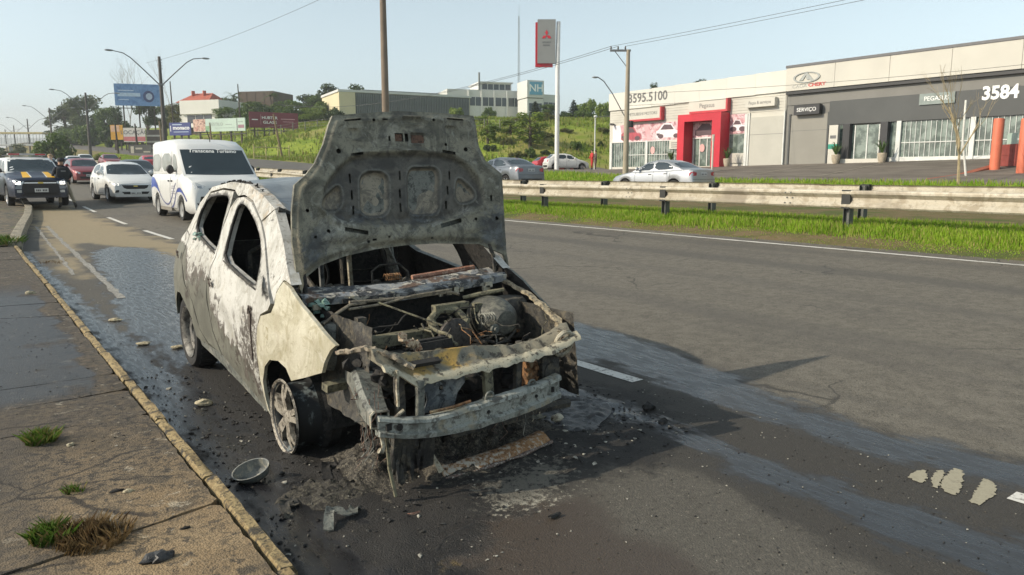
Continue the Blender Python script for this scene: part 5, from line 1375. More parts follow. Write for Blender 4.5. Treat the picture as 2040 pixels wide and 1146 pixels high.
dec('lower_grille', [(-.56, .66), (.56, .66), (.5, .42), (-.5, .42)], 'F', BLACKP, .008)
plate(dec, 'F', .60)
m = MB(); m.box((0, -2.47, .66), (1.1, .06, .34)); m.box((0, -2.49, .44), (1.2, .06, .05)); m.build('bull_bar', BLACKP, pol, smooth=30)
p_ = MB(); p_.box((0, -2.51, .60), (.42, .012, .14)); pl_ = p_.build('number_plate', PLATE, pol)
for i in range(7):
    if i != 3: q = MB(); q.box((-.15 + i * .05, -2.518, .595), (.03, .005, .065)); q.build('plate_mark', BLACKP, pl_)
m = MB(); m.box((0, .05, 1.90), (1.22, .28, .07)); m.box((-.5, .05, 1.845), (.06, .1, .06)); m.box((.5, .05, 1.845), (.06, .1, .06)); lb = m.build('light_bar', plain('light_bar_shell', (.45, .42, .4), .3, 0, .1), pol)
for s in (-1, 1): m = MB(); m.box((s * .42, -.095, 1.90), (.34, .012, .05)); m.build('beacon_lens', REDLENS, lb)
for s in (-1, 1): m = MB(); m.tube([(s * .62, -.2, 1.82), (s * .62, 0, 1.86), (s * .62, 1.5, 1.87), (s * .62, 1.7, 1.8)], .02, 6); m.build('roof_rail', BLACKP, pol)

# white hatchback
x, y = 5.803, 35.959
c1, dec, lin, *_ = vehicle('white_car', 'white hatchback with lit headlights driving behind the white minibus', 'car', (x, y, float(gz(x, y))), R(3), 'hatch', WHITE, scale=1.1)
front(dec, 4, 1.7, 0, 0, 0, 'onix', True, WHITE, 'hatch'); plate(dec, 'F', .315, .38, .09)

# white minibus
x, y = 6.564, 23.294
y += 2.1; x -= .1
van, dec, lin, hw_, zt_, bv_ = vehicle('minibus', 'white high-roof minibus with a blue wave along its side', 'minibus', (x, y, float(gz(x, y))), R(-1.0), 'van', WHITE, scale=1.14, spoked=False, sglass=PALEGL, mirror=BLACKP, wt=2.16)
BLUEW = plain('blue_vinyl', (.06, .1, .36), .35, 0, .08); INDIGO = plain('indigo_vinyl', (.075, .085, .22), .35, 0, .08)
dec('wave_patch', chaikin([(2.6, 1.26), (2.0, 1.30), (1.6, 1.24), (1.25, 1.06), (.98, .78), (1.2, .86), (1.5, .96), (1.9, .98), (2.6, .82)], 2), 'L', BLUEW, .005)
wave = chaikin([(1.3, 1.10), (1.0, .80), (.6, .56), (.15, .42), (-.3, .46), (-.75, .70), (-1.0, .95), (-1.2, 1.12)], 3, False)
lin('wave_line', wave, 'L', .045, INDIGO, .006)
lin('wave_line', chaikin([(-.1, .28), (-.6, .34), (-1.05, .55), (-1.3, .88), (-1.75, 1.0), (-2.1, .84), (-2.3, .6)], 3, False), 'L', .06, INDIGO, .006)
dec('wave_patch', chaikin([(-1.32, .84), (-1.72, 1.0), (-2.1, .84), (-2.32, .55), (-2.15, .78), (-1.75, .88)], 2), 'L', BLUEW, .007)
for s, v in ((-1, 'L'), (1, 'R')):
    lin('door_gap', [(-1.5, 1.4), (-1.42, .75), (-1.2, .34), (-.52, .34), (-.5, 2.1)], v); lin('door_gap', [(-.48, 2.1), (-.48, .34), (.9, .34), (.92, 2.1)], v)
    for q in (-.68, -.3): dec('door_handle', slot(q, 1.18, .16, .045), v, BLACKP, .02, .06, .02)
    m = MB(); m.box((s * .97, .1, .30), (.1, 1.5, .1)); m.build('side_step', plain('step_grey', (.2, .18, .15), .6), van)
    dec('headlight', [(s * .55, 1.04), (s * .75, 1.14), (s * .93, 1.18), (s * .93, .98), (s * .7, .93)], 'F', CLEAR, .008); dec('lamp_glow', slot(s * .7, 1.02, .1, .06), 'F', CHROME, .012)
dec('grille', [(-.5, .98), (.5, .98), (.45, .82), (-.45, .82)], 'F', BLACKP, .006); dec('lower_grille', [(-.8, .55), (.8, .55), (.7, .36), (-.7, .36)], 'F', BLACKP, .006)
van.scale = (1.14, 1.1, .985)
m = MB(); m.tube([(.05, -.75, 2.40), (.04, -.8, 2.47), (-.06, -.95, 2.74)], .012, 6); m.build('aerial', BLACKP, van)
def text_obj(s, size, mat, parent, M, name='lettering', ext=.004, align='CENTER', sx=1.0, shear=0.0, bold=0.0, proj=None):
    cu = bpy.data.curves.new(name, 'FONT'); cu.body = s; cu.size = size; cu.extrude = ext; cu.align_x = align; cu.align_y = 'CENTER'; cu.shear = shear; cu.offset = bold; cu.resolution_u = 3
    o = bpy.data.objects.new(name, cu); COL.objects.link(o)
    bpy.context.view_layer.update()
    me = bpy.data.meshes.new_from_object(o.evaluated_get(bpy.context.evaluated_depsgraph_get()))
    bpy.data.objects.remove(o); bpy.data.curves.remove(cu)
    M2 = M @ Matrix.Diagonal((sx, 1, 1, 1))
    me.transform(M2)
    if proj: 
        for v in me.vertices: v.co = proj(v.co)
    if parent is not None and WORLD[parent.name] != Matrix.Identity(4): me.transform(WORLD[parent.name].inverted())
    me.materials.clear(); me.materials.append(mat.mat if isinstance(mat, NT) else mat); me.name = name
    return link(name, me, parent)
def on_front(co):
    h = bv_.ray_cast(Vector((co.x, -6, co.z)), Vector((0, 1, 0)))
    return h[0] + Vector((0, -.012 + .001 * co.y, 0)) if h[0] is not None else co
def on_left(co):
    h = bv_.ray_cast(Vector((-4, co.y, co.z)), Vector((1, 0, 0)))
    return h[0] + Vector((-.006, 0, 0)) if h[0] is not None else co
FRONTM = Matrix(((1, 0, 0, 0), (0, 0, -1, 0), (0, 1, 0, 2.10), (0, 0, 0, 1)))
text_obj('Transcena Turismo', .15, WST, van, FRONTM, proj=on_front, shear=.25, sx=1.05, bold=.004, ext=0)
LEFTM = Matrix(((0, 0, -1, 0), (-1, 0, 0, -.88), (0, 1, 0, .95), (0, 0, 0, 1)))
GREYV = plain('grey_vinyl', (.32, .32, .34), .5)
for i, (w, z) in enumerate(((.42, 1.02), (.5, .96), (.46, .86), (.5, .80), (.4, .66))): dec('door_print', slot(-.9, z, w, .035 if i != 4 else .025), 'L', GREYV, .006)

# other cars of the oncoming queue
Q = 'oncoming cars queuing behind'
def traffic(name, label, px_, d_, kind, paint, away=False, lit=False, sc=1.0, rz=0.0, group=None, dy=0):
    x, y = px_; 
    o, dec, lin, *_ = vehicle(name, label, 'car', (x, y, float(gz(x, y))), (math.pi if away else 0) + R(rz), kind, paint, group, sc)
    if away: rear(dec, lin, kind, 1)
    else: front(dec, 4, 1.7, 0, 0, 0, 'plain', lit, paint, kind); plate(dec, 'F', .46)
    return o
traffic('maroon_car', 'dusty maroon hatchback following the white hatchback', (6.773, 56.064), 0, 'hatch', MAROON, sc=1.08, group=Q, rz=3)
traffic('dark_blue_car', 'dark blue car half hidden behind the standing policeman', (7.021, 65.857), 0, 'sedan', NAVY, sc=1.05, group=Q)
traffic('dark_grey_car', 'dark grey car just right of the police wagon windscreen', (6.136, 72.752), 0, 'sedan', DARKP, sc=1.05, group=Q)
traffic('white_car', 'small white car far back, above the dark blue car', (10.844, 96.681), 0, 'sedan', WHITE, group=Q)
traffic('white_car', 'small white car far back, above the maroon hatchback', (13.014, 105.041), 0, 'hatch', WHITE, group=Q)
traffic('maroon_car', 'maroon car showing its roof over the white hatchback', (13.761, 92.013), 0, 'sedan', MAROON, sc=1.0, group=Q)
traffic('dark_grey_car', 'dark car tucked in between white hatchback and minibus', (8.396, 47.371), 0, 'sedan', DARKP, sc=1.05, group=Q, rz=2)
traffic('red_car', 'red car on the far carriageway left of the minibus', (13.039, 67.607), 0, 'sedan', REDP, True, group='cars on the far carriageway')
traffic('silver_car', 'silver saloon passing behind the guardrail near the red doorway', (25.389, 22.859), 0, 'sedan', SILVER, True, sc=1.02, group='cars on the far carriageway', rz=3)
traffic('grey_car', 'grey saloon passing right beside the raised bonnet', (22.949, 31.536), 0, 'sedan', GREYP, True, sc=1.06, group='cars on the far carriageway')
traffic('dark_grey_car', 'tiny dark car far up the hill on the far carriageway', (31.756, 232.004), 0, 'sedan', DARKP, True, group='cars on the far carriageway')
x, y = 44.549, 51.606
o, dec, lin, *_ = vehicle('white_hatchback', 'old boxy white hatchback parked in the yard by the tall sign', 'car', (x, y, float(gz(x, y))), R(68), 'hatch', WHITE, 'cars parked in the yard', 1.0); rear(dec, lin, 'hatch', 1)
x, y = 47.405, 56.961
o, dec, lin, *_ = vehicle('red_hatchback', 'red hatchback parked behind the old white hatchback', 'car', (x, y, float(gz(x, y))), R(74), 'hatch', REDP, 'cars parked in the yard', 1.0); rear(dec, lin, 'hatch', 1)

# ------------------------------------------------------------------ people
SKIN = plain('skin', (.42, .25, .17), .55, 0, .1, 20)
def person(label, loc, rz, J, E, mats, regions, scale=1.0, extra=None, group=None):
    root = thing('person', label, 'person', loc, rz, group, scale); local(root)
    me = bpy.data.meshes.new('body'); names = list(J)
    me.from_pydata([J[k][:3] for k in names], [(names.index(a), names.index(b)) for a, b in E], [])
    o = bpy.data.objects.new('body', me); COL.objects.link(o)
    md = o.modifiers.new('skin', 'SKIN'); md.use_smooth_shade = True
    for i, k in enumerate(names):
        sv = me.skin_vertices[0].data[i]; r_ = J[k][3]; sv.radius = r_ if isinstance(r_, tuple) else (r_, r_); sv.use_root = (k == 'pelvis')
    s2 = o.modifiers.new('sub', 'SUBSURF'); s2.levels = 2; s2.render_levels = 2
    bpy.context.view_layer.update()
    m2 = bpy.data.meshes.new_from_object(o.evaluated_get(bpy.context.evaluated_depsgraph_get()))
    bpy.data.objects.remove(o)
    for m in mats: m2.materials.append(m.mat if isinstance(m, NT) else m)
    for p in m2.polygons: p.material_index = regions(p.center); p.use_smooth = True
    b = link('body', m2, root)
    if extra: extra(root, b)
    return root
def pose(shx=.19, dark=True, feet=((-.13, .02), (.30, -.05)), lean=0.0, arms=None, hx=0.0):
    a = arms or {'l': ((-.29, .06, 1.17), (-.22, .20, 1.02)), 'r': ((.29, .06, 1.17), (.20, .18, 1.05))}
    J = dict(pelvis=(0, 0, .97, (.15, .11)), spine=(lean * .4, 0, 1.14, (.145, .105)), chest=(lean * .8, 0, 1.34, (.175, .115)), neck=(lean, .01, 1.49, .062), chin=(lean + hx * .5, .02, 1.56, .075), head=(lean + hx, .02, 1.645, (.085, .1)), crown=(lean + hx, .0, 1.73, .07))
    E = [('pelvis', 'spine'), ('spine', 'chest'), ('chest', 'neck'), ('neck', 'chin'), ('chin', 'head'), ('head', 'crown')]
    for s, k, f in ((-1, 'l', feet[0]), (1, 'r', feet[1])):
        J['sh' + k] = (lean + s * shx, 0, 1.43, .072); J['el' + k] = (*a[k][0], .052); J['wr' + k] = (*a[k][1], .036)
        w = Vector(a[k][1]); e = Vector(a[k][0]); h = w + (w - e).normalized() * .1
        J['ha' + k] = (*h, (.038, .025))
        J['hip' + k] = (s * .095, 0, .90, .098); kx = s * .095 + (f[0] - s * .095) * .52
        J['kn' + k] = (kx, f[1] * .5 - .02 + .04, .5, .066); J['an' + k] = (f[0], f[1], .09, .048); J['to' + k] = (f[0] + s * .03, f[1] + .17, .045, .042)
        E += [('chest', 'sh' + k), ('sh' + k, 'el' + k), ('el' + k, 'wr' + k), ('wr' + k, 'ha' + k), ('pelvis', 'hip' + k), ('hip' + k, 'kn' + k), ('kn' + k, 'an' + k), ('an' + k, 'to' + k)]
    return J, E
VEST = plain('black_vest', (.016, .018, .022), .8, 0, .3, 8, .3); KHAKI = plain('khaki_trousers', (.3, .265, .195), .85, 0, .18, 9, .3); BOOT = plain('boot_leather', (.03, .026, .022), .6, 0, .2); BLUSH = plain('dark_shirt', (.02, .026, .04), .8, 0, .2)
def reg_police(c):
    if c.z > 1.52: return 0
    if c.z > 1.0 or abs(c.x) > .27 and c.z > .93 and c.z < 1.0: 
        return 0 if (abs(c.y) > .19 and c.z < 1.08) else 1
    return 3 if c.z < .22 else 2
def kit(root, b):
    m = MB(); m.loft([[(x * w, y * d, z) for x, y in ((-1, -.8), (-.8, -1), (.8, -1), (1, -.8), (1, .8), (.8, 1), (-.8, 1), (-1, .8))] for z, w, d in ((1.04, .185, .145), (1.1, .19, .15), (1.3, .205, .155), (1.42, .19, .14), (1.46, .13, .1))]); m.build('vest', VEST, root, smooth=40)
    m = MB(); m.box((0, -.158, 1.33), (.15, .008, .045)); m.build('vest_patch', plain('grey_patch', (.2, .2, .2), .7), root)
    m = MB(); m.loft([[(x * w, .01 + y * d, z) for x, y in ((-1, -.6), (-.6, -1), (.6, -1), (1, -.6), (1, .6), (.6, 1), (-.6, 1), (-1, .6))] for z, w, d in ((1.66, .105, .118), (1.72, .112, .122), (1.78, .095, .1), (1.80, .05, .06))]); m.box((0, .15, 1.665), (.15, .12, .014)); m.build('cap', VEST, root, smooth=45)
    m = MB(); m.lathe([(.165, .95), (.17, .97), (.17, 1.01), (.165, 1.03)], (0, 0, 0), 'Z', 18); m.box((.19, .0, .93), (.06, .12, .16)); m.box((-.18, .02, .95), (.06, .1, .12)); m.build('duty_belt', VEST, root, smooth=40)
x, y = 3.261, 32.740
J, E = pose(feet=((-.14, .03), (.33, -.08)), lean=-.02)
person('policeman in black vest and khaki trousers standing beside the police wagon', (x, y, float(gz(x, y))), R(8), J, E, [SKIN, BLUSH, KHAKI, BOOT], reg_police, 1.06, kit)
def hair(root, b):
    m = MB(); m.lump((.0, -.01, 1.70), (.2, .22, .16), 2, .08, 2); m.build('hair', plain('sandy_hair', (.36, .25, .15), .8), root, smooth=60)
x, y = 3.318, 37.187
J, E = pose(feet=((-.12, .03), (.12, -.03)))
person('fair-haired person behind the police wagon, only the head showing', (x, y, float(gz(x, y)) + .1), R(160), J, E, [plain('fair_skin', (.6, .4, .3), .55), BLUSH, BLUSH, BOOT], lambda c: 0 if c.z > 1.5 else (1 if c.z > 1 else (3 if c.z < .2 else 2)), 1.06, hair)
OVR = plain('red_overalls', (.5, .035, .03), .8, 0, .1); OVD = plain('dark_overalls', (.1, .07, .06), .85, 0, .1)
def hair2(root, b):
    m = MB(); m.lump((.0, -.01, 1.69), (.19, .21, .15), 4, .08, 2); m.build('hair', plain('dark_hair', (.03, .022, .018), .8), root, smooth=60)
for px_, d_, mat, lb in (((46.793, 50.558), 0, OVR, 'person in red overalls standing in the yard, nearer of two'), ((47.943, 51.321), 0, OVD, 'person in dark brown overalls standing behind the red overalls')):
    x, y = px_; J, E = pose(feet=((-.1, .03), (.1, -.03)))
    person(lb, (x, y, float(gz(x, y))), R(70), J, E, [SKIN, mat, mat, BOOT], lambda c: 0 if c.z > 1.5 else (1 if c.z > .2 else 3), 1.06, hair2, 'people standing in the yard')

# ------------------------------------------------------------------ showrooms
CREAMW = plain('cream_fascia', (.53, .51, .45), .6, 0, .06, .35, .1, 20); WHITF = plain('white_fascia', (.60, .585, .53), .6, 0, .05, .3, .1, 20); PALEW = plain('pale_wall', (.55, .53, .47), .75, 0, .07, .5, .15, 30)
DOORP = plain('pale_roller_door', (.43, .42, .37), .6, 0, .05, .6); REDPORT = plain('red_portal', (.50, .018, .035), .4, 0, .1, .8); PINKE = plain('red_sign_edge', (.45, .04, .05), .45, 0, .1)
GREYW = plain('grey_wall', (.185, .18, .165), .7, 0, .08, .5, .1, 25); DKGREY = plain('dark_grey_panel', (.06, .064, .063), .5, 0, .12, .5); ROLLG = plain('grey_roller_door', (.24, .23, .2), .55, 0, .06, .6)
SIGNW = plain('sign_white', (.54, .52, .46), .45, 0, .04, .5); INK = plain('sign_ink', (.13, .13, .13), .6, 0, .1); WHITEL = plain('white_letters', (.85, .85, .83), .5, 0, .03); BARW = plain('white_bar', (.62, .63, .6), .5, 0, .08)
SHOPGL = NT('shopfront_glass'); _co = SHOPGL.pos(); _n1 = SHOPGL.noise(_co, .55, 4, .6); _n2 = SHOPGL.noise(_co, 1.8, 5, .6)
SHOPGL.out(SHOPGL.mix(SHOPGL.step(_n2, .42, .6), SHOPGL.mix(_n1, (.03, .045, .04), (.12, .165, .14)), (.2, .25, .22)), .07, 0, None, .55)  # pale greenish patches paint reflections into the glass
FX = 46.0
FACEM = lambda y, z, proud: Matrix(((0, 0, -1, FX - proud), (-1, 0, 0, y), (0, 1, 0, z), (0, 0, 0, 1)))
class Shop:
    def __init__(s, name, label, y0, y1, z):
        s.r = thing(name, label, 'showroom', (FX, (y0 + y1) / 2, z))
    def b(s, name, ya, yb, za, zb, p0, p1, mat, parent=None, bev=0):
        m = MB(); m.bx((FX - p1, min(ya, yb), min(za, zb)), (FX - p0, max(ya, yb), max(za, zb)))
        return m.build(name, mat, parent or s.r)
    def poly(s, name, pts, p0, p1, mat, parent=None):
        V, F = cdt(pts, [], 0); m = MB()
        sheet(V, F, lambda y, z: (FX - p1, y, z), p1 - p0, lambda y, z: (-1, 0, 0), m)
        return m.build(name, mat, parent or s.r)
    def rep(s, name, spots, size, mat, p0):
        m = MB(); m.bx((-size[0], -size[1] / 2, 0), (0, size[1] / 2, size[2])); me = None
        for (y, z) in spots:
            if me is None:
                o = m.build(name, mat, None); me = o.data; o.parent = s.r
            else:
                o = bpy.data.objects.new(name, me); COL.objects.link(o); o.parent = s.r
            o.location = Vector((FX - p0, y, z)) - s.r.location; WORLD[o.name] = Matrix.Identity(4)
A = Shop('car_showroom', 'pale car showroom with a red doorway frame and 3595.5100 on its fascia', 30.35, 47.5, 1.9)
A.b('wall', 30.35, 47.5, 1.2, 8.2, -24, 0, PALEW)
for i in range(7):
    ya = 30.36 + i * 2.45; A.b('fascia_panel', ya + .004, ya + 2.446, 6.98 - (ya - 30) * .012, 8.42 - (ya - 30) * .013, 0, .16, WHITF)
for i in range(6): A.b('cladding_board', 30.4, 47.45, 5.78 + i * .2, 5.96 + i * .2, 0, .035 + .01 * (i % 2), PALEW)
text_obj('3595.5100', 1.02, INK, A.r, FACEM(43.05, 7.6, .18), sx=1.0, bold=.012)
def signbox(S, y0, y1, z0, z1, txt, size, edge=True, mat=SIGNW, ink=INK, sxx=1.0):
    o = S.b('sign_box', y0, y1, z0, z1, 0.06, .42, mat)
    if edge:
        S.b('sign_edge', y1 - .16, y1 - .005, z0 - .14, z1 + .06, .08, .5, PINKE, o) if False else None
        S.b('sign_edge', y0 - .16, y0 - .004, z0 - .16, z1 + .05, .06, .46, PINKE, o); S.b('sign_edge', y0 - .155, y1 - .1, z0 - .165, z0 - .004, .06, .455, PINKE, o)
    if txt: text_obj(txt, size, ink, o, FACEM((y0 + y1) / 2, (z0 + z1) / 2, .425), sx=sxx)
signbox(A, 41.4, 45.2, 5.88, 6.7, 'MITSUBISHI MOTORS', .34); signbox(A, 35.05, 38.5, 6.14, 6.86, 'Pegasus', .46); signbox(A, 31.0, 33.4, 6.1, 6.68, 'Peças & serviços', .32, False, sxx=.85)
PINKP = mottle('pink_poster', [(.55, .30, .32), (.68, .5, .52), (.36, .16, .18)], .9, .6, bump=0); WHP = plain('poster_white', (.72, .68, .7), .5, 0, .06); DKP = plain('poster_dark', (.1, .06, .07), .5); MIDP = plain('poster_red', (.38, .07, .09), .5, 0, .2)
def carprint(S, par, y, z, w, h, mat, fl=1):
    P_ = [(-.5, .12), (-.48, .42), (-.28, .52), (-.12, .92), (.2, .95), (.40, .55), (.49, .48), (.5, .1), (.38, .0), (.2, .06), (-.1, .06), (-.36, .0)]
    S.poly('car_print', [(y + fl * a * w, z + b * h) for a, b in P_], .05, .062, mat, par)
    S.poly('car_print', [(y + fl * a * w, z + b * h) for a, b in [(-.22, .55), (-.1, .85), (.17, .88), (.32, .56)]], .062, .066, DKP, par)
    for q in (-.32, .3): S.poly('car_print', [(y + fl * q * w + .3 * math.cos(k), z + .02 * h + .16 + .18 * math.sin(k)) for k in np.linspace(0, 5.9, 12)], .062, .068, DKP, par)
    S.poly('car_print', [(y + fl * a * w, z + b * h) for a, b in [(.34, .34), (.48, .34), (.46, .2), (.36, .2)]], .062, .067, DKP, par)
po = A.b('poster', 39.05, 47.1, 4.12, 5.53, 0, .05, PINKP)
A.poly('poster_patch', [(45.8, 4.13), (47.08, 4.13), (47.08, 5.52), (46.2, 5.52)], .05, .056, WHP, po); A.poly('poster_patch', [(42.5, 4.13), (43.0, 4.13), (43.5, 5.52), (43.0, 5.52)], .05, .056, plain('poster_pink', (.7, .36, .38), .5), po)
carprint(A, po, 44.9, 4.2, 2.3, 1.2, MIDP); carprint(A, po, 40.8, 4.25, 2.6, 1.25, WHP)
po = A.b('poster', 33.5, 34.9, 4.35, 5.74, 0, .05, PINKP); carprint(A, po, 34.2, 4.5, 1.3, .9, WHP)
PLG = A.b('shop_window', 39.05, 47.05, 2.0, 4.06, 0, .02, SHOPGL); A.b('shop_window', 33.5, 34.9, 2.2, 4.3, 0, .02, SHOPGL)
A.b('window_sill', 33.5, 47.1, 1.5, 2.02, 0, .06, PALEW); A.b('window_head', 39.05, 47.1, 4.06, 4.12, 0, .09, BARW)
for y in (47.2, 43.05, 39.2, 33.45): A.b('window_post', y - .11, y + .11, 1.6, 4.1 if y > 35 else 5.7, 0, .12, BARW)
A.b('window_rail', 39.3, 45.6, 2.98, 3.03, .03, .07, BARW)
A.rep('window_bar', [(39.5 + i * .27, 2.02) for i in range(28)], (.03, .03, 2.04), BARW, .025)
o = A.b('hoarding', 39.4, 40.6, 3.4, 4.05, .09, .13, SIGNW); 
for i in range(3): A.b('print_line', 39.6, 40.4, 3.52 + i * .16, 3.58 + i * .16, .13, .136, INK, o)
DISC = plain('round_sticker', (.62, .36, .34), .5)
for y, z in ((42.4, 3.35), (37.35, 3.4)): A.poly('round_sticker', [(y + .24 * math.cos(k), z + .3 * math.sin(k)) for k in np.linspace(0, 5.98, 20)], .075, .08, DISC)
# red doorway frame standing proud of the front
pr = A.b('portal', 38.35, 39.0, 1.9, 5.9, 0, 1.05, REDPORT); A.b('portal_leg', 34.95, 35.75, 1.95, 5.9, 0, 1.05, REDPORT); A.b('portal_head', 35.752, 38.348, 5.36, 5.898, 0, 1.048, REDPORT)
dp = A.b('poster', 35.8, 38.3, 4.2, 5.34, 0, .045, PINKP); carprint(A, dp, 37.0, 4.3, 2.2, .95, DKP)
A.b('door_head', 35.8, 38.3, 4.1, 4.2, 0, .08, BARW); A.b('glass_door', 35.8, 38.3, 2.03, 4.1, 0, .02, SHOPGL)
for y in (36.1, 36.9, 37.6, 38.2): A.b('door_stile', y - .035, y + .035, 2.03, 4.1, .02, .06, BARW)
A.b('roller_door', 30.45, 33.15, 2.0, 5.42, 0, .05, DOORP); A.b('door_panel_gap', 30.45, 33.15, 4.2, 4.225, .05, .053, INK)
A.b('column', 30.36, 30.44, 1.9, 5.75, 0, .1, BARW); A.b('column', 33.18, 33.3, 1.9, 5.75, 0, .1, BARW)
A.b('parked_van_print', 33.6, 34.8, 2.25, 2.95, .02, .05, SIGNW)
m = MB(); m.box((FX - .35, 46.9, 5.62), (.5, .16, .16)); m.build('flood_light', INK, A.r)

Bb = Shop('car_showroom', 'dark grey car showroom under a cream fascia, with the SERVIÇO sign', 2.0, 30.3, 2.3)
Bb.b('wall', 2.0, 30.3, 1.2, 8.5, -26, -.05, GREYW); Bb.b('coping', 1.9, 30.33, 8.5, 8.66, -26, .34, plain('grey_coping', (.12, .12, .125), .5))
for i in range(8):
    ya = 30.3 - (i + 1) * 3.5; Bb.b('fascia_panel', ya + .012, ya + 3.49, 6.98, 8.49, 0, .3, CREAMW)
Bb.b('soffit_band', 2.0, 30.3, 6.76, 6.97, 0, .22, plain('charcoal_trim', (.035, .035, .036), .5)); Bb.b('grey_band', 2.0, 30.3, 6.05, 6.75, -.04, .0, GREYW)
Bb.b('dark_panel', 2.0, 27.1, 4.6, 6.1, -.04, .14, DKGREY)
Bb.b('roller_door', 27.25, 29.9, 2.1, 5.36, -.04, .04, ROLLG); Bb.b('door_panel_gap', 27.25, 29.9, 4.32, 4.345, .04, .043, INK)
for y in (29.98, 27.17): Bb.b('door_jamb', y - .06, y + .06, 2.0, 5.45, -.04, .09, DKGREY)
signbox(Bb, 27.65, 29.5, 5.35, 5.98, 'SERVIÇO', .36, False, plain('black_sign', (.028, .028, .03), .5), WHITEL)
o = Bb.b('sign_panel', 19.5, 21.45, 5.46, 6.09, .15, .22, plain('grey_green_sign', (.22, .26, .245), .4)); text_obj('PEGASUS', .36, WHITEL, o, FACEM(20.5, 5.78, .225), sx=.95)
text_obj('3584 1', .98, WHITEL, Bb.r, FACEM(16.9, 5.82, .145), sx=.92, bold=.035)
LOGO = plain('logo_silver', (.3, .31, .29), .35, .6, .1); CR = plain('logo_red', (.5, .06, .05), .5)
m = MB(); r0 = []
for k in range(41):
    a = k / 40 * 6.2832; c_ = Vector((0, math.cos(a) * .92, math.sin(a) * .33)); r0.append([Vector((FX - .31, 28.75, 7.76)) + c_ * q + Vector((-x, 0, 0)) for q, x in ((.9, 0), (.9, .05), (1.05, .05), (1.05, 0))])
m.loft(r0, caps=False); m.build('logo_ring', LOGO, Bb.r)
Bb.poly('logo_mark', [(28.2, 7.5), (28.42, 7.5), (28.8, 7.9), (29.02, 7.58), (29.28, 7.58), (28.86, 8.06), (28.7, 8.06)], .3, .35, LOGO); Bb.poly('logo_mark', [(28.5, 7.6), (28.7, 7.6), (28.85, 7.78), (28.72, 7.82)], .3, .345, LOGO)
text_obj('CAOA', .3, LOGO, Bb.r, FACEM(29.25, 7.22, .305), sx=1.25); text_obj('CHERY', .3, CR, Bb.r, FACEM(28.0, 7.24, .305), sx=1.3, bold=.012)
Bb.b('shop_window', 2.0, 23.1, 2.45, 4.58, -.04, .02, SHOPGL); Bb.b('shop_window', 26.0, 26.75, 2.3, 4.6, -.04, .02, SHOPGL)
Bb.b('window_sill', 2.0, 23.1, 1.8, 2.48, -.04, .1, BARW)
for y in (22.55, 18.45, 14.4, 10.3): Bb.b('window_post', y - .13, y + .13, 2.0, 4.62, 0, .16, BARW)
Bb.b('window_rail', 10, 22.4, 3.3, 3.35, .03, .07, BARW)
Bb.rep('window_bar', [(12.6 + i * .29, 2.48) for i in range(34)], (.03, .03, 2.1), BARW, .03)
for y in (25.75, 23.35): Bb.b('door_surround', y - .25, y + .2, 2.2, 4.6, 0, .4, plain('black_surround', (.03, .03, .032), .5))
Bb.b('glass_door', 23.56, 25.5, 2.4, 4.5, -.03, .03, SHOPGL)
for y in (25.3, 24.5, 23.75): Bb.b('door_stile', y - .035, y + .035, 2.4, 4.5, .03, .07, BARW)
Bb.b('door_step', 23.3, 25.9, 1.9, 2.4, 0, .6, PALEW)
# pale shapes on the shop glass are reflections put into its colour
tot = thing('totem_sign', 'white and green totem sign standing left of the grey showroom door', 'sign', (FX - .5, 26.45, 2.2))
m = MB(); m.bx((FX - .62, 26.15, 2.1), (FX - .38, 26.75, 4.55)); m.build('board', SIGNW, tot)
m = MB(); m.bx((FX - .63, 26.149, 3.05), (FX - .37, 26.751, 3.35)); m.build('green_band', plain('green_band', (.02, .28, .2), .5), tot)
m = MB(); m.bx((FX - .626, 26.25, 3.7), (FX - .619, 26.65, 3.9)); m.build('print_line', INK, tot)
LEAFM = plain('pot_leaf', (.06, .11, .025), .6, 0, .4, 12)
def potted(label, x, y, h, grp):
    z = float(gz(x, y)); t = thing('potted_plant', label, 'plant', (x, y, z), 0, grp)
    m = MB(); m.lathe([(.16, 0), (.24, .25), (.27, .55), (.24, .58), (.2, .56), (.0, .54)], (x, y, z), 'Z', 18); m.build('pot', plain('clay_pot', (.42, .36, .27), .8, 0, .15, 5, .3), t, smooth=40)
    m = MB(); r2 = random.Random(label)
    for i in range(26):
        a = r2.random() * 6.28; L = h * r2.uniform(.6, 1.1); d = Vector((math.cos(a), math.sin(a), 0)); sp = r2.uniform(.2, .5)
        pts = [Vector((x, y, z + .5)) + d * sp * h * (k / 5) + Vector((0, 0, L * (k / 5) - .5 * L * (k / 5) ** 3)) for k in range(6)]; w = Vector((-d.y, d.x, 0)) * .045
        for k in range(5): m.add([pts[k] - w * (1 - k / 6), pts[k] + w * (1 - k / 6), pts[k + 1] + w * (1 - (k + 1) / 6), pts[k + 1] - w * (1 - (k + 1) / 6)], [(0, 1, 2, 3)])
    m.build('leaves', LEAFM, t)
G_ = 'potted plants by the showroom doors'
potted('potted palm right of the red doorway frame', FX - 1.0, 34.3, 1.5, G_); potted('potted palm left of the grey showroom door', FX - 1.0, 25.95, 1.5, G_); potted('potted palm right of the grey showroom door', FX - 1.0, 23.0, 1.5, G_)
potted('potted palm left of the red doorway frame', FX - 1.0, 39.6, 1.5, G_)

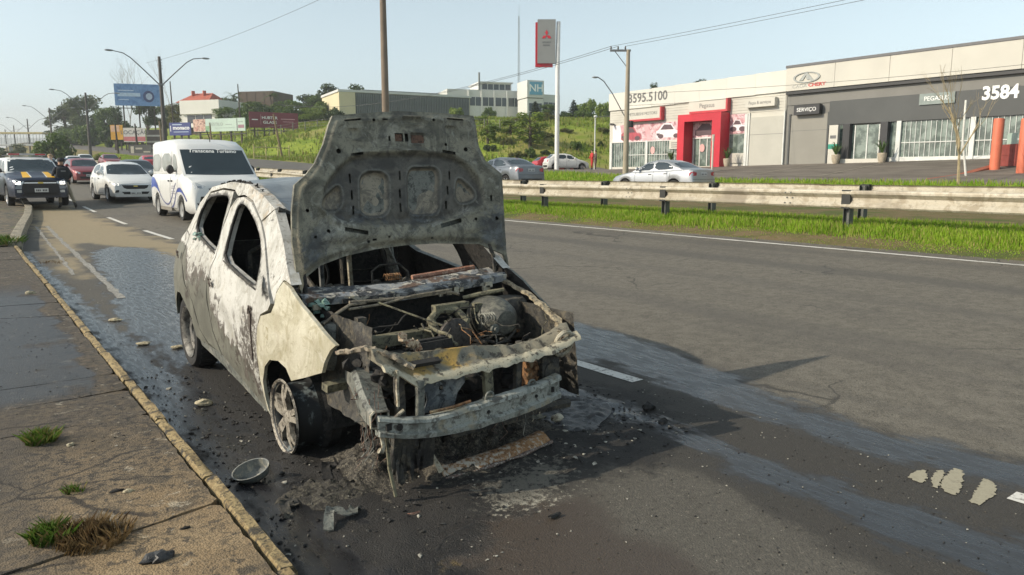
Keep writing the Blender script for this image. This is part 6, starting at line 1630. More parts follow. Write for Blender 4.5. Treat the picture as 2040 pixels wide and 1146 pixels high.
# brick-red gate piers, low wall, board
ORG = plain('orange_pier', (.62, .16, .085), .6, 0, .1, 2, .1)
def pier(label, px_):
    x, y = px_; z = float(gz(x, y)); m = MB(); m.lathe([(.22, -.1), (.22, 2.3), (.2, 2.36), (0, 2.38)], (x, y, z), 'Z', 22)
    return single(m.build('gate_pier', ORG, None, smooth=40), label, 'pillar', 'orange pillars at the yard entrance')
pier('left orange pillar at the yard entrance, in front of the grey showroom windows', (39.545, 14.802)); pier('right orange pillar at the yard entrance, at the picture edge', (37.965, 13.111))
x, y = 40.831, 14.717
g_ = thing('low_wall', 'dark red low wall between the orange pillars', 'wall', (x, y, float(gz(x, y)))); rz_ = math.atan2(*[(38.880, 13.427)[1] - (40.436, 15.136)[1], (38.880, 13.427)[0] - (40.436, 15.136)[0]])
WRED = plain('dark_red_wall', (.24, .05, .04), .75, 0, .15, 3, .3)
for i in range(4):
    m = MB(); m.box((x, y, float(gz(x, y)) + .15 + i * .26), (1.45, .16, .255), rz_); m.build('wall_course', WRED, g_)
b_ = thing('notice_board', 'pale green notice board on the dark red wall', 'sign', (x - .1, y - .1, float(gz(x, y)) + 1.0))
m = MB(); m.box((x - .12, y - .12, float(gz(x, y)) + 1.25), (.78, .05, .66), rz_); m.build('board', plain('pale_green_board', (.36, .46, .4), .5, 0, .06), b_)
for i in range(5): m = MB(); m.box((x - .145, y - .145, float(gz(x, y)) + 1.04 + i * .11), (.6, .03, .03), rz_); m.build('print_line', plain('pale_line', (.6, .66, .6), .5), b_)
x0, y0 = 35.460, 15.976; x1, y1 = 40.199, 14.939
m = MB(); m.tube([(x0, y0, float(gz(x0, y0)) - .02), (x0 * .6 + x1 * .4, y0 * .6 + y1 * .4, float(gz(x0, y0)) + .08), (x1, y1, float(gz(x1, y1)) + .12)], [.05, .14, .14], 6)
single(m.build('red_kerb', plain('red_kerb', (.38, .13, .08), .85, 0, .15), None), 'brick-red kerb edging the ramp into the yard', 'kerb')
LOTP = plain('faded_lot_line', (.3, .27, .21), .85, 0, .2, 2)
for (x0, y0, x1, y1) in ((37, 22, 44, 22.5), (37, 26.5, 44, 27), (38, 31, 44, 31.5), (38, 36, 44, 36.5), (36.5, 20, 36.5, 26)):
    m = MB(); n = 8; A_ = []; d = Vector((y1 - y0, x0 - x1)).normalized() * .06
    for s in (1, -1): A_ += [gp(x0 + (x1 - x0) * k / n + d.x * s, y0 + (y1 - y0) * k / n + d.y * s, .02) for k in range(n + 1)]
    m.add(A_, [(k, k + 1, n + k + 2, n + k + 1) for k in range(n)]); m.build('bay_line', LOTP, bpy.data.objects['parking_lot'])

# ------------------------------------------------------------------ tall dealer sign
x, y = 42.600, 50.565
zt = 1.55 + (344 - 57) / 1473 * 66; zb = 1.55 + (344 - 138) / 1473 * 66; z0 = float(gz(x, y))
sg = thing('pylon_sign', 'tall grey and red dealer sign with a three-diamond emblem on a white pole', 'sign', (x, y, z0)); RT = Vector((.80, -.60, 0)); ra_ = math.atan2(-.60, .80)
m = MB(); m.tube([(x, y, z0 - .3), (x, y, zb), (x + .06, y, zt - .1)], [.2, .19, .17], 16); m.build('pole', plain('white_pole', (.72, .72, .7), .5, 0, .05), sg, smooth=40)
cx_ = Vector((x, y, 0)) - RT * .98
fc = Vector((-.6, -.8, 0))
m = MB(); m.box((cx_.x, cx_.y, (zt + zb) / 2 + .05), (1.55, .42, zt - zb), ra_); bd = m.build('board', plain('grey_board', (.27, .275, .265), .45, 0, .06, .6), sg)
m = MB(); b2 = cx_ - RT * .2 - fc * -.0; m.box((b2.x + .06, b2.y + .08, (zt + zb) / 2 - .2), (1.5, .40, zt - zb + .05), ra_); m.build('red_back', REDPORT, sg)
def sign_m(u, w): 
    p = cx_ + RT * u + fc * .213; return Matrix(((RT.x, 0, fc.x, p.x), (RT.y, 0, fc.y, p.y), (0, 1, 0, w), (0, 0, 0, 1)))
CRED = plain('emblem_red', (.6, .03, .05), .4)
zc = zb + (zt - zb) * .66
for k in range(3):
    a = math.pi / 2 + k * 2.0944; d1 = Vector((math.cos(a), math.sin(a))); n1_ = Vector((-d1.y, d1.x)); s_ = .40
    pts = [Vector((0, 0)), d1 * s_ * .58 + n1_ * s_ * .33, d1 * s_ * 1.16, d1 * s_ * .58 - n1_ * s_ * .33]
    M_ = sign_m(0, zc - .05); m = MB(); m.add([M_ @ Vector((p.x, p.y, 0)) for p in pts] + [M_ @ Vector((p.x, p.y, .02)) for p in pts], [(0, 1, 2, 3), (7, 6, 5, 4), (0, 1, 5, 4), (1, 2, 6, 5), (2, 3, 7, 6), (3, 0, 4, 7)]); m.build('emblem', CRED, bd)
text_obj('MITSUBISHI', .2, INK, bd, sign_m(0, zc - .62), sx=.72); text_obj('MOTORS', .2, INK, bd, sign_m(0, zc - .86), sx=.72)

# ------------------------------------------------------------------ newspaper buildings on the hill
OFFW = plain('office_white', (.6, .6, .58), .7, 0, .05, .1); BEIGE = plain('beige_wall', (.62, .55, .36), .75, 0, .05, .1); LOUV = plain('grey_louvre', (.16, .175, .17), .6, 0, .2, .4); BAND = plain('office_glass', (.05, .065, .075), .15, 0, .3, .15)
def along(p, q):
    p = Vector((*p, 0)); q = Vector((*q, 0)); d = (q - p).normalized(); return p, d, (q - p).length, Vector((d.y, -d.x, 0))
class Block:
    def __init__(s, name, label, cat, p, q, z0):
        s.p, s.d, s.L, s.n = along(p, q); s.rz = math.atan2(s.d.y, s.d.x)
        c = s.p + s.d * s.L / 2; s.r = thing(name, label, cat, (c.x, c.y, z0))
    def b(s, name, a0, a1, z0, z1, f0, f1, mat, parent=None):
        """a along the front, f outwards from the front plane"""
        c = s.p + s.d * (a0 + a1) / 2 + s.n * (f0 + f1) / 2
        m = MB(); m.box((c.x, c.y, (z0 + z1) / 2), (abs(a1 - a0), abs(f1 - f0), abs(z1 - z0)), s.rz); return m.build(name, mat, parent or s.r)
H1 = Block('louvred_hall', 'long beige hall with dark vertical louvres on the hill', 'building', (62.205, 140.716), (90.129, 136.118), 11)
H1.b('wall', 0, H1.L, 9, 17.3, -14, 0, BEIGE); H1.b('roof', -.2, H1.L + .2, 17.3, 17.75, -14, .5, OFFW); H1.b('end_wall', -.05, 3.2, 9, 17.28, 0, .45, BEIGE); H1.b('rooftop_plant', H1.L * .2, H1.L * .8, 17.75, 18.3, -8, -3, LOUV)
m = None
for i in range(66):
    a = 3.5 + i * (H1.L - 3.8) / 66
    if m is None: o = H1.b('louvre', a, a + .22, 10, 17.2, 0.01, .35, LOUV); m = o.data; base = a
    else:
        o = bpy.data.objects.new('louvre', m); COL.objects.link(o); o.parent = H1.r; dd = H1.d * (a - base); o.location = (dd.x, dd.y, 0)
H1.b('louvre_back', 3.3, H1.L - .1, 10, 17.25, 0.0, .04, plain('shade_glass', (.09, .1, .1), .4, 0, .3, .2))
H2 = Block('office_building', 'white office building with window bands left of the NH tower', 'building', (104.795, 168.839), (124.101, 161.933), 14)
H2.b('wall', 0, H2.L, 11, 23.1, -15, 0, OFFW); H2.b('upper_floor', H2.L * .44, H2.L * .86, 22.8, 25.0, -12, -.6, OFFW); H2.b('roof_slab', H2.L * .42, H2.L * .88, 25.0, 25.3, -12, -.2, OFFW)
for z0_, z1_ in ((19.0, 21.2), (13.8, 16.0)): 
    for k in range(8): a = H2.L * (.28 + k * .088); H2.b('window_band', a + .1, a + H2.L * .088 - .1, z0_, z1_, 0, .06, BAND)
for k in range(5): a = H2.L * (.46 + k * .078); H2.b('window', a + .15, a + H2.L * .078 - .1, 23.3, 24.7, -.6, -.54, BAND)
for k in range(5): a = H2.L * (.28 + k * .17); H2.b('pier', a - .2, a + .2, 11, 23, 0, .5, OFFW)
m = MB(); m.tube([tuple(H2.p + H2.d * H2.L * .42 + Vector((0, 0, 23))), tuple(H2.p + H2.d * H2.L * .42 + Vector((0, 0, 27.5)))], .25, 8); m.build('chimney', LOUV, H2.r)
H3 = Block('office_tower', 'square white tower with the blue NH sign', 'building', (119.675, 154.008), (123.872, 152.750), 14)
H3.b('wall', 0, H3.L, 10, 20.4, -7, 0, OFFW); H3.b('head', -.15, H3.L + .1, 20.6, 24.9, -7, .3, OFFW); H3.b('neck', .1, H3.L - .1, 20.4, 20.6, -6.8, -.1, LOUV); H3.b('window_band', .5, H3.L - .4, 17.2, 19.2, 0, .06, BAND)
o = H3.b('sign_panel', .5, H3.L - .4, 21.3, 24.5, .35, .45, plain('nh_blue', (.13, .36, .52), .4, 0, .05))
c_ = H3.p + H3.d * (H3.L / 2 + .1) + H3.n * .46; text_obj('NH', 2.5, WHITEL, o, Matrix(((H3.d.x, 0, H3.n.x, c_.x), (H3.d.y, 0, H3.n.y, c_.y), (0, 1, 0, 22.9), (0, 0, 0, 1))), sx=1.05, bold=.05)
H4 = Block('office_wing', 'low white office wing right of the NH tower', 'building', (125.448, 154.694), (130.924, 154.354), 14)
H4.b('wall', .05, H4.L, 10, 21.8, -10, 0, OFFW)
for k in range(3): H4.b('window_band', .3 + k * 1.5, 1.6 + k * 1.5, 16.3, 19.8, 0, .06, BAND)
x, y = 128.169, 168.879
m = MB(); z0 = float(gz(x, y)); 
for s in ((-.3, -.2), (.3, -.2), (0, .35)): m.tube([(x + s[0], y + s[1], z0), (x + s[0] * .6, y + s[1] * .6, 44.0)], .05, 4)
for k in range(40): zz = z0 + 1 + k * .78; m.tube([(x - .3, y - .2, zz), (x + .3, y - .2, zz + .4), (x, y + .35, zz + .8)], .03, 3)
single(m.build('radio_mast', LOUV, None), 'thin lattice radio mast beside the NH tower', 'mast')

# ------------------------------------------------------------------ houses
TILE = plain('red_tiles', (.4, .1, .06), .8, 0, .2, 1.2, .4, 8); HW = plain('house_white', (.66, .65, .6), .75, 0, .06, .2); BRN = plain('brown_wall', (.085, .06, .045), .8, 0, .2, .3); HGL = plain('house_glass', (.04, .05, .06), .15, 0, .3, .3)
W1 = Block('white_house', 'white flat-roofed modern house above the mint billboard', 'house', (41.340, 176.221), (47.081, 168.201), 9)
W1.b('wall', 0, W1.L, 8, 14.1, -9, 0, HW); W1.b('parapet', -.2, W1.L + .2, 14.1, 17.0, -9, .6, HW)
for k in range(3): W1.b('window', 1.2 + k * 2.2, 3.2 + k * 2.2, 12.2, 13.9, 0, .06, HGL)
W1.b('canopy', -.5, W1.L * 1.5, 11.1, 11.4, -2, 2.5, HW); W1.b('lower_wall', .3, W1.L * 1.45, 8, 11, -2, 1.5, BRN)
W2 = Block('red_roofed_house', 'house with a red tiled roof behind the white flat-roofed house', 'house', (46.212, 200.028), (51.523, 193.576), 10)
W2.b('wall', 0, W2.L, 9, 18.6, -9, 0, HW); 
for k in range(3): W2.b('window', .8 + k * 2.3, 2.3 + k * 2.3, 17.2, 18.2, 0, .06, HGL)
c = [W2.p + W2.d * a + W2.n * f for a, f in ((-.5, .8), (W2.L + .5, .8), (W2.L + .5, -9.5), (-.5, -9.5))]; rd = [W2.p + W2.d * a + W2.n * -4.2 for a in (1.6, W2.L - 1.6)]
m = MB(); m.add([(*q.xy, 18.6) for q in c] + [(*q.xy, 21.2) for q in rd], [(0, 1, 5, 4), (1, 2, 5), (2, 3, 4, 5), (3, 0, 4), (3, 2, 1, 0)]); rf = m.build('roof', TILE, W2.r)
for a in (2.0, 5.2): m = MB(); q = W2.p + W2.d * a + W2.n * -3; m.box((q.x, q.y, 21.0), (.7, .7, 1.4)); m.build('chimney', TILE, rf)
W3 = Block('brown_building', 'dark brown windowless building among the trees on the hill', 'building', (59.382, 195.202), (65.712, 187.989), 13)
W3.b('wall', 0, W3.L, 11, 21.7, -10, 0, BRN)
for k in range(4): W3.b('wall_panel', .3 + k * W3.L / 4, W3.L / 4 * (k + 1) - .15, 12, 21.4, 0, .08, BRN)
W4 = Block('grey_house', 'small grey gabled house right of the red tiled roof', 'house', (55.137, 203.354), (58.299, 200.997), 13)
W4.b('wall', 0, W4.L, 12, 17.6, -6, 0, LOUV); W4.b('roof', -.4, W4.L + .4, 17.6, 18.2, -6, .6, plain('grey_roof', (.14, .14, .14), .8))

# ------------------------------------------------------------------ billboards
POSTM = plain('weathered_post', (.075, .06, .048), .9, 0, .25, 2, .3); LATT = plain('board_frame', (.06, .055, .05), .8)
def billboard(name, label, p, q, z0, z1, mat, group='billboards by the far carriageway', legs=4, deco=None):
    Bk = Block(name, label, 'billboard', p, q, z0); gzz = float(gz(Bk.r.location.x, Bk.r.location.y))
    Bk.r['group'] = group
    bd = Bk.b('board', 0, Bk.L, z0, z1, 0, .18, mat)
    for k in range(legs):
        a = Bk.L * (k + .5) / legs; Bk.b('leg', a - .1, a + .1, gzz - .5, z1 - .1, -.24, -.02, POSTM)
    Bk.b('brace', .1, Bk.L - .1, z0 - .5, z0 - .36, -.16, -.03, LATT)
    def txt(s, size, a, z, m2=WHITEL, sx=1.0, bold=.01):
        c_ = Bk.p + Bk.d * a + Bk.n * .19; text_obj(s, size, m2, bd, Matrix(((Bk.d.x, 0, Bk.n.x, c_.x), (Bk.d.y, 0, Bk.n.y, c_.y), (0, 1, 0, z), (0, 0, 0, 1))), sx=sx, bold=bold)
    def pan(a0, a1, za, zb_, m2, f=.2): return Bk.b('print_panel', a0, a1, za, zb_, .18, f, m2, bd)
    if deco: deco(Bk, txt, pan)
    return Bk
BBLUE = mottle('billboard_blue', [(.13, .26, .5), (.18, .32, .56), (.11, .22, .44)], .35, .5, bump=0)
def d1(B_, txt, pan):
    L = B_.L
    pan(L * .07, L * .56, 15.35, 16.0, plain('pale_blue_band', (.5, .62, .75), .5)); pan(L * .08, L * .42, 16.3, 16.5, plain('pale_blue_band', (.5, .62, .75), .5)); pan(L * .08, L * .3, 14.7, 14.85, plain('pale_blue_band', (.5, .62, .75), .5))
    for a, r_, m2 in ((.74, .95, plain('navy_print', (.06, .08, .2), .5)), (.75, .55, plain('pale_print', (.42, .5, .62), .5))):
        c_ = B_.p + B_.d * L * a + B_.n * (.2 if r_ > .9 else .22); m = MB(); m.add([c_ + B_.d * r_ * math.cos(k) + Vector((0, 0, 15.4 + r_ * 1.1 * math.sin(k))) for k in np.linspace(0, 6.0, 18)], [tuple(range(18))]); m.build('print_panel', m2, B_.r)
billboard('billboard', 'large blue billboard on tall legs behind the lamp post', (24.822, 154.858), (32.005, 152.000), 13.7, 17.6, BBLUE, legs=3, deco=d1)
BB2 = billboard('billboard', 'dark blue billboard reading monaco above the minibus', (29.080, 132.977), (31.624, 129.834), 7.55, 9.6, plain('billboard_navy', (.045, .06, .22), .5, 0, .1, .5), legs=3, deco=lambda B_, txt, pan: (txt('monaco', .85, B_.L * .56, 8.75, sx=1.15, bold=.03), pan(B_.L * .16, B_.L * .6, 9.2, 9.34, plain('pale_blue_band', (.5, .62, .75), .5)), pan(B_.L * .2, B_.L * .9, 8.05, 8.16, plain('pale_blue_band', (.5, .62, .75), .5)), pan(B_.L * .05, B_.L * .08, 8.2, 9.1, WHITEL)))
MINT = plain('billboard_mint', (.46, .57, .5), .5, 0, .06, .3)
FLW = mottle('flower_print', [(.5, .25, .2), (.62, .42, .33), (.2, .1, .08)], .9, .5, bump=0, detail=3)
def d3(B_, txt, pan):
    L = B_.L; pan(.02, L * .24, 8.05, 9.98, FLW, .2); pan(L * .24, L * .32, 8.05, 8.9, plain('leaf_green_print', (.2, .36, .2), .5), .2); pan(L * .845, L * .855, 8.05, 9.95, INK, .21); pan(L * .87, L * .98, 8.45, 8.95, plain('print_mauve', (.3, .16, .2), .5))
    pan(L * .87, L * .96, 9.35, 9.5, plain('print_grey', (.3, .36, .33), .5)); txt('ESTILO', .7, L * .47, 9.1, plain('print_grey', (.3, .36, .33), .5), 1.1); pan(L * .63, L * .75, 9.0, 9.1, plain('print_grey', (.3, .36, .33), .5)); pan(L * .42, L * .8, 8.5, 8.56, plain('print_grey', (.3, .36, .33), .5))
billboard('billboard', 'long mint green billboard with pink flowers at its left end', (31.761, 128.485), (37.193, 119.448), 8.0, 10.0, MINT, legs=5, deco=d3)
def d4(B_, txt, pan):
    L = B_.L; txt('HUBTER', .62, L * .41, 10.35, sx=1.1); txt('GLASS', .62, L * .41, 9.62, sx=1.25); pan(L * .05, L * .17, 9.95, 10.1, WHITEL); pan(L * .64, L * .93, 10.15, 10.3, plain('print_pink', (.55, .3, .33), .5)); pan(L * .68, L * .9, 9.75, 9.85, plain('print_pink', (.55, .3, .33), .5)); pan(L * .225, L * .23, 9.2, 10.9, plain('print_pink', (.55, .3, .33), .5))
billboard('billboard', 'maroon billboard reading GLASS at the top of the grass slope', (38.913, 123.154), (46.695, 122.343), 8.75, 11.25, plain('billboard_maroon', (.2, .035, .05), .5, 0, .1, .4), legs=5, deco=d4)
billboard('billboard', 'small orange and yellow sign far left under the blue billboard', (23.335, 152.225), (25.091, 150.916), 7.4, 10.0, plain('billboard_orange', (.62, .32, .03), .5, 0, .15, .5), legs=2, deco=lambda B_, txt, pan: pan(.1, B_.L * .75, 8.8, 9.9, plain('print_peach', (.6, .38, .25), .5)))
def d6(B_, txt, pan): pan(.02, B_.L - .02, 6.95, 7.7, plain('print_rose', (.5, .16, .16), .5)); txt('LOCAÇÃO', .95, B_.L * .52, 8.4, INK, 1.05)
billboard('billboard', 'white and red sign below the blue billboard', (24.239, 145.316), (27.269, 143.057), 6.8, 9.2, plain('billboard_white', (.6, .57, .52), .5, 0, .08, .4), legs=3, deco=d6)
BB7 = billboard('billboard', 'empty dark billboard frame behind the lamp post', (27.828, 145.135), (30.117, 143.429), 5.3, 9.0, LATT, legs=2, deco=lambda B_, txt, pan: [pan(.05, B_.L - .05, 5.7 + k * 1.05, 6.0 + k * 1.05, plain('pale_slat', (.3, .32, .3), .6)) for k in range(3)])
billboard('billboard', 'low dark board with a round pale emblem beside the far carriageway', (21.265, 123.835), (23.916, 121.860), 4.2, 5.6, plain('faded_board', (.1, .1, .09), .7, 0, .2, .4), legs=2, deco=lambda B_, txt, pan: [pan(B_.L * .08, B_.L * .22, 4.4, 5.4, plain('print_cream', (.5, .46, .36), .6)), pan(B_.L * .3, B_.L * .6, 4.95, 5.2, plain('print_cream', (.5, .46, .36), .6)), pan(B_.L * .65, B_.L * .95, 4.5, 4.7, plain('print_cream', (.5, .46, .36), .6))])
# footbridge far left
fb_ = thing('footbridge', 'footbridge with a yellow roof line crossing the road far left', 'bridge', (-10, 170, 5))
STEELW = plain('bridge_white', (.55, .56, .54), .6, 0, .05, .1); YB = plain('bridge_yellow', (.5, .42, .22), .7)
px0, py0 = 0.089, 205.719; px1, py1 = 16.862, 193.217; zB = 1.55 + (344 - 291) / 1473 * 165; zT = 1.55 + (344 - 268) / 1473 * 165
p_, d_, L_, n_ = along((px0, py0), (px1, py1)); rz_ = math.atan2(d_.y, d_.x); c_ = p_ + d_ * L_ / 2
m = MB(); m.box((c_.x, c_.y, zT), (L_, 2.4, .35), rz_); m.build('canopy', YB, fb_)
m = MB(); m.box((c_.x, c_.y, zB), (L_, 2.4, .3), rz_); m.build('deck', STEELW, fb_)
for k in range(31):
    q = p_ + d_ * (L_ * k / 30) + n_ * 1.2; m = MB(); m.bx((q.x - .05, q.y - .05, zB + .15), (q.x + .05, q.y + .05, zT - .17)); m.build('rail_post', STEELW, fb_)
m = MB()
for k in range(120): q = p_ + d_ * (L_ * k / 120) - n_ * 1.15; m.bx((q.x - .02, q.y - .02, zB + .15), (q.x + .02, q.y + .02, zB + 1.6))
tag(m.build('mesh_panel', STEELW, fb_), kind='stuff')
for f in (.2, .62, .985): q = p_ + d_ * L_ * f; m = MB(); m.bx((q.x - .4, q.y - .4, float(gz(q.x, q.y)) - .5), (q.x + .4, q.y + .4, zB - .15)); m.build('pier', STEELW, fb_)

# ------------------------------------------------------------------ guardrails
RAILM = mottle('weathered_galvanised', [(.43, .38, .29), (.51, .465, .375), (.36, .31, .23), (.3, .26, .2)], 1.6, .55, .3, bump=.2, bscale=20, rvar=.15)
RPOST = plain('rail_post_steel', (.12, .125, .115), .6, .4, .25, 4, .3)
def guardrail(label, X, zt, y0, y1, py, face, cat='guardrail'):
    g = thing('guardrail', label, cat, gp(X, 10), 0, 'guardrails along the median')
    # W profile seen from the road, h = share of the height, o = towards the road
    W_ = [(1.0, .0), (.985, .022), (.90, .04), (.80, .04), (.70, .012), (.58, -.03), (.42, -.03), (.30, .012), (.20, .04), (.10, .04), (.015, .022), (0, 0)]
    y = y0; Hh = .335
    rr = random.Random(label)
    while y < y1:
        L = 4.4 if y < 40 else 20
        n = 6 if y < 40 else 5; rings = []
        dz = rr.uniform(-.012, .012); dx = rr.uniform(-.012, .012)
        for i in range(n + 1):
            yy = y - .12 + (L + .24) * i / n; z = float(gz(X, yy)) + zt - Hh + dz * (i / n) + .006 * noise.noise((yy, X, 2)); xx = X + dx + .012 * noise.noise((yy * .4, X, 5)) - face * .003 * (int(y / 4.4) % 2)
            fr = [(xx + face * o, yy, z + Hh * h) for h, o in W_]; bk = [(xx + face * (o - .006), yy, z + Hh * h) for h, o in reversed(W_)]
            rings.append(fr + bk)
        m = MB(); m.loft(rings); bo = m.build('beam', RAILM, g, smooth=28)
        if face < 0 and y < 30:
            for bz in (.2, .5, .8):
                for by_ in (.06, -.06): yb = y + by_; zb_ = float(gz(X, yb)) + zt - Hh * (1 - bz); m = MB(); m.lathe([(0, -.006), (.017, -.006), (.013, .008), (0, .012)], (X + face * (.045 if bz != .5 else -.022), yb, zb_), 'X', 8); m.build('bolt', RPOST, bo)
        y += L
    me = None
    for yy in py:
        z = float(gz(X, yy)); 
        if me is None:
            m = MB(); xo = -face * .09
            m.bx((-.075 + xo, -.06, -.5), (.075 + xo, -.052, zt - .02)); m.bx((-.075 + xo, .052, -.5), (.075 + xo, .06, zt - .02)); m.bx((-.004 + xo, -.052, -.5), (.004 + xo, .052, zt - .02))
            o = m.build('post', RPOST, None); me = o.data; o.parent = g
            m = MB(); m.bx((-.055 + face * -.02, -.085, zt - .34), (.05 + face * -.02, .085, zt + .004)); b = m.build('spacer_block', plain('spacer_black', (.03, .03, .028), .7), None); mb_ = b.data; b.parent = g
        else:
            o = bpy.data.objects.new('post', me); COL.objects.link(o); o.parent = g; b = bpy.data.objects.new('spacer_block', mb_); COL.objects.link(b); b.parent = g
        for q in (o, b): q.location = Vector((X, yy, z)) - Vector(g.location)
        for i, zz in enumerate((.8, .2)):
            pass
    return g
py = [7.4 + 4.5 * k for k in range(-3, 12)] + [61 + 4.5 * k for k in range(0, 14)]
guardrail('near steel guardrail along the road side of the grassy median', 13.3, .735, -9, 124, py, -1)
py = [7.7 + 3.7 * k for k in range(-4, 14)]
guardrail('far steel guardrail just behind, with dark spacer blocks facing us', 14.55, .765, -9, 124, py, 1)

# ------------------------------------------------------------------ lamp posts
CONC = plain('dark_concrete_pole', (.105, .095, .085), .85, 0, .2, 1.5, .3); GALV = plain('galvanised_arm', (.2, .2, .2), .5, .5, .15); LAMPH = plain('lamp_head', (.3, .31, .32), .45, .3, .1)
LPX = 17.3
tops = [(81.64, 12.89), (133.1, 13.7), (186.6, 15.05), (245.0, 16.06), (301.7, 17.1), (352.2, 18.1)]
names_ = ['nearest double-arm lamp post, in front of the blue billboard', 'second double-arm lamp post, above the maroon hatchback', 'third double-arm lamp post, in front of the footbridge end', 'fourth double-arm lamp post down the road', 'fifth double-arm lamp post down the road', 'farthest double-arm lamp post, at the picture edge']
LP0 = None
for (Y, zt), nm in zip(tops, names_):
    z0 = float(gz(LPX, Y))
    if LP0 is None:
        h = zt - z0
        lp = thing('lamp_post', nm, 'lamp post', (LPX, Y, z0), 0, 'double-arm lamp posts on the median'); local(lp); H0 = h
        m = MB(); m.tube([(0, 0, -.4), (0, 0, h * .5), (0, 0, h)], [.24, .19, .13], 12); m.build('pole', CONC, lp, smooth=50)
        m = MB(); m.box((0, 0, h - 2.7), (.42, .42, .2)); m.build('collar', GALV, lp)
        for s in (-1, 1):
            q = [(s * .15, 0, h - 2.7), (s * 1.35, 0, h - 1.5), (s * 2.55, 0, h - .35), (s * 3.2, 0, h + .05), (s * 4.0, 0, h + .18)]
            m = MB(); m.tube(chaikin3(q) if False else q, [.06, .055, .05, .045, .04], 7); a_ = m.build('arm', GALV, lp, smooth=60)
            m = MB(); m.lump((s * 4.4, 0, h + .2), (.85, .34, .2), 1, .03, 2); m.build('lamp_head', LAMPH, a_, smooth=60)
        for k in range(4): m = MB(); m.lathe([(.05, 0), (.06, .04), (.05, .08)], (.2, 0, h - .35 - k * .28), 'Z', 8); m.build('insulator', LAMPH, lp)
        base = lp
    else:
        dup(base, (LPX, Y, z0), 0, nm, 'double-arm lamp posts on the median', (zt - z0) / H0)
# poles and wires
x, y = 16.979, 32.992
z0 = float(gz(x, y)); m = MB(); m.tube([(x, y, z0 - .4), (x, y, z0 + 6), (x, y, z0 + 13)], [.19, .165, .12], 14)
single(m.build('utility_pole', plain('brown_concrete_pole', (.2, .155, .115), .85, 0, .15, 1.2, .3), None, smooth=50), 'tall brown pole rising behind the raised bonnet', 'utility pole')
x, y = 33.440, 33.071
z0 = float(gz(x, y)); ht = 1.55 + (344 - 111) / 1473 * 46.5
up = thing('utility_pole', 'concrete power pole with crossarm and a lamp arm before the pale showroom', 'utility pole', (x, y, z0))
m = MB(); m.tube([(x, y, z0 - .4), (x, y, (z0 + ht) / 2), (x, y, ht)], [.19, .15, .11], 12); m.build('pole', plain('pale_concrete_pole', (.34, .29, .22), .85, 0, .12, 1.2, .3), up, smooth=50)
cr = Vector((.8, -.6, 0)); m = MB(); c_ = Vector((x, y, ht - .05)) - cr * .48; m.box(c_, (1.25, .1, .12), math.atan2(-.6, .8)); m.build('crossarm', GALV, up)
for k in (-1.05, -.62, -.18): p = Vector((x, y, ht)) + cr * k; m = MB(); m.lathe([(.03, 0), (.05, .06), (.045, .14), (.02, .22)], p, 'Z', 8); m.build('insulator', CONC, up)
m = MB(); m.tube([Vector((x, y, ht - 1.1)), Vector((x, y, ht - .1)) - cr * .8], .025, 5); m.build('brace', GALV, up)
pl = Vector((x, y, 0)); q = [pl - cr * .1 + Vector((0, 0, ht - 4.0)), pl - cr * .9 + Vector((0, 0, ht - 2.6)), pl - cr * 1.45 + Vector((0, 0, ht - 1.85)), pl - cr * 1.8 + Vector((0, 0, ht - 1.62))]
m = MB(); m.tube(q, .035, 6); a_ = m.build('lamp_arm', GALV, up); m = MB(); m.lump(q[-1] - cr * .18, (.42, .2, .12), 2, .03, 2, 0, math.atan2(-.6, .8)); m.build('lamp_head', LAMPH, a_, smooth=60)
m = MB(); m.lathe([(0, 0), (.17, 0), (.17, .38), (0, .38)], (x + .22, y - .14, z0 + 3.05), 'Z', 12); m.build('meter_box', plain('meter_black', (.03, .03, .03), .6), up)
WIRE = plain('wire_black', (.04, .04, .042), .6)
def wire(label, a, b, sag, r=.012, grp='overhead wires'):
    a = Vector(a); b = Vector(b); n = 24
    pts = [a + (b - a) * (k / n) - Vector((0, 0, sag * 4 * (k / n) * (1 - k / n))) for k in range(n + 1)]
    m = MB(); m.tube(pts, r, 4); single(m.build('overhead_wire', WIRE, None), label, 'wire', grp)
for k, lb in ((-1.05, 'overhead wire from the crossarm to the upper right, outermost'), (-.18, 'overhead wire from the crossarm to the upper right, innermost')):
    p = Vector((x, y, ht + .2)) + cr * k; wire(lb, p, (p.x - .3, p.y - 48, ht + 1.3), .35)
for k, lb in ((-1.05, 'overhead wire running left from the crossarm, outermost'), (-.62, 'overhead wire running left from the crossarm, second')):
    p = Vector((x, y, ht + .2)) + cr * k; wire(lb, p, (p.x + 4, p.y + 70, ht + 2.0), 1.6, .015)
wire('service wire running low across the showroom fascias', (x, y, ht - 2.6), (45.6, 8.0, 7.3), .35, .012)
wire('service wire along the pale showroom front', (x, y, ht - 3.3), (45.75, 30.2, 7.0), .15, .012)
wire('thin wire crossing the sky above the minibus', (21, 40, 13.2), (17.3, 88, 13.0), .6, .012)
x, y = 27.596, 21.837
z0 = float(gz(x, y)); m = MB(); m.tube([(x, y, z0 - .2), (x, y, 3.2)], .045, 8); m.box((x, y, 3.1), (.12, .02, .3), -.6); single(m.build('sign_post', plain('pale_post', (.6, .56, .47), .6), None), 'thin pale post standing on the verge before the red doorway', 'post')
x, y = 36.630, 15.104
z0 = float(gz(x, y)); m = MB(); m.tube([(x + .25, y - .2, z0 - .2), (x, y, 3.0), (x - .05, y, 4.75)], .05, 8); single(m.build('white_post', plain('white_post_paint', (.66, .65, .6), .55), None), 'white post just right of the bare young tree', 'post')
x, y = 60.350, 64.774
z0 = float(gz(x, y)); lp = thing('yard_lamp', 'slim white lamp post on the grass behind the yard', 'lamp post', (x, y, z0)); ht = 1.55 + (344 - 238) / 1473 * 88
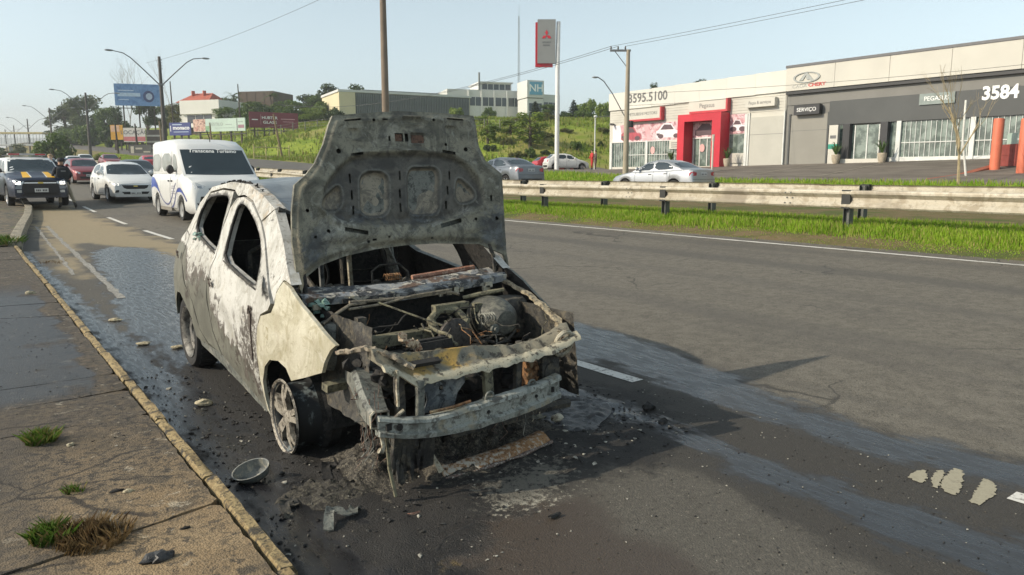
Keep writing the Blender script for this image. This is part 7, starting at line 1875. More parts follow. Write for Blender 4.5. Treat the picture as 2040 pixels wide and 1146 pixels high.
m = MB(); m.tube([(x, y, z0 - .2), (x, y, ht)], .07, 8); m.build('pole', BARW, lp); m = MB(); m.tube([(x, y, ht), (x + .9, y - .6, ht + .15), (x + 1.6, y - 1.1, ht + .1)], .04, 6); m.build('arm', GALV, lp); m = MB(); m.lump((x + .05, y, ht + .1), (.5, .4, .35), 3, .05, 2); m.build('lamp_head', BARW, lp)
WOOD = plain('pole_wood', (.22, .16, .09), .85, 0, .2, 2, .3); PALEW2 = plain('pale_wood_rail', (.42, .36, .17), .85, 0, .15, 2, .2)
for x, y, zt, lb in ((34.16, 96.77, 9.00, 'leaning wooden pole before the maroon billboard'), (23.33, 112.32, 8.54, 'grey wooden pole left of the minibus roof'), (35.74, 160.44, 19.27, 'tall dark wooden pole behind the dark blue billboard'), (46.39, 152.50, 18.76, 'tall dark wooden pole in front of the brown building'), (22.17, 123.16, 8.70, 'thin dark pole before the white and red sign'), (19.82, 124.91, 8.70, 'thin dark pole before the orange sign'), (31.08, 116.52, 8.85, 'grey pole in front of the mint green billboard'), ):
    z0 = float(gz(x, y)); m = MB(); ln = 1.1 if 'leaning' in lb else .15
    m.tube([(x + ln * .5, y, z0 - .4), (x, y, (z0 + zt) / 2), (x - ln * .4, y, zt)], [.17, .14, .1], 8); single(m.build('wooden_pole', WOOD if 'dark' not in lb else POSTM, None, smooth=50), lb, 'pole', 'wooden poles on the slope')
fr = thing('pole_frame', 'yellowish timber pole frame standing on the grassy slope', 'fence', gp(*(32.841, 95.254)))
pts = [(29.641, 92.649), (31.164, 92.761), (33.061, 93.842), (34.904, 94.963)]
for (x, y) in pts:
    z0 = float(gz(x, y)); m = MB(); m.tube([(x, y, z0 - .3), (x, y, 5.0)], .07, 6); m.build('post', PALEW2, fr)
for zz in (2.6, 3.5, 4.6):
    for (a, b) in zip(pts[:-1], pts[1:]): m = MB(); m.tube([(*a, zz), (*b, zz + .05)], .055, 6); m.build('rail', PALEW2, fr)
FW = plain('fence_wire', (.16, .16, .14), .7)
fn = thing('wire_fence', 'thin post and wire fence along the top of the grass slope', 'fence', gp(46, 110)); row = [(38 + k * 1.2, 128 - k * 2.1) for k in range(22)]
for (x, y) in row: z0 = float(gz(x, y)); m = MB(); m.bx((x - .05, y - .05, z0 - .2), (x + .05, y + .05, z0 + 1.5)); m.build('post', FW, fn)
for hz in (.5, .95, 1.4): m = MB(); m.tube([gp(x, y, hz) for x, y in row], .02, 4); m.build('wire', FW, fn)

# ------------------------------------------------------------------ trees
def leafmat(name, c, c2, tr=.3):
    t = NT(name); co = t.pos('obj'); n = t.noise(co, .9, 4, .6); n2 = t.noise(co, 6, 3, .6)
    k = t.mix(t.step(n, .35, .65), c, c2); k = t.mix(t.math('MULTIPLY', t.step(n2, .5, .7), .4), k, tuple(q * 1.5 for q in c2))
    t.out(k, .55, 0, None, .3)
    tl = t.n('ShaderNodeBsdfTranslucent'); t.l(k, tl.inputs[0]); mx = t.n('ShaderNodeMixShader'); mx.inputs[0].default_value = tr
    o = t.t.nodes['Material Output']; t.l(t.b.outputs[0], mx.inputs[1]); t.l(tl.outputs[0], mx.inputs[2]); t.l(mx.outputs[0], o.inputs[0])
    return t.mat
LM = {'dark': leafmat('leaf_dark', (.035, .06, .014), (.065, .1, .022)), 'mid': leafmat('leaf_mid', (.07, .115, .02), (.11, .165, .032)), 'light': leafmat('leaf_light', (.13, .19, .025), (.2, .26, .045)), 'olive': leafmat('leaf_olive', (.11, .12, .035), (.17, .165, .05)), 'grey': leafmat('leaf_greygreen', (.075, .1, .04), (.12, .15, .06)), 'blue': leafmat('leaf_conifer', (.018, .035, .016), (.032, .055, .024))}
BARK = plain('bark', (.085, .065, .048), .9, 0, .25, 4, .5, 18)
def leaf_cards(cl, n, size, seed, flat=.0):
    """cl: list of (centre, radius vector); n leaf quads spread over the clumps, denser towards their skins"""
    g = np.random.default_rng(seed); C_ = np.array([c for c, r in cl]); Rr = np.array([r for c, r in cl])
    wgt = np.prod(Rr, 1) ** .7; idx = g.choice(len(cl), n, p=wgt / wgt.sum())
    u = g.normal(size=(n, 3)); u /= np.linalg.norm(u, axis=1)[:, None]; rad = g.random(n)[:, None] ** .45
    P_ = C_[idx] + u * rad * Rr[idx]
    nrm = u * .7 + g.normal(size=(n, 3)) * .6; nrm[:, 2] += .25; nrm /= np.linalg.norm(nrm, axis=1)[:, None]
    t1 = np.cross(nrm, g.normal(size=(n, 3))); t1 /= np.linalg.norm(t1, axis=1)[:, None]; t2 = np.cross(nrm, t1)
    s = size * g.uniform(.6, 1.3, (n, 1)); a = s * .62
    return np.stack([P_ - t1 * s, P_ - t2 * a, P_ + t1 * s, P_ + t2 * a], 1).reshape(-1, 3)
def quads_mesh(name, V, mat):
    n = len(V) // 4; me = bpy.data.meshes.new(name)
    me.vertices.add(len(V)); me.vertices.foreach_set('co', V.ravel()); me.loops.add(n * 4); me.loops.foreach_set('vertex_index', np.arange(n * 4)); me.polygons.add(n); me.polygons.foreach_set('loop_start', np.arange(n) * 4)
    me.update(calc_edges=True); me.materials.append(mat); return me
def tree_mesh(kind, seed):
    """unit tree: height 1"""
    r2 = random.Random(seed); cl = []; m = MB()
    if kind == 'round':
        m.tube([(0, 0, 0), (.01, 0, .2), (.0, .01, .55)], [.035, .028, .012], 7)
        for i in range(16):
            a = r2.random() * 6.28; h = r2.uniform(.30, .88); rr_ = .27 * math.sin(math.pi * min(1, (h - .18) / .8)) ** .7 * r2.uniform(.55, 1.05)
            c = (rr_ * math.cos(a), rr_ * math.sin(a), h); q = r2.uniform(.09, .16); cl.append((c, (q * 1.15, q * 1.15, q * .8)))
            m.tube([(0, 0, .18 + .3 * r2.random()), (c[0] * .6, c[1] * .6, c[2] * .8), c], [.012, .008, .004], 4)
        V = leaf_cards(cl, 2600, .028, seed)
    elif kind == 'tall':
        m.tube([(0, 0, 0), (.01, .01, .4), (-.01, 0, .95)], [.028, .02, .005], 7)
        for i in range(22):
            a = r2.random() * 6.28; h = r2.uniform(.16, .95); rr_ = .17 * (1 - ((h - .5) / .55) ** 2) ** .5 * r2.uniform(.4, 1.2)
            c = (rr_ * math.cos(a), rr_ * math.sin(a), h); q = r2.uniform(.06, .11); cl.append((c, (q, q, q * .95)))
            m.tube([(0, 0, h * .8), c], [.009, .003], 4)
        V = leaf_cards(cl, 2600, .022, seed)
    elif kind == 'conifer':
        m.tube([(0, 0, 0), (0, 0, 1)], [.025, .004], 6)
        for i in range(40):
            h = .1 + .88 * i / 40; a = i * 2.4; rr_ = .20 * (1 - h) ** .8 + .01; c = (rr_ * .6 * math.cos(a), rr_ * .6 * math.sin(a), h); cl.append((c, (rr_ * .6 + .01, rr_ * .6 + .01, .035)))
        V = leaf_cards(cl, 2200, .022, seed)
    elif kind == 'bush':
        for i in range(14):
            a = r2.random() * 6.28; d = r2.random() ** .6 * .75; c = (d * math.cos(a), d * math.sin(a), r2.uniform(.2, .75) * (1 - .35 * d)); q = r2.uniform(.2, .36); cl.append((c, (q, q, q * .8)))
        for i in range(6): a = i; m.tube([(0, 0, 0), (.4 * math.cos(a), .4 * math.sin(a), .55)], [.03, .01], 4)
        V = leaf_cards(cl, 2400, .065, seed)
    elif kind == 'palm':
        m.tube([(0, 0, 0), (.02, 0, .5), (0, .01, .82)], [.03, .022, .02], 7); V = []
        for i in range(22):
            a = i * 2.4; el = r2.uniform(-.2, 1.1); L = .3
            for k in range(9):
                t_ = k / 8; p = Vector((math.cos(a) * L * t_ * math.cos(el * .6), math.sin(a) * L * t_ * math.cos(el * .6), .82 + L * (math.sin(el) * t_ - .55 * t_ * t_))); sd_ = Vector((-math.sin(a), math.cos(a), -.25)) * .05 * (1 - t_ * .6); f = Vector((math.cos(a), math.sin(a), 0)) * .02
                V += [p - sd_ - f * .1, p + f, p + sd_ - f * .1, p - f]
        V = np.array([tuple(v) for v in V])
    return m, V
TM = {}
for k, ns in (('round', 4), ('tall', 3), ('conifer', 1), ('bush', 4), ('palm', 1)):
    for s in range(ns):
        m, V = tree_mesh(k, s * 17 + len(k)); o = m.build('trunk', BARK, None, smooth=60); tme = o.data; bpy.data.objects.remove(o)
        TM[(k, s)] = (tme, quads_mesh('crown', V, LM['mid']))
def tree(label, xy, kind, var, h, w, col, group, name='tree', dz=-.1, cat='tree'):
    """w: width of the crown as a multiple of the mesh's own"""
    x, y = xy; t = thing(name, label, cat, (x, y, float(gz(x, y)) + dz), random.Random(label).random() * 6.28, group); t.scale = (h * w, h * w, h)
    for nm, me in zip(('trunk', 'crown'), TM[(kind, var)]):
        o = bpy.data.objects.new(nm, me); COL.objects.link(o); o.parent = t
        if nm == 'crown': o.material_slots[0].link = 'OBJECT'; o.material_slots[0].material = LM[col]
    return t
GL = 'trees at the far left bend'; GH = 'trees around the hillside houses'; GN = 'trees below the newspaper buildings'; SH = 'shrubs on the lower slope'
tree('tallest grey-green tree of the far left clump, behind the second lamp post', (31.11, 244.96), 'round', 0, 15.13, 1.03, 'grey', GL, 'tree', cat='tree')
tree('broad grey-green tree left in the far left clump', (26.98, 254.27), 'tall', 1, 12.97, 1.61, 'grey', GL, 'tree', cat='tree')
tree('feathery grey tree between the two biggest of the far left clump', (30.13, 258.16), 'round', 3, 11.89, 0.98, 'grey', GL, 'tree', cat='tree')
tree('mid green tree between the far left clump and the blue billboard', (33.56, 224.42), 'round', 2, 10.67, 1.01, 'mid', GL, 'tree', cat='tree')
tree('dark green bush under the tallest tree of the far left clump', (28.72, 215.56), 'bush', 0, 6.36, 0.79, 'mid', GL, 'tree', cat='tree')
tree('very dark round tree at the end of the uphill road', (37.57, 266.33), 'bush', 3, 6.34, 0.88, 'dark', GL, 'tree', cat='tree')
tree('dark tree left of the blue billboard', (33.83, 211.75), 'round', 1, 9.66, 0.61, 'dark', GL, 'tree', cat='tree')
tree('wide dark green bush in the median behind the policeman', (12.47, 130.39), 'bush', 1, 4.84, 0.72, 'mid', 'bushes in the median', 'bush', cat='bush')
tree('low bright bush at the foot of the wide median bush', (10.12, 129.65), 'bush', 2, 2.73, 0.55, 'mid', 'bushes in the median', 'bush', cat='bush')
tree('small brownish bush at the foot of the second lamp post', (14.40, 104.01), 'bush', 2, 1.81, 0.62, 'olive', 'bushes in the median', 'bush', cat='bush')
tree('grey-brown tree under the footbridge, at the left picture edge', (8.31, 180.88), 'round', 3, 2.96, 1.78, 'grey', GL, 'tree', cat='tree')
tree('grey-brown tree under the footbridge, right of the edge one', (11.30, 188.63), 'round', 1, 3.80, 1.29, 'grey', GL, 'tree', cat='tree')
tree('round green tree right of the blue billboard', (41.07, 191.39), 'round', 0, 7.89, 0.86, 'dark', GH, 'tree', cat='tree')
tree('olive tree left of the red tiled roof', (41.35, 183.69), 'round', 2, 8.28, 0.67, 'olive', GH, 'tree', cat='tree')
tree('dark tree behind the blue billboard top edge', (37.86, 196.28), 'round', 3, 10.65, 0.80, 'dark', GH, 'tree', cat='tree')
tree('palm left of the brown building', (55.21, 185.84), 'palm', 0, 8.73, 0.94, 'mid', GH, 'tree', cat='tree')
tree('palm right of the brown building', (63.73, 184.48), 'palm', 0, 8.43, 0.95, 'mid', GH, 'tree', cat='tree')
tree('dark round tree between grey house and brown building', (51.72, 175.97), 'round', 1, 6.97, 1.08, 'dark', GH, 'tree', cat='tree')
tree('dense green tree in front of the brown building', (53.52, 165.90), 'round', 2, 5.94, 1.38, 'mid', GH, 'tree', cat='tree')
tree('dense green tree right of the brown building', (58.83, 165.68), 'round', 3, 5.29, 1.57, 'mid', GH, 'tree', cat='tree')
tree('mid green tree above the right end of the maroon billboard', (60.62, 160.61), 'round', 0, 5.60, 1.40, 'mid', GH, 'tree', cat='tree')
tree('yellow-green tree beside the right end of the maroon billboard', (56.76, 142.28), 'round', 1, 3.22, 2.19, 'light', GH, 'tree', cat='tree')
tree('dark tree behind the yellow-green tree', (70.55, 178.15), 'round', 2, 8.00, 0.97, 'dark', GH, 'tree', cat='tree')
tree('tall dark tree left of the beige hall', (71.47, 166.24), 'round', 3, 9.15, 1.14, 'dark', GH, 'tree', cat='tree')
tree('dark tree left behind the tall one by the beige hall', (70.77, 171.75), 'round', 0, 7.22, 1.19, 'mid', GH, 'tree', cat='tree')
tree('dark treetop peeping over the left end of the beige hall', (84.54, 180.19), 'round', 1, 10.34, 1.08, 'dark', GH, 'tree', cat='tree')
tree('bright shrub at the right end of the beige hall', (78.77, 123.39), 'bush', 0, 3.04, 0.71, 'light', GN, 'shrub', cat='shrub')
tree('round green shrub right of the beige hall', (86.01, 122.98), 'bush', 1, 2.84, 0.58, 'mid', GN, 'shrub', cat='shrub')
tree('bright leafy tree beside the bonnet edge', (57.18, 82.11), 'tall', 2, 3.81, 1.73, 'light', GN, 'tree', cat='tree')
tree('bright feathery tree in the middle below the tower', (59.84, 76.38), 'tall', 0, 4.72, 1.91, 'light', GN, 'tree', cat='tree')
tree('pale green tree left of the bright feathery tree', (62.04, 83.47), 'tall', 1, 2.18, 3.15, 'light', GN, 'tree', cat='tree')
tree('small dark pine below the NH tower', (93.35, 117.51), 'conifer', 0, 3.84, 2.18, 'blue', GN, 'tree', cat='tree')
tree('green tree right of the small dark pine', (95.28, 116.06), 'round', 2, 3.63, 1.34, 'mid', GN, 'tree', cat='tree')
tree('dark conifer right of the tall dealer sign', (99.40, 113.00), 'conifer', 0, 4.14, 1.75, 'blue', GN, 'tree', cat='tree')
tree('pale green tree above the yard, left of the pale showroom', (108.69, 118.54), 'bush', 3, 5.36, 0.70, 'light', GN, 'tree', cat='tree')
tree('green tree against the left end of the pale showroom', (108.13, 112.72), 'bush', 0, 4.48, 0.62, 'light', GN, 'tree', cat='tree')
tree('dark bushy tree low beside the dark conifer', (94.35, 104.28), 'bush', 2, 2.15, 1.27, 'mid', GN, 'tree', cat='tree')
tree('dark bushy tree low right of the dealer sign pole', (91.49, 106.42), 'bush', 3, 1.93, 1.02, 'dark', GN, 'tree', cat='tree')
tree('olive shrub on the slope under the NH tower', (67.77, 89.17), 'bush', 0, 1.04, 2.11, 'olive', GN, 'shrub', cat='shrub')
tree('olive shrub on the crest left of the dealer sign pole', (72.80, 89.17), 'bush', 1, 1.57, 1.14, 'olive', GN, 'shrub', cat='shrub')
tree('dark treetop above the pale showroom roof, left one', (89.65, 82.84), 'round', 1, 6.24, 0.41, 'dark', 'treetops over the showroom roof', 'tree', cat='tree')
tree('dark treetop above the pale showroom roof, right one', (95.59, 78.42), 'round', 2, 7.57, 0.50, 'dark', 'treetops over the showroom roof', 'tree', cat='tree')
tree('dark low shrub beside the bonnet edge at the slope foot', (55.77, 79.41), 'bush', 0, 1.02, 1.17, 'dark', SH, 'shrub', cat='shrub')
tree('olive low shrub left of the slope middle', (58.73, 79.70), 'bush', 1, 0.89, 1.28, 'olive', SH, 'shrub', cat='shrub')
tree('dark shrub under the bright feathery tree', (57.99, 74.01), 'bush', 2, 1.72, 0.59, 'mid', SH, 'shrub', cat='shrub')
tree('dark shrub behind the red parked hatchback', (60.14, 73.66), 'bush', 3, 0.80, 1.21, 'dark', SH, 'shrub', cat='shrub')
tree('dark feathery shrub behind the white parked hatchback', (64.64, 72.80), 'bush', 0, 1.49, 0.80, 'mid', SH, 'shrub', cat='shrub')
tree('green shrub just left of the dealer sign pole', (62.67, 75.51), 'bush', 1, 0.80, 0.83, 'mid', SH, 'shrub', cat='shrub')
tree('olive shrub right of the dealer sign pole', (67.42, 78.21), 'bush', 2, 0.80, 1.57, 'olive', SH, 'shrub', cat='shrub')
tree('low olive shrub behind the grey saloon roof', (56.68, 74.99), 'bush', 3, 1.13, 1.13, 'olive', SH, 'shrub', cat='shrub')
tree('small dark shrub below the yard lamp', (68.53, 72.39), 'bush', 1, 0.80, 0.67, 'dark', SH, 'shrub', cat='shrub')
tree('dense dark tree behind the left end of the mint green billboard', (49.06, 194.17), 'round', 2, 6.68, 1.16, 'dark', GH, 'tree', cat='tree')
tree('rounded tree behind the right end of the mint green billboard', (46.99, 164.53), 'round', 0, 5.39, 1.24, 'mid', GH, 'tree', cat='tree')
tree('bushy tree just left of the maroon billboard', (47.66, 154.05), 'bush', 1, 4.72, 0.55, 'mid', GH, 'tree', cat='tree')
tree('bushy tree over the middle of the maroon billboard', (53.20, 157.40), 'bush', 2, 4.66, 0.79, 'dark', GH, 'tree', cat='tree')
tree('bushy tree over the right part of the maroon billboard', (56.13, 152.72), 'bush', 3, 4.39, 0.83, 'mid', GH, 'tree', cat='tree')
tree('thick bush right of the maroon billboard', (56.82, 147.22), 'bush', 0, 3.77, 0.94, 'dark', GH, 'tree', cat='tree')
tree('thick bush left of the beige hall', (62.55, 150.44), 'bush', 1, 4.60, 0.94, 'mid', GH, 'tree', cat='tree')
tree('dark thick bush at the corner of the beige hall', (61.56, 141.20), 'bush', 2, 3.39, 0.86, 'dark', GH, 'tree', cat='tree')
tree('low dark tree behind the blue billboard legs', (31.33, 182.44), 'bush', 3, 6.62, 0.49, 'dark', GH, 'tree', cat='tree')
tree('green bush filling the far left clump at its foot', (26.14, 229.95), 'bush', 2, 5.38, 1.42, 'mid', GL, 'tree', cat='tree')
tree('dark bush left of the orange sign', (29.84, 196.02), 'bush', 1, 5.41, 0.60, 'dark', GL, 'tree', cat='tree')
tree('leafy bush below the beige hall right end', (65.94, 98.02), 'bush', 3, 0.80, 2.88, 'mid', GN, 'shrub', cat='shrub')
tree('yellowish bush on the slope left of the dealer sign pole', (63.62, 78.55), 'bush', 1, 1.02, 1.94, 'olive', GN, 'shrub', cat='shrub')
tree('low yellowish bush on the slope right of the yard lamp', (72.44, 75.72), 'bush', 2, 0.80, 2.03, 'olive', GN, 'shrub', cat='shrub')
# bare trees
def bare(label, xy, h, spread, seed, r0, mat, depth=5, first=.35, group=None):
    x, y = xy; z0 = float(gz(x, y)); t = thing('bare_tree', label, 'tree', (x, y, z0), 0, group); r2 = random.Random(seed); tr = MB(); tw = MB()
    def grow(p, d, L, r_, n):
        q = p; pts = [p]; 
        for k in range(3): d = (d + Vector((r2.uniform(-.12, .12), r2.uniform(-.12, .12), r2.uniform(-.02, .1)))).normalized(); q = q + d * L / 3; pts.append(q)
        (tr if n == depth else tw).tube(pts, [r_, r_ * .85, r_ * .75, r_ * .62], 5 if n > 2 else 3)
        if n == 0: return
        for k in range(r2.choice([2, 3, 3]) + (2 if n == depth else 0)):
            a = r2.random() * 6.28; s = r2.uniform(.35, .8) * spread; nd = (d + Vector((math.cos(a) * s, math.sin(a) * s, r2.uniform(-.05, .25)))).normalized(); grow(pts[r2.choice([2, 3, 3])], nd, L * r2.uniform(.55, .8), r_ * r2.uniform(.45, .62), n - 1)
    grow(Vector((x, y, z0 - .1)), Vector((0, 0, 1)), h * first, r0, depth)
    tr.build('trunk', mat, t, smooth=60); tag(tw.build('twigs', mat, t, smooth=60), kind='stuff'); return t
TWIG = plain('pale_twig', (.34, .27, .16), .8, 0, .2, 5); TWIGG = plain('grey_twig', (.22, .2, .17), .85, 0, .15)
bare('leafless young tree on the verge before the grey showroom', (33.382, 13.784), 4.9, .75, 5, .065, TWIG, 4, .40)
bare('leafless grey tree rising behind the blue billboard', (38.404, 220.814), 18, .8, 9, .17, TWIGG, 5, .42)
bare('small leafless tree beside the red tiled roof', (45.273, 203.223), 17, .5, 3, .08, TWIGG, 3, .5)

# ------------------------------------------------------------------ grass
def grassmat(name, a, b, dry):
    t = NT(name); co = t.pos(); n = t.noise(co, 1.1, 4, .6); g = t.attr('g')
    k = t.mix(t.step(n, .35, .65), a, b); k = t.mix(t.step(g, .62, .95), k, dry)
    t.out(k, .6, 0, None, .25); tl = t.n('ShaderNodeBsdfTranslucent'); t.l(k, tl.inputs[0]); mx = t.n('ShaderNodeMixShader'); mx.inputs[0].default_value = .4
    o = t.t.nodes['Material Output']; t.l(t.b.outputs[0], mx.inputs[1]); t.l(tl.outputs[0], mx.inputs[2]); t.l(mx.outputs[0], o.inputs[0]); return t.mat
GRASS = grassmat('grass_blade', (.17, .31, .015), (.27, .42, .03), (.4, .36, .12))
def grass(name, X, Y, h, w, mat, seed, lean=.35, zf=None):
    g = np.random.default_rng(seed); n = len(X); Z = (gz(X, Y) if zf is None else zf) - .01
    a = g.random(n) * 6.283; b = g.random(n) * 6.283; hh = h * g.uniform(.55, 1.2, n); l = lean * hh * g.random(n)
    px_, py_ = np.cos(a) * w * .5, np.sin(a) * w * .5; lx, ly = np.cos(b) * l, np.sin(b) * l
    V = np.stack([np.stack([X - px_, Y - py_, Z], 1), np.stack([X + px_, Y + py_, Z], 1), np.stack([X + px_ * .6 + lx * .4, Y + py_ * .6 + ly * .4, Z + hh * .6], 1), np.stack([X + lx, Y + ly, Z + hh], 1)], 1).reshape(-1, 3)
    me = quads_mesh(name, V, mat); at = me.attributes.new('g', 'FLOAT', 'POINT'); at.data.foreach_set('value', np.repeat(g.random(n), 4).astype(np.float32))
    return tag(link(name, me), kind='stuff')
g = np.random.default_rng(4)
n = 130000; Y = 1.5 + (g.random(n) ** 1.5) * 30; X = 11.75 + g.random(n) * 2.9
dens = sm(12.05, 13.0, X + (vnoise(X, Y, 1.3, 8) - .5) * 1.0 + (vnoise(X, Y, 5, 18) - .5) * .5) * .93 + .05; k = g.random(n) < dens; X, Y = X[k], Y[k]
hh = .035 + .115 * sm(12.3, 13.3, X + (vnoise(X, Y, 1.1, 9) - .5) * .8)
o = grass('grass', X, Y, hh, .014 + .0004 * Y, GRASS, 1); o['label'] = 'bright grass on the median under the guardrail'
n = 42000; Y = 3 + g.random(n) * 60; X = 29.6 + g.random(n) * 4.2; k = g.random(n) < .35 + .65 * vnoise(X, Y, .6, 3); X, Y = X[k], Y[k]
grass('grass', X, Y, .26, .05, GRASS, 2)
n = 26000; Y = 28 + g.random(n) * 110; X = 12.0 + g.random(n) * 7.6; grass('grass', X, Y, .22, .06, GRASS, 3)
n = 45000; Y = 62 + g.random(n) * 90; X = 30.5 + g.random(n) * 70; k = ~in_lot(X, Y); X, Y = X[k], Y[k]; k = g.random(len(X)) < .15 + .85 * sm(.35, .7, vnoise(X, Y, .25, 6)); X, Y = X[k], Y[k]
grass('hill_grass', X, Y, .55, .2, grassmat('hill_grass_blade', (.13, .19, .02), (.2, .25, .035), (.26, .23, .08)), 4)
TUFTG = grassmat('tuft_blade', (.06, .12, .015), (.11, .18, .03), (.2, .15, .06)); TUFTD = grassmat('dry_tuft_blade', (.13, .085, .04), (.2, .14, .065), (.09, .055, .03))
def tuft(label, x, y, r_, h, n, mat, seed, z=.12, ex=1.0):
    g = np.random.default_rng(seed); a = g.random(n) * 6.283; d = r_ * 1.25 * g.random(n) ** .8; X = x + d * np.cos(a) * ex; Y = y + d * np.sin(a)
    o = grass('grass_tuft', X, Y, h, .0045, mat, seed, 1.0, np.full(n, z)); del o['kind']; tag(o, label, 'weed', 'weed tufts in the pavement'); o.data.materials[0] = mat
tuft('green grass tuft in the pavement joint, farther one', .235, 4.56,   .06, .075, 420, TUFTG, 31)
tuft('brown dry weeds beside the larger grass tuft', .30, 3.19,   .12, .065, 900, TUFTD, 32, ex=.9); tuft('green half of the larger weed tuft near the camera', .17, 3.27,   .06, .08, 360, TUFTG, 33)
tuft('small dark weed in the pavement joint between the two tufts', .30, 3.72, .03, .05, 90, TUFTG, 34); tuft('weed at the kerb end by the distant kerb stones', .62, 17.9, .3, .18, 500, TUFTG, 35, z=.13)
tuft('brown weed heap in the gutter beyond the car', 1.15, 15.0, .25, .05, 150, TUFTD, 36, z=0.0)

# ------------------------------------------------------------------ wreckage on the road
m = MB(); r2 = random.Random(77)
def in_soot(x, y): return float(sdp(np.array([x]), np.array([y]), SOOT[0])[0]) > .02
c_ = 0
while c_ < 2600:
    x = r2.uniform(.95, 3.6); y = r2.triangular(2.3, 6.6, 3.3)
    if not in_soot(x, y): continue
    s = r2.choice([.006, .006, .008, .008, .012, .012, .018]); c_ += 1
    m.lump((x, y, float(road_z(np.array([x]), np.array([y]))[0]) + s * .25), (s * r2.uniform(.7, 1.8), s * r2.uniform(.7, 1.8), s * r2.uniform(.4, .9)), c_, .6, 0 if s < .015 else 1, r2.choice([0, 0, 0, 0, 1, 1, 2]), r2.random() * 6)
tag(m.build('charred_debris', [SOOTB, CHAR, mottle('ash_flake', [(.3, .28, .23), (.42, .4, .34), (.14, .13, .11)], 30, .9)], None), 'charred crumbs strewn around the front wheels', kind='stuff')
m = MB()
for i in range(520):
    x = r2.uniform(.95, 4.6); y = r2.uniform(.8, 12); s = r2.uniform(.004, .012); m.lump((x, y, s * .3), (s * r2.uniform(.8, 2), s, s * .6), i, .5, 0, r2.choice([0, 0, 1, 2]))
for i in range(1500):
    x = r2.uniform(1.3, 4.6); y = r2.uniform(.7, 3.6); s = r2.choice([.003, .004, .005, .008]); m.lump((x, y, s * .3), (s * r2.uniform(.8, 2), s * 1.2, s * .7), i, .5, 0, r2.choice([0, 0, 0, 1, 1, 2]))
for i in range(330):
    x = r2.uniform(-.3, .75); y = r2.uniform(2, 9); s = r2.uniform(.003, .010); m.lump((x, y, .12 + s * .3), (s * r2.uniform(.8, 2), s, s * .6), i + 900, .5, 0, r2.choice([0, 0, 1, 2]))
tag(m.build('road_grit', [SOOTB, CHAR, mottle('pale_grit', [(.3, .28, .23), (.42, .4, .34), (.14, .13, .11)], 30, .9)], None), 'grit scattered over road and pavement', kind='stuff')
tag(HEAP_MB.build('char_heap', mottle('char_heap', [(.012, .011, .010), (.06, .053, .043), (.17, .15, .115), (.02, .018, .016)], 30, .9, bump=.9, bscale=70), None, smooth=50), 'heap of black char and melted scraps under the bumper beam', 'debris')
# crumpled strips of melted trim in front of the car
def ribbon(pts, w, mat, name, label, cat='debris', seed=0, th=.006, group='burnt scraps in front of the car', curl=.02):
    P_ = chaikin([(a, b) for a, b, _z in pts], 2, False); zs = np.interp(np.linspace(0, 1, len(P_)), np.linspace(0, 1, len(pts)), [p[2] for p in pts]); rings = []
    for i, (a, b) in enumerate(P_):
        p0, p1 = P_[max(0, i - 1)], P_[min(len(P_) - 1, i + 1)]; t_ = Vector((p1[0] - p0[0], p1[1] - p0[1])).normalized(); n_ = Vector((-t_.y, t_.x)); ww = w * (1 + .5 * noise.noise((i * .6, seed, 0))); e = curl * (.5 + noise.noise((i * .5, seed, 5)))
        c = Vector((a, b)); L_ = c + n_ * ww / 2; R_ = c - n_ * ww / 2; z = zs[i] + float(gz(a, b))
        rings.append([(L_.x, L_.y, z + e), (c.x, c.y, z + th), (R_.x, R_.y, z + e * .6), (R_.x, R_.y, z + e * .6 - th), (c.x, c.y, z), (L_.x, L_.y, z + e - th)])
    m = MB(); m.loft(rings); return single(m.build(name, mat, None, smooth=50), label, cat, group)
RUSTP = NT('rusted_ash_panel'); _co = RUSTP.pos(); _a = RUSTP.noise(_co, 9, 7, .65); _b = RUSTP.noise(_co, 38, 5, .7); _x = RUSTP.sep(_co)
_k = RUSTP.mix(RUSTP.step(_a, .35, .65), (.24, .125, .055), (.36, .2, .09)); _k = RUSTP.mix(RUSTP.math('MULTIPLY', RUSTP.step(RUSTP.math('ADD', _b, RUSTP.math('MULTIPLY', RUSTP.math('SUBTRACT', 2.5, _x[0]), .18)), .52, .66), .9), _k, (.5, .47, .4)); _k = RUSTP.mix(RUSTP.step(_b, .44, .36), _k, (.05, .035, .028))
RUSTP.out(_k, .85, 0, RUSTP.bump(_b, .4, .006))
pn = thing('metal_panel', 'long curved rusty metal panel lying in front of the bumper beam', 'debris', (2.2, 3.08, .0), 0, 'burnt scraps in front of the car')
def panel_fn(u, v): 
    x = 1.86 + .72 * u; y = 3.085 - .05 * math.sin(u * 2.4) + .06 * u + (.115 + .02 * u) * v - .02
    return (x, y, .012 + .03 * u + .035 * math.sin(v * 2.6) + .004 * noise.noise((x * 14, y * 14, 2)))
m = MB(); m.grid(panel_fn, 40, 8); n_ = len(m.v); m.add([(a, b, c - .006) for a, b, c in m.v], [tuple(reversed(f)) for f in m.f]); m.build('panel', RUSTP.mat, pn, smooth=50)
m = MB(); m.tube([Vector(panel_fn(u / 20, 0)) + Vector((0, -.008, -.002)) for u in range(21)], [.009 + .003 * math.sin(k) for k in range(21)], 6); m.build('folded_rim', mottle('dark_rim', [(.07, .045, .035), (.15, .1, .08), (.4, .37, .32)], 25, .8), pn, smooth=60)
m = MB(); p = Vector(panel_fn(0, .3)); m.tube([p + Vector((0, 0, 0)), p + Vector((-.02, .02, .05)), p + Vector((-.035, .03, .10))], [.016, .012, .004], 6); m.build('torn_tab', CREAM, pn)
ribbon([(1.62, 3.06, 0), (1.72, 3.02, .004), (1.8, 3.03, .006), (1.88, 3.06, .012)], .035, SOOTB, 'melted_strip', 'black melted strip trailing left from the rusty panel', seed=2)
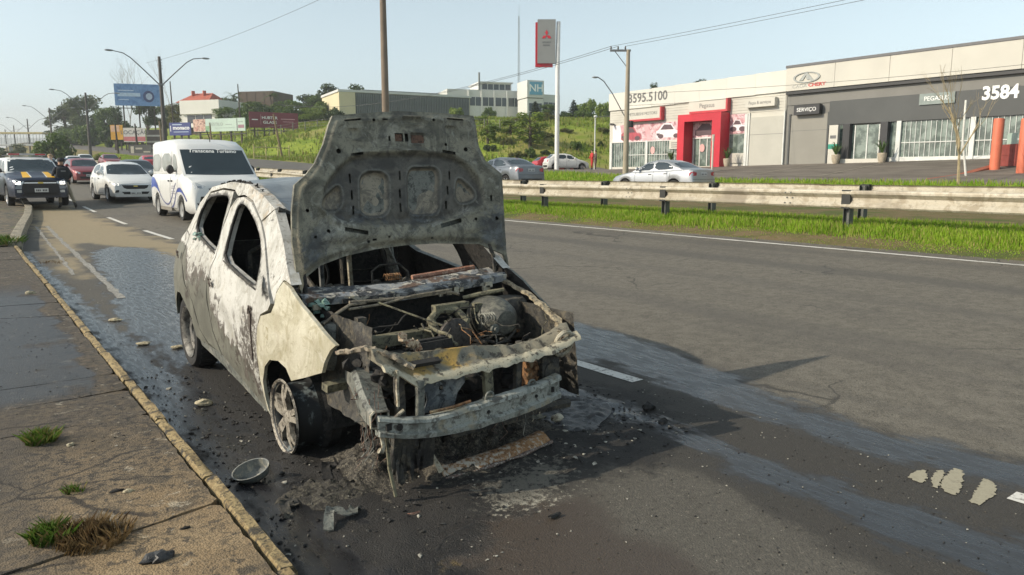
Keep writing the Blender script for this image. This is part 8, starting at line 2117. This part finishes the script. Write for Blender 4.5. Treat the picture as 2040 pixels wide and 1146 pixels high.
PLS = mottle('charred_plastic', [(.014, .014, .015), (.035, .035, .036), (.06, .055, .05)], 7, .45, bump=.4)
for pts, sd_, lb in (([(2.62, 3.18), (2.95, 3.14), (3.2, 3.28), (3.42, 3.42), (3.5, 3.62), (3.2, 3.68), (2.9, 3.62), (2.7, 3.42)], 3, 'flat charred plastic sheet right of the bumper beam'), ([(1.05, 3.3), (1.2, 3.12), (1.42, 3.05), (1.55, 3.2), (1.42, 3.4), (1.2, 3.5)], 8, 'crumpled heap of ash and char below the left front wheel')):
    big = 'heap' in lb
    ol_ = [(a + .03 * noise.noise((a * 9, b * 9, sd_)), b + .03 * noise.noise((a * 9, b * 9, sd_ + 4))) for a, b in subdiv(pts, .05)]
    V, F = cdt(ol_, [], .022); A_ = np.array(V); e_ = sdp(A_[:, 0], A_[:, 1], ol_)
    amp = .055 if big else .035
    zz = [float(gz(a, b)) + .006 + min(1, max(0, d) / .06) * amp * (abs(noise.noise((a * 13, b * 13, sd_))) * .9 + .5 * abs(noise.noise((a * 29, b * 29, sd_))) + .1) for (a, b), d in zip(V, e_)]
    m = MB(); m.add([(a, b, z) for (a, b), z in zip(V, zz)] + [(a, b, float(gz(a, b)) - .01) for a, b in V], F); n_ = len(V); no_ = len(ol_); m.f += [(i, (i + 1) % no_, n_ + (i + 1) % no_, n_ + i) for i in range(no_)]; m.m += [0] * no_
    single(m.build('ash_heap' if big else 'plastic_sheet', mottle('ash_heap', [(.012, .011, .010), (.045, .04, .033), (.11, .1, .075), (.022, .02, .018)], 26, .9, bump=.8, bscale=50) if big else PLS, None, smooth=35, fix=False), lb, 'debris', 'burnt scraps in front of the car')
for i, (x, y, a, L) in enumerate(((1.62, 3.32, .3, .35), (1.8, 3.26, -.4, .3), (2.05, 3.36, .2, .42), (2.3, 3.42, -.2, .35), (2.55, 3.34, .5, .3), (1.45, 3.52, 1.0, .3), (2.75, 3.5, .1, .25), (1.25, 2.95, .6, .22), (1.1, 3.2, 1.2, .2), (2.0, 3.22, .7, .2))):
    d = Vector((math.cos(a), math.sin(a))); q = r2.uniform(.015, .05)
    ribbon([(x - d.x * L / 2, y - d.y * L / 2, .01), (x - d.x * .05, y + .04, .012 + q), (x + .03, y - .03, .01 + q * .6), (x + d.x * L / 2, y + d.y * L / 2, .012)], r2.uniform(.02, .05), (CHAR, SOOTB, OLIVE, GREYB)[i % 4], 'burnt_strip', (['curled steel-grey strip left of the bent uprights', 'thin black strip under the left end of the beam', 'olive strip under the middle of the beam', 'grey strip under the right half of the beam', 'charred strip under the right end of the beam', 'black strip beside the left front wheel', 'olive strip behind the plastic sheet', 'grey strip between the ash heap and the reddish water', 'charred strip between the kerb and the ash heap', 'black strip behind the rusty panel'][i]), seed=i, curl=.03)
ribbon([(1.33, 2.30, .002), (1.40, 2.42, .003), (1.50, 2.52, .003), (1.60, 2.57, .002), (1.72, 2.59, .002)], .018, SOOTB, 'burnt_hose', 'flattened burnt hose lying on the reddish wet road in front', seed=5, th=.005, curl=.003)
ribbon([(1.49, 2.86, .003), (1.53, 2.83, .004), (1.58, 2.83, .003)], .006, PINKR, 'wire_scrap', 'short pinkish scrap of wire on the reddish wet road', seed=6, curl=.002)
# the cup-shaped shell by the kerb
sh = thing('plastic_shell', 'grey cup-shaped mirror shell lying tilted against the kerb', 'debris', (1.08, 3.68, .02))
M_ = Matrix.Translation((1.065, 3.63, .062)) @ Matrix.Scale(.8, 4) @ Matrix.Rotation(-.45, 4, 'Z') @ Matrix.Rotation(R(-16), 4, 'Y') @ Matrix.Rotation(R(30), 4, 'X')
rings = []; 
for rad, h in ((.004, -.085), (.05, -.078), (.082, -.05), (.1, -.01), (.104, .02), (.097, .02), (.09, -.008), (.072, -.042), (.04, -.066), (.004, -.07)):
    rings.append([M_ @ Vector((1.15 * rad * math.cos(a), .72 * rad * math.sin(a), h)) for a in (k / 28 * 6.2832 for k in range(28))])
m = MB(); m.loft(rings); m.build('shell', mottle('grey_shell', [(.12, .13, .13), (.19, .2, .19), (.34, .32, .26)], 14, .55), sh, smooth=50)
FOAM = mottle('cream_foam', [(.38, .32, .2), (.5, .44, .3), (.2, .165, .11)], 22, .9)
for x, y, d, lb in ((1.2, 5.09, (.11, .055, .045), 'cream block lying on the road beside the car door'), (1.235, 7.26, (.12, .05, .035), 'cream block lying behind the rear wheel'), (1.22, 8.64, (.13, .05, .035), 'cream block lying farthest up the wet road'), (1.46, 6.95, (.1, .05, .03), 'small cream chip near the rear wheel')):
    m = MB(); m.lump((x, y, d[2] * .42), (d[0] * 1.1, d[1] * 1.1, d[2] * 1.1), int(x * 97 + y * 13), .22, 2, 0, -.35)
    single(m.build('foam_block', FOAM, None), lb, 'block', 'cream blocks scattered on the road')
for i, (x, y, z, d, mt, lb) in enumerate(((.483, 2.853, .13, (.085, .05, .04), PLS, 'black melted lump on the pavement near the bottom edge'), (3.55, 3.24, .02, (.09, .06, .06), SOOTB, 'black charred lump on the road right of the plastic sheet'), (3.385, 2.975, .015, (.06, .04, .04), SOOTB, 'smaller charred lump nearer the camera than its neighbour'), (.50, 3.575, .125, (.035, .022, .018), FOAM, 'pale stone on the pavement beside a black crumb'), (.455, 3.615, .125, (.05, .02, .015), SOOTB, 'black crumb beside the pale stone on the pavement'), (.36, 4.40, .125, (.03, .02, .018), FOAM, 'pale stone near the farther grass tuft'), (.62, 3.05, .125, (.03, .012, .012), SOOTB, 'small dark twig-like crumb near the kerb'), (2.85, 3.36, .05, (.08, .05, .045), CREAM, 'whitish burnt cap on the plastic sheet'), (3.05, 3.05, .012, (.05, .03, .012), FOAM, 'pale flake on the road right of the rusty panel'), (.6, 10.4, .13, (.08, .05, .05), FOAM, 'pale stone on the wet pavement slabs'), (2.05, 2.42, .012, (.07, .02, .015), SOOTB, 'dark splinter on the road below the ash powder'))):
    m = MB(); 
    for k in range(3): m.lump((x + r2.uniform(-.25, .25) * d[0], y + r2.uniform(-.2, .2) * d[1], z), d, i * 7 + k, .3, 2)
    single(m.build('burnt_lump' if mt in (SOOTB, PLS, CREAM) else 'pale_stone', mt, None, smooth=45), lb, 'debris' if mt in (SOOTB, PLS, CREAM) else 'stone')

# ------------------------------------------------------------------ the day's haze
hz = bpy.data.materials.new('haze'); hz.use_nodes = True; ht_ = hz.node_tree; ht_.nodes.remove(ht_.nodes['Principled BSDF'])
pv = ht_.nodes.new('ShaderNodeVolumePrincipled'); pv.inputs['Color'].default_value = (.86, .9, .92, 1); pv.inputs['Density'].default_value = .00055; pv.inputs['Anisotropy'].default_value = .3
ht_.links.new(pv.outputs[0], ht_.nodes['Material Output'].inputs['Volume'])
m = MB(); m.bx((-320, -60, -3), (640, 930, 62)); tag(m.build('haze', hz, None), kind='stuff')
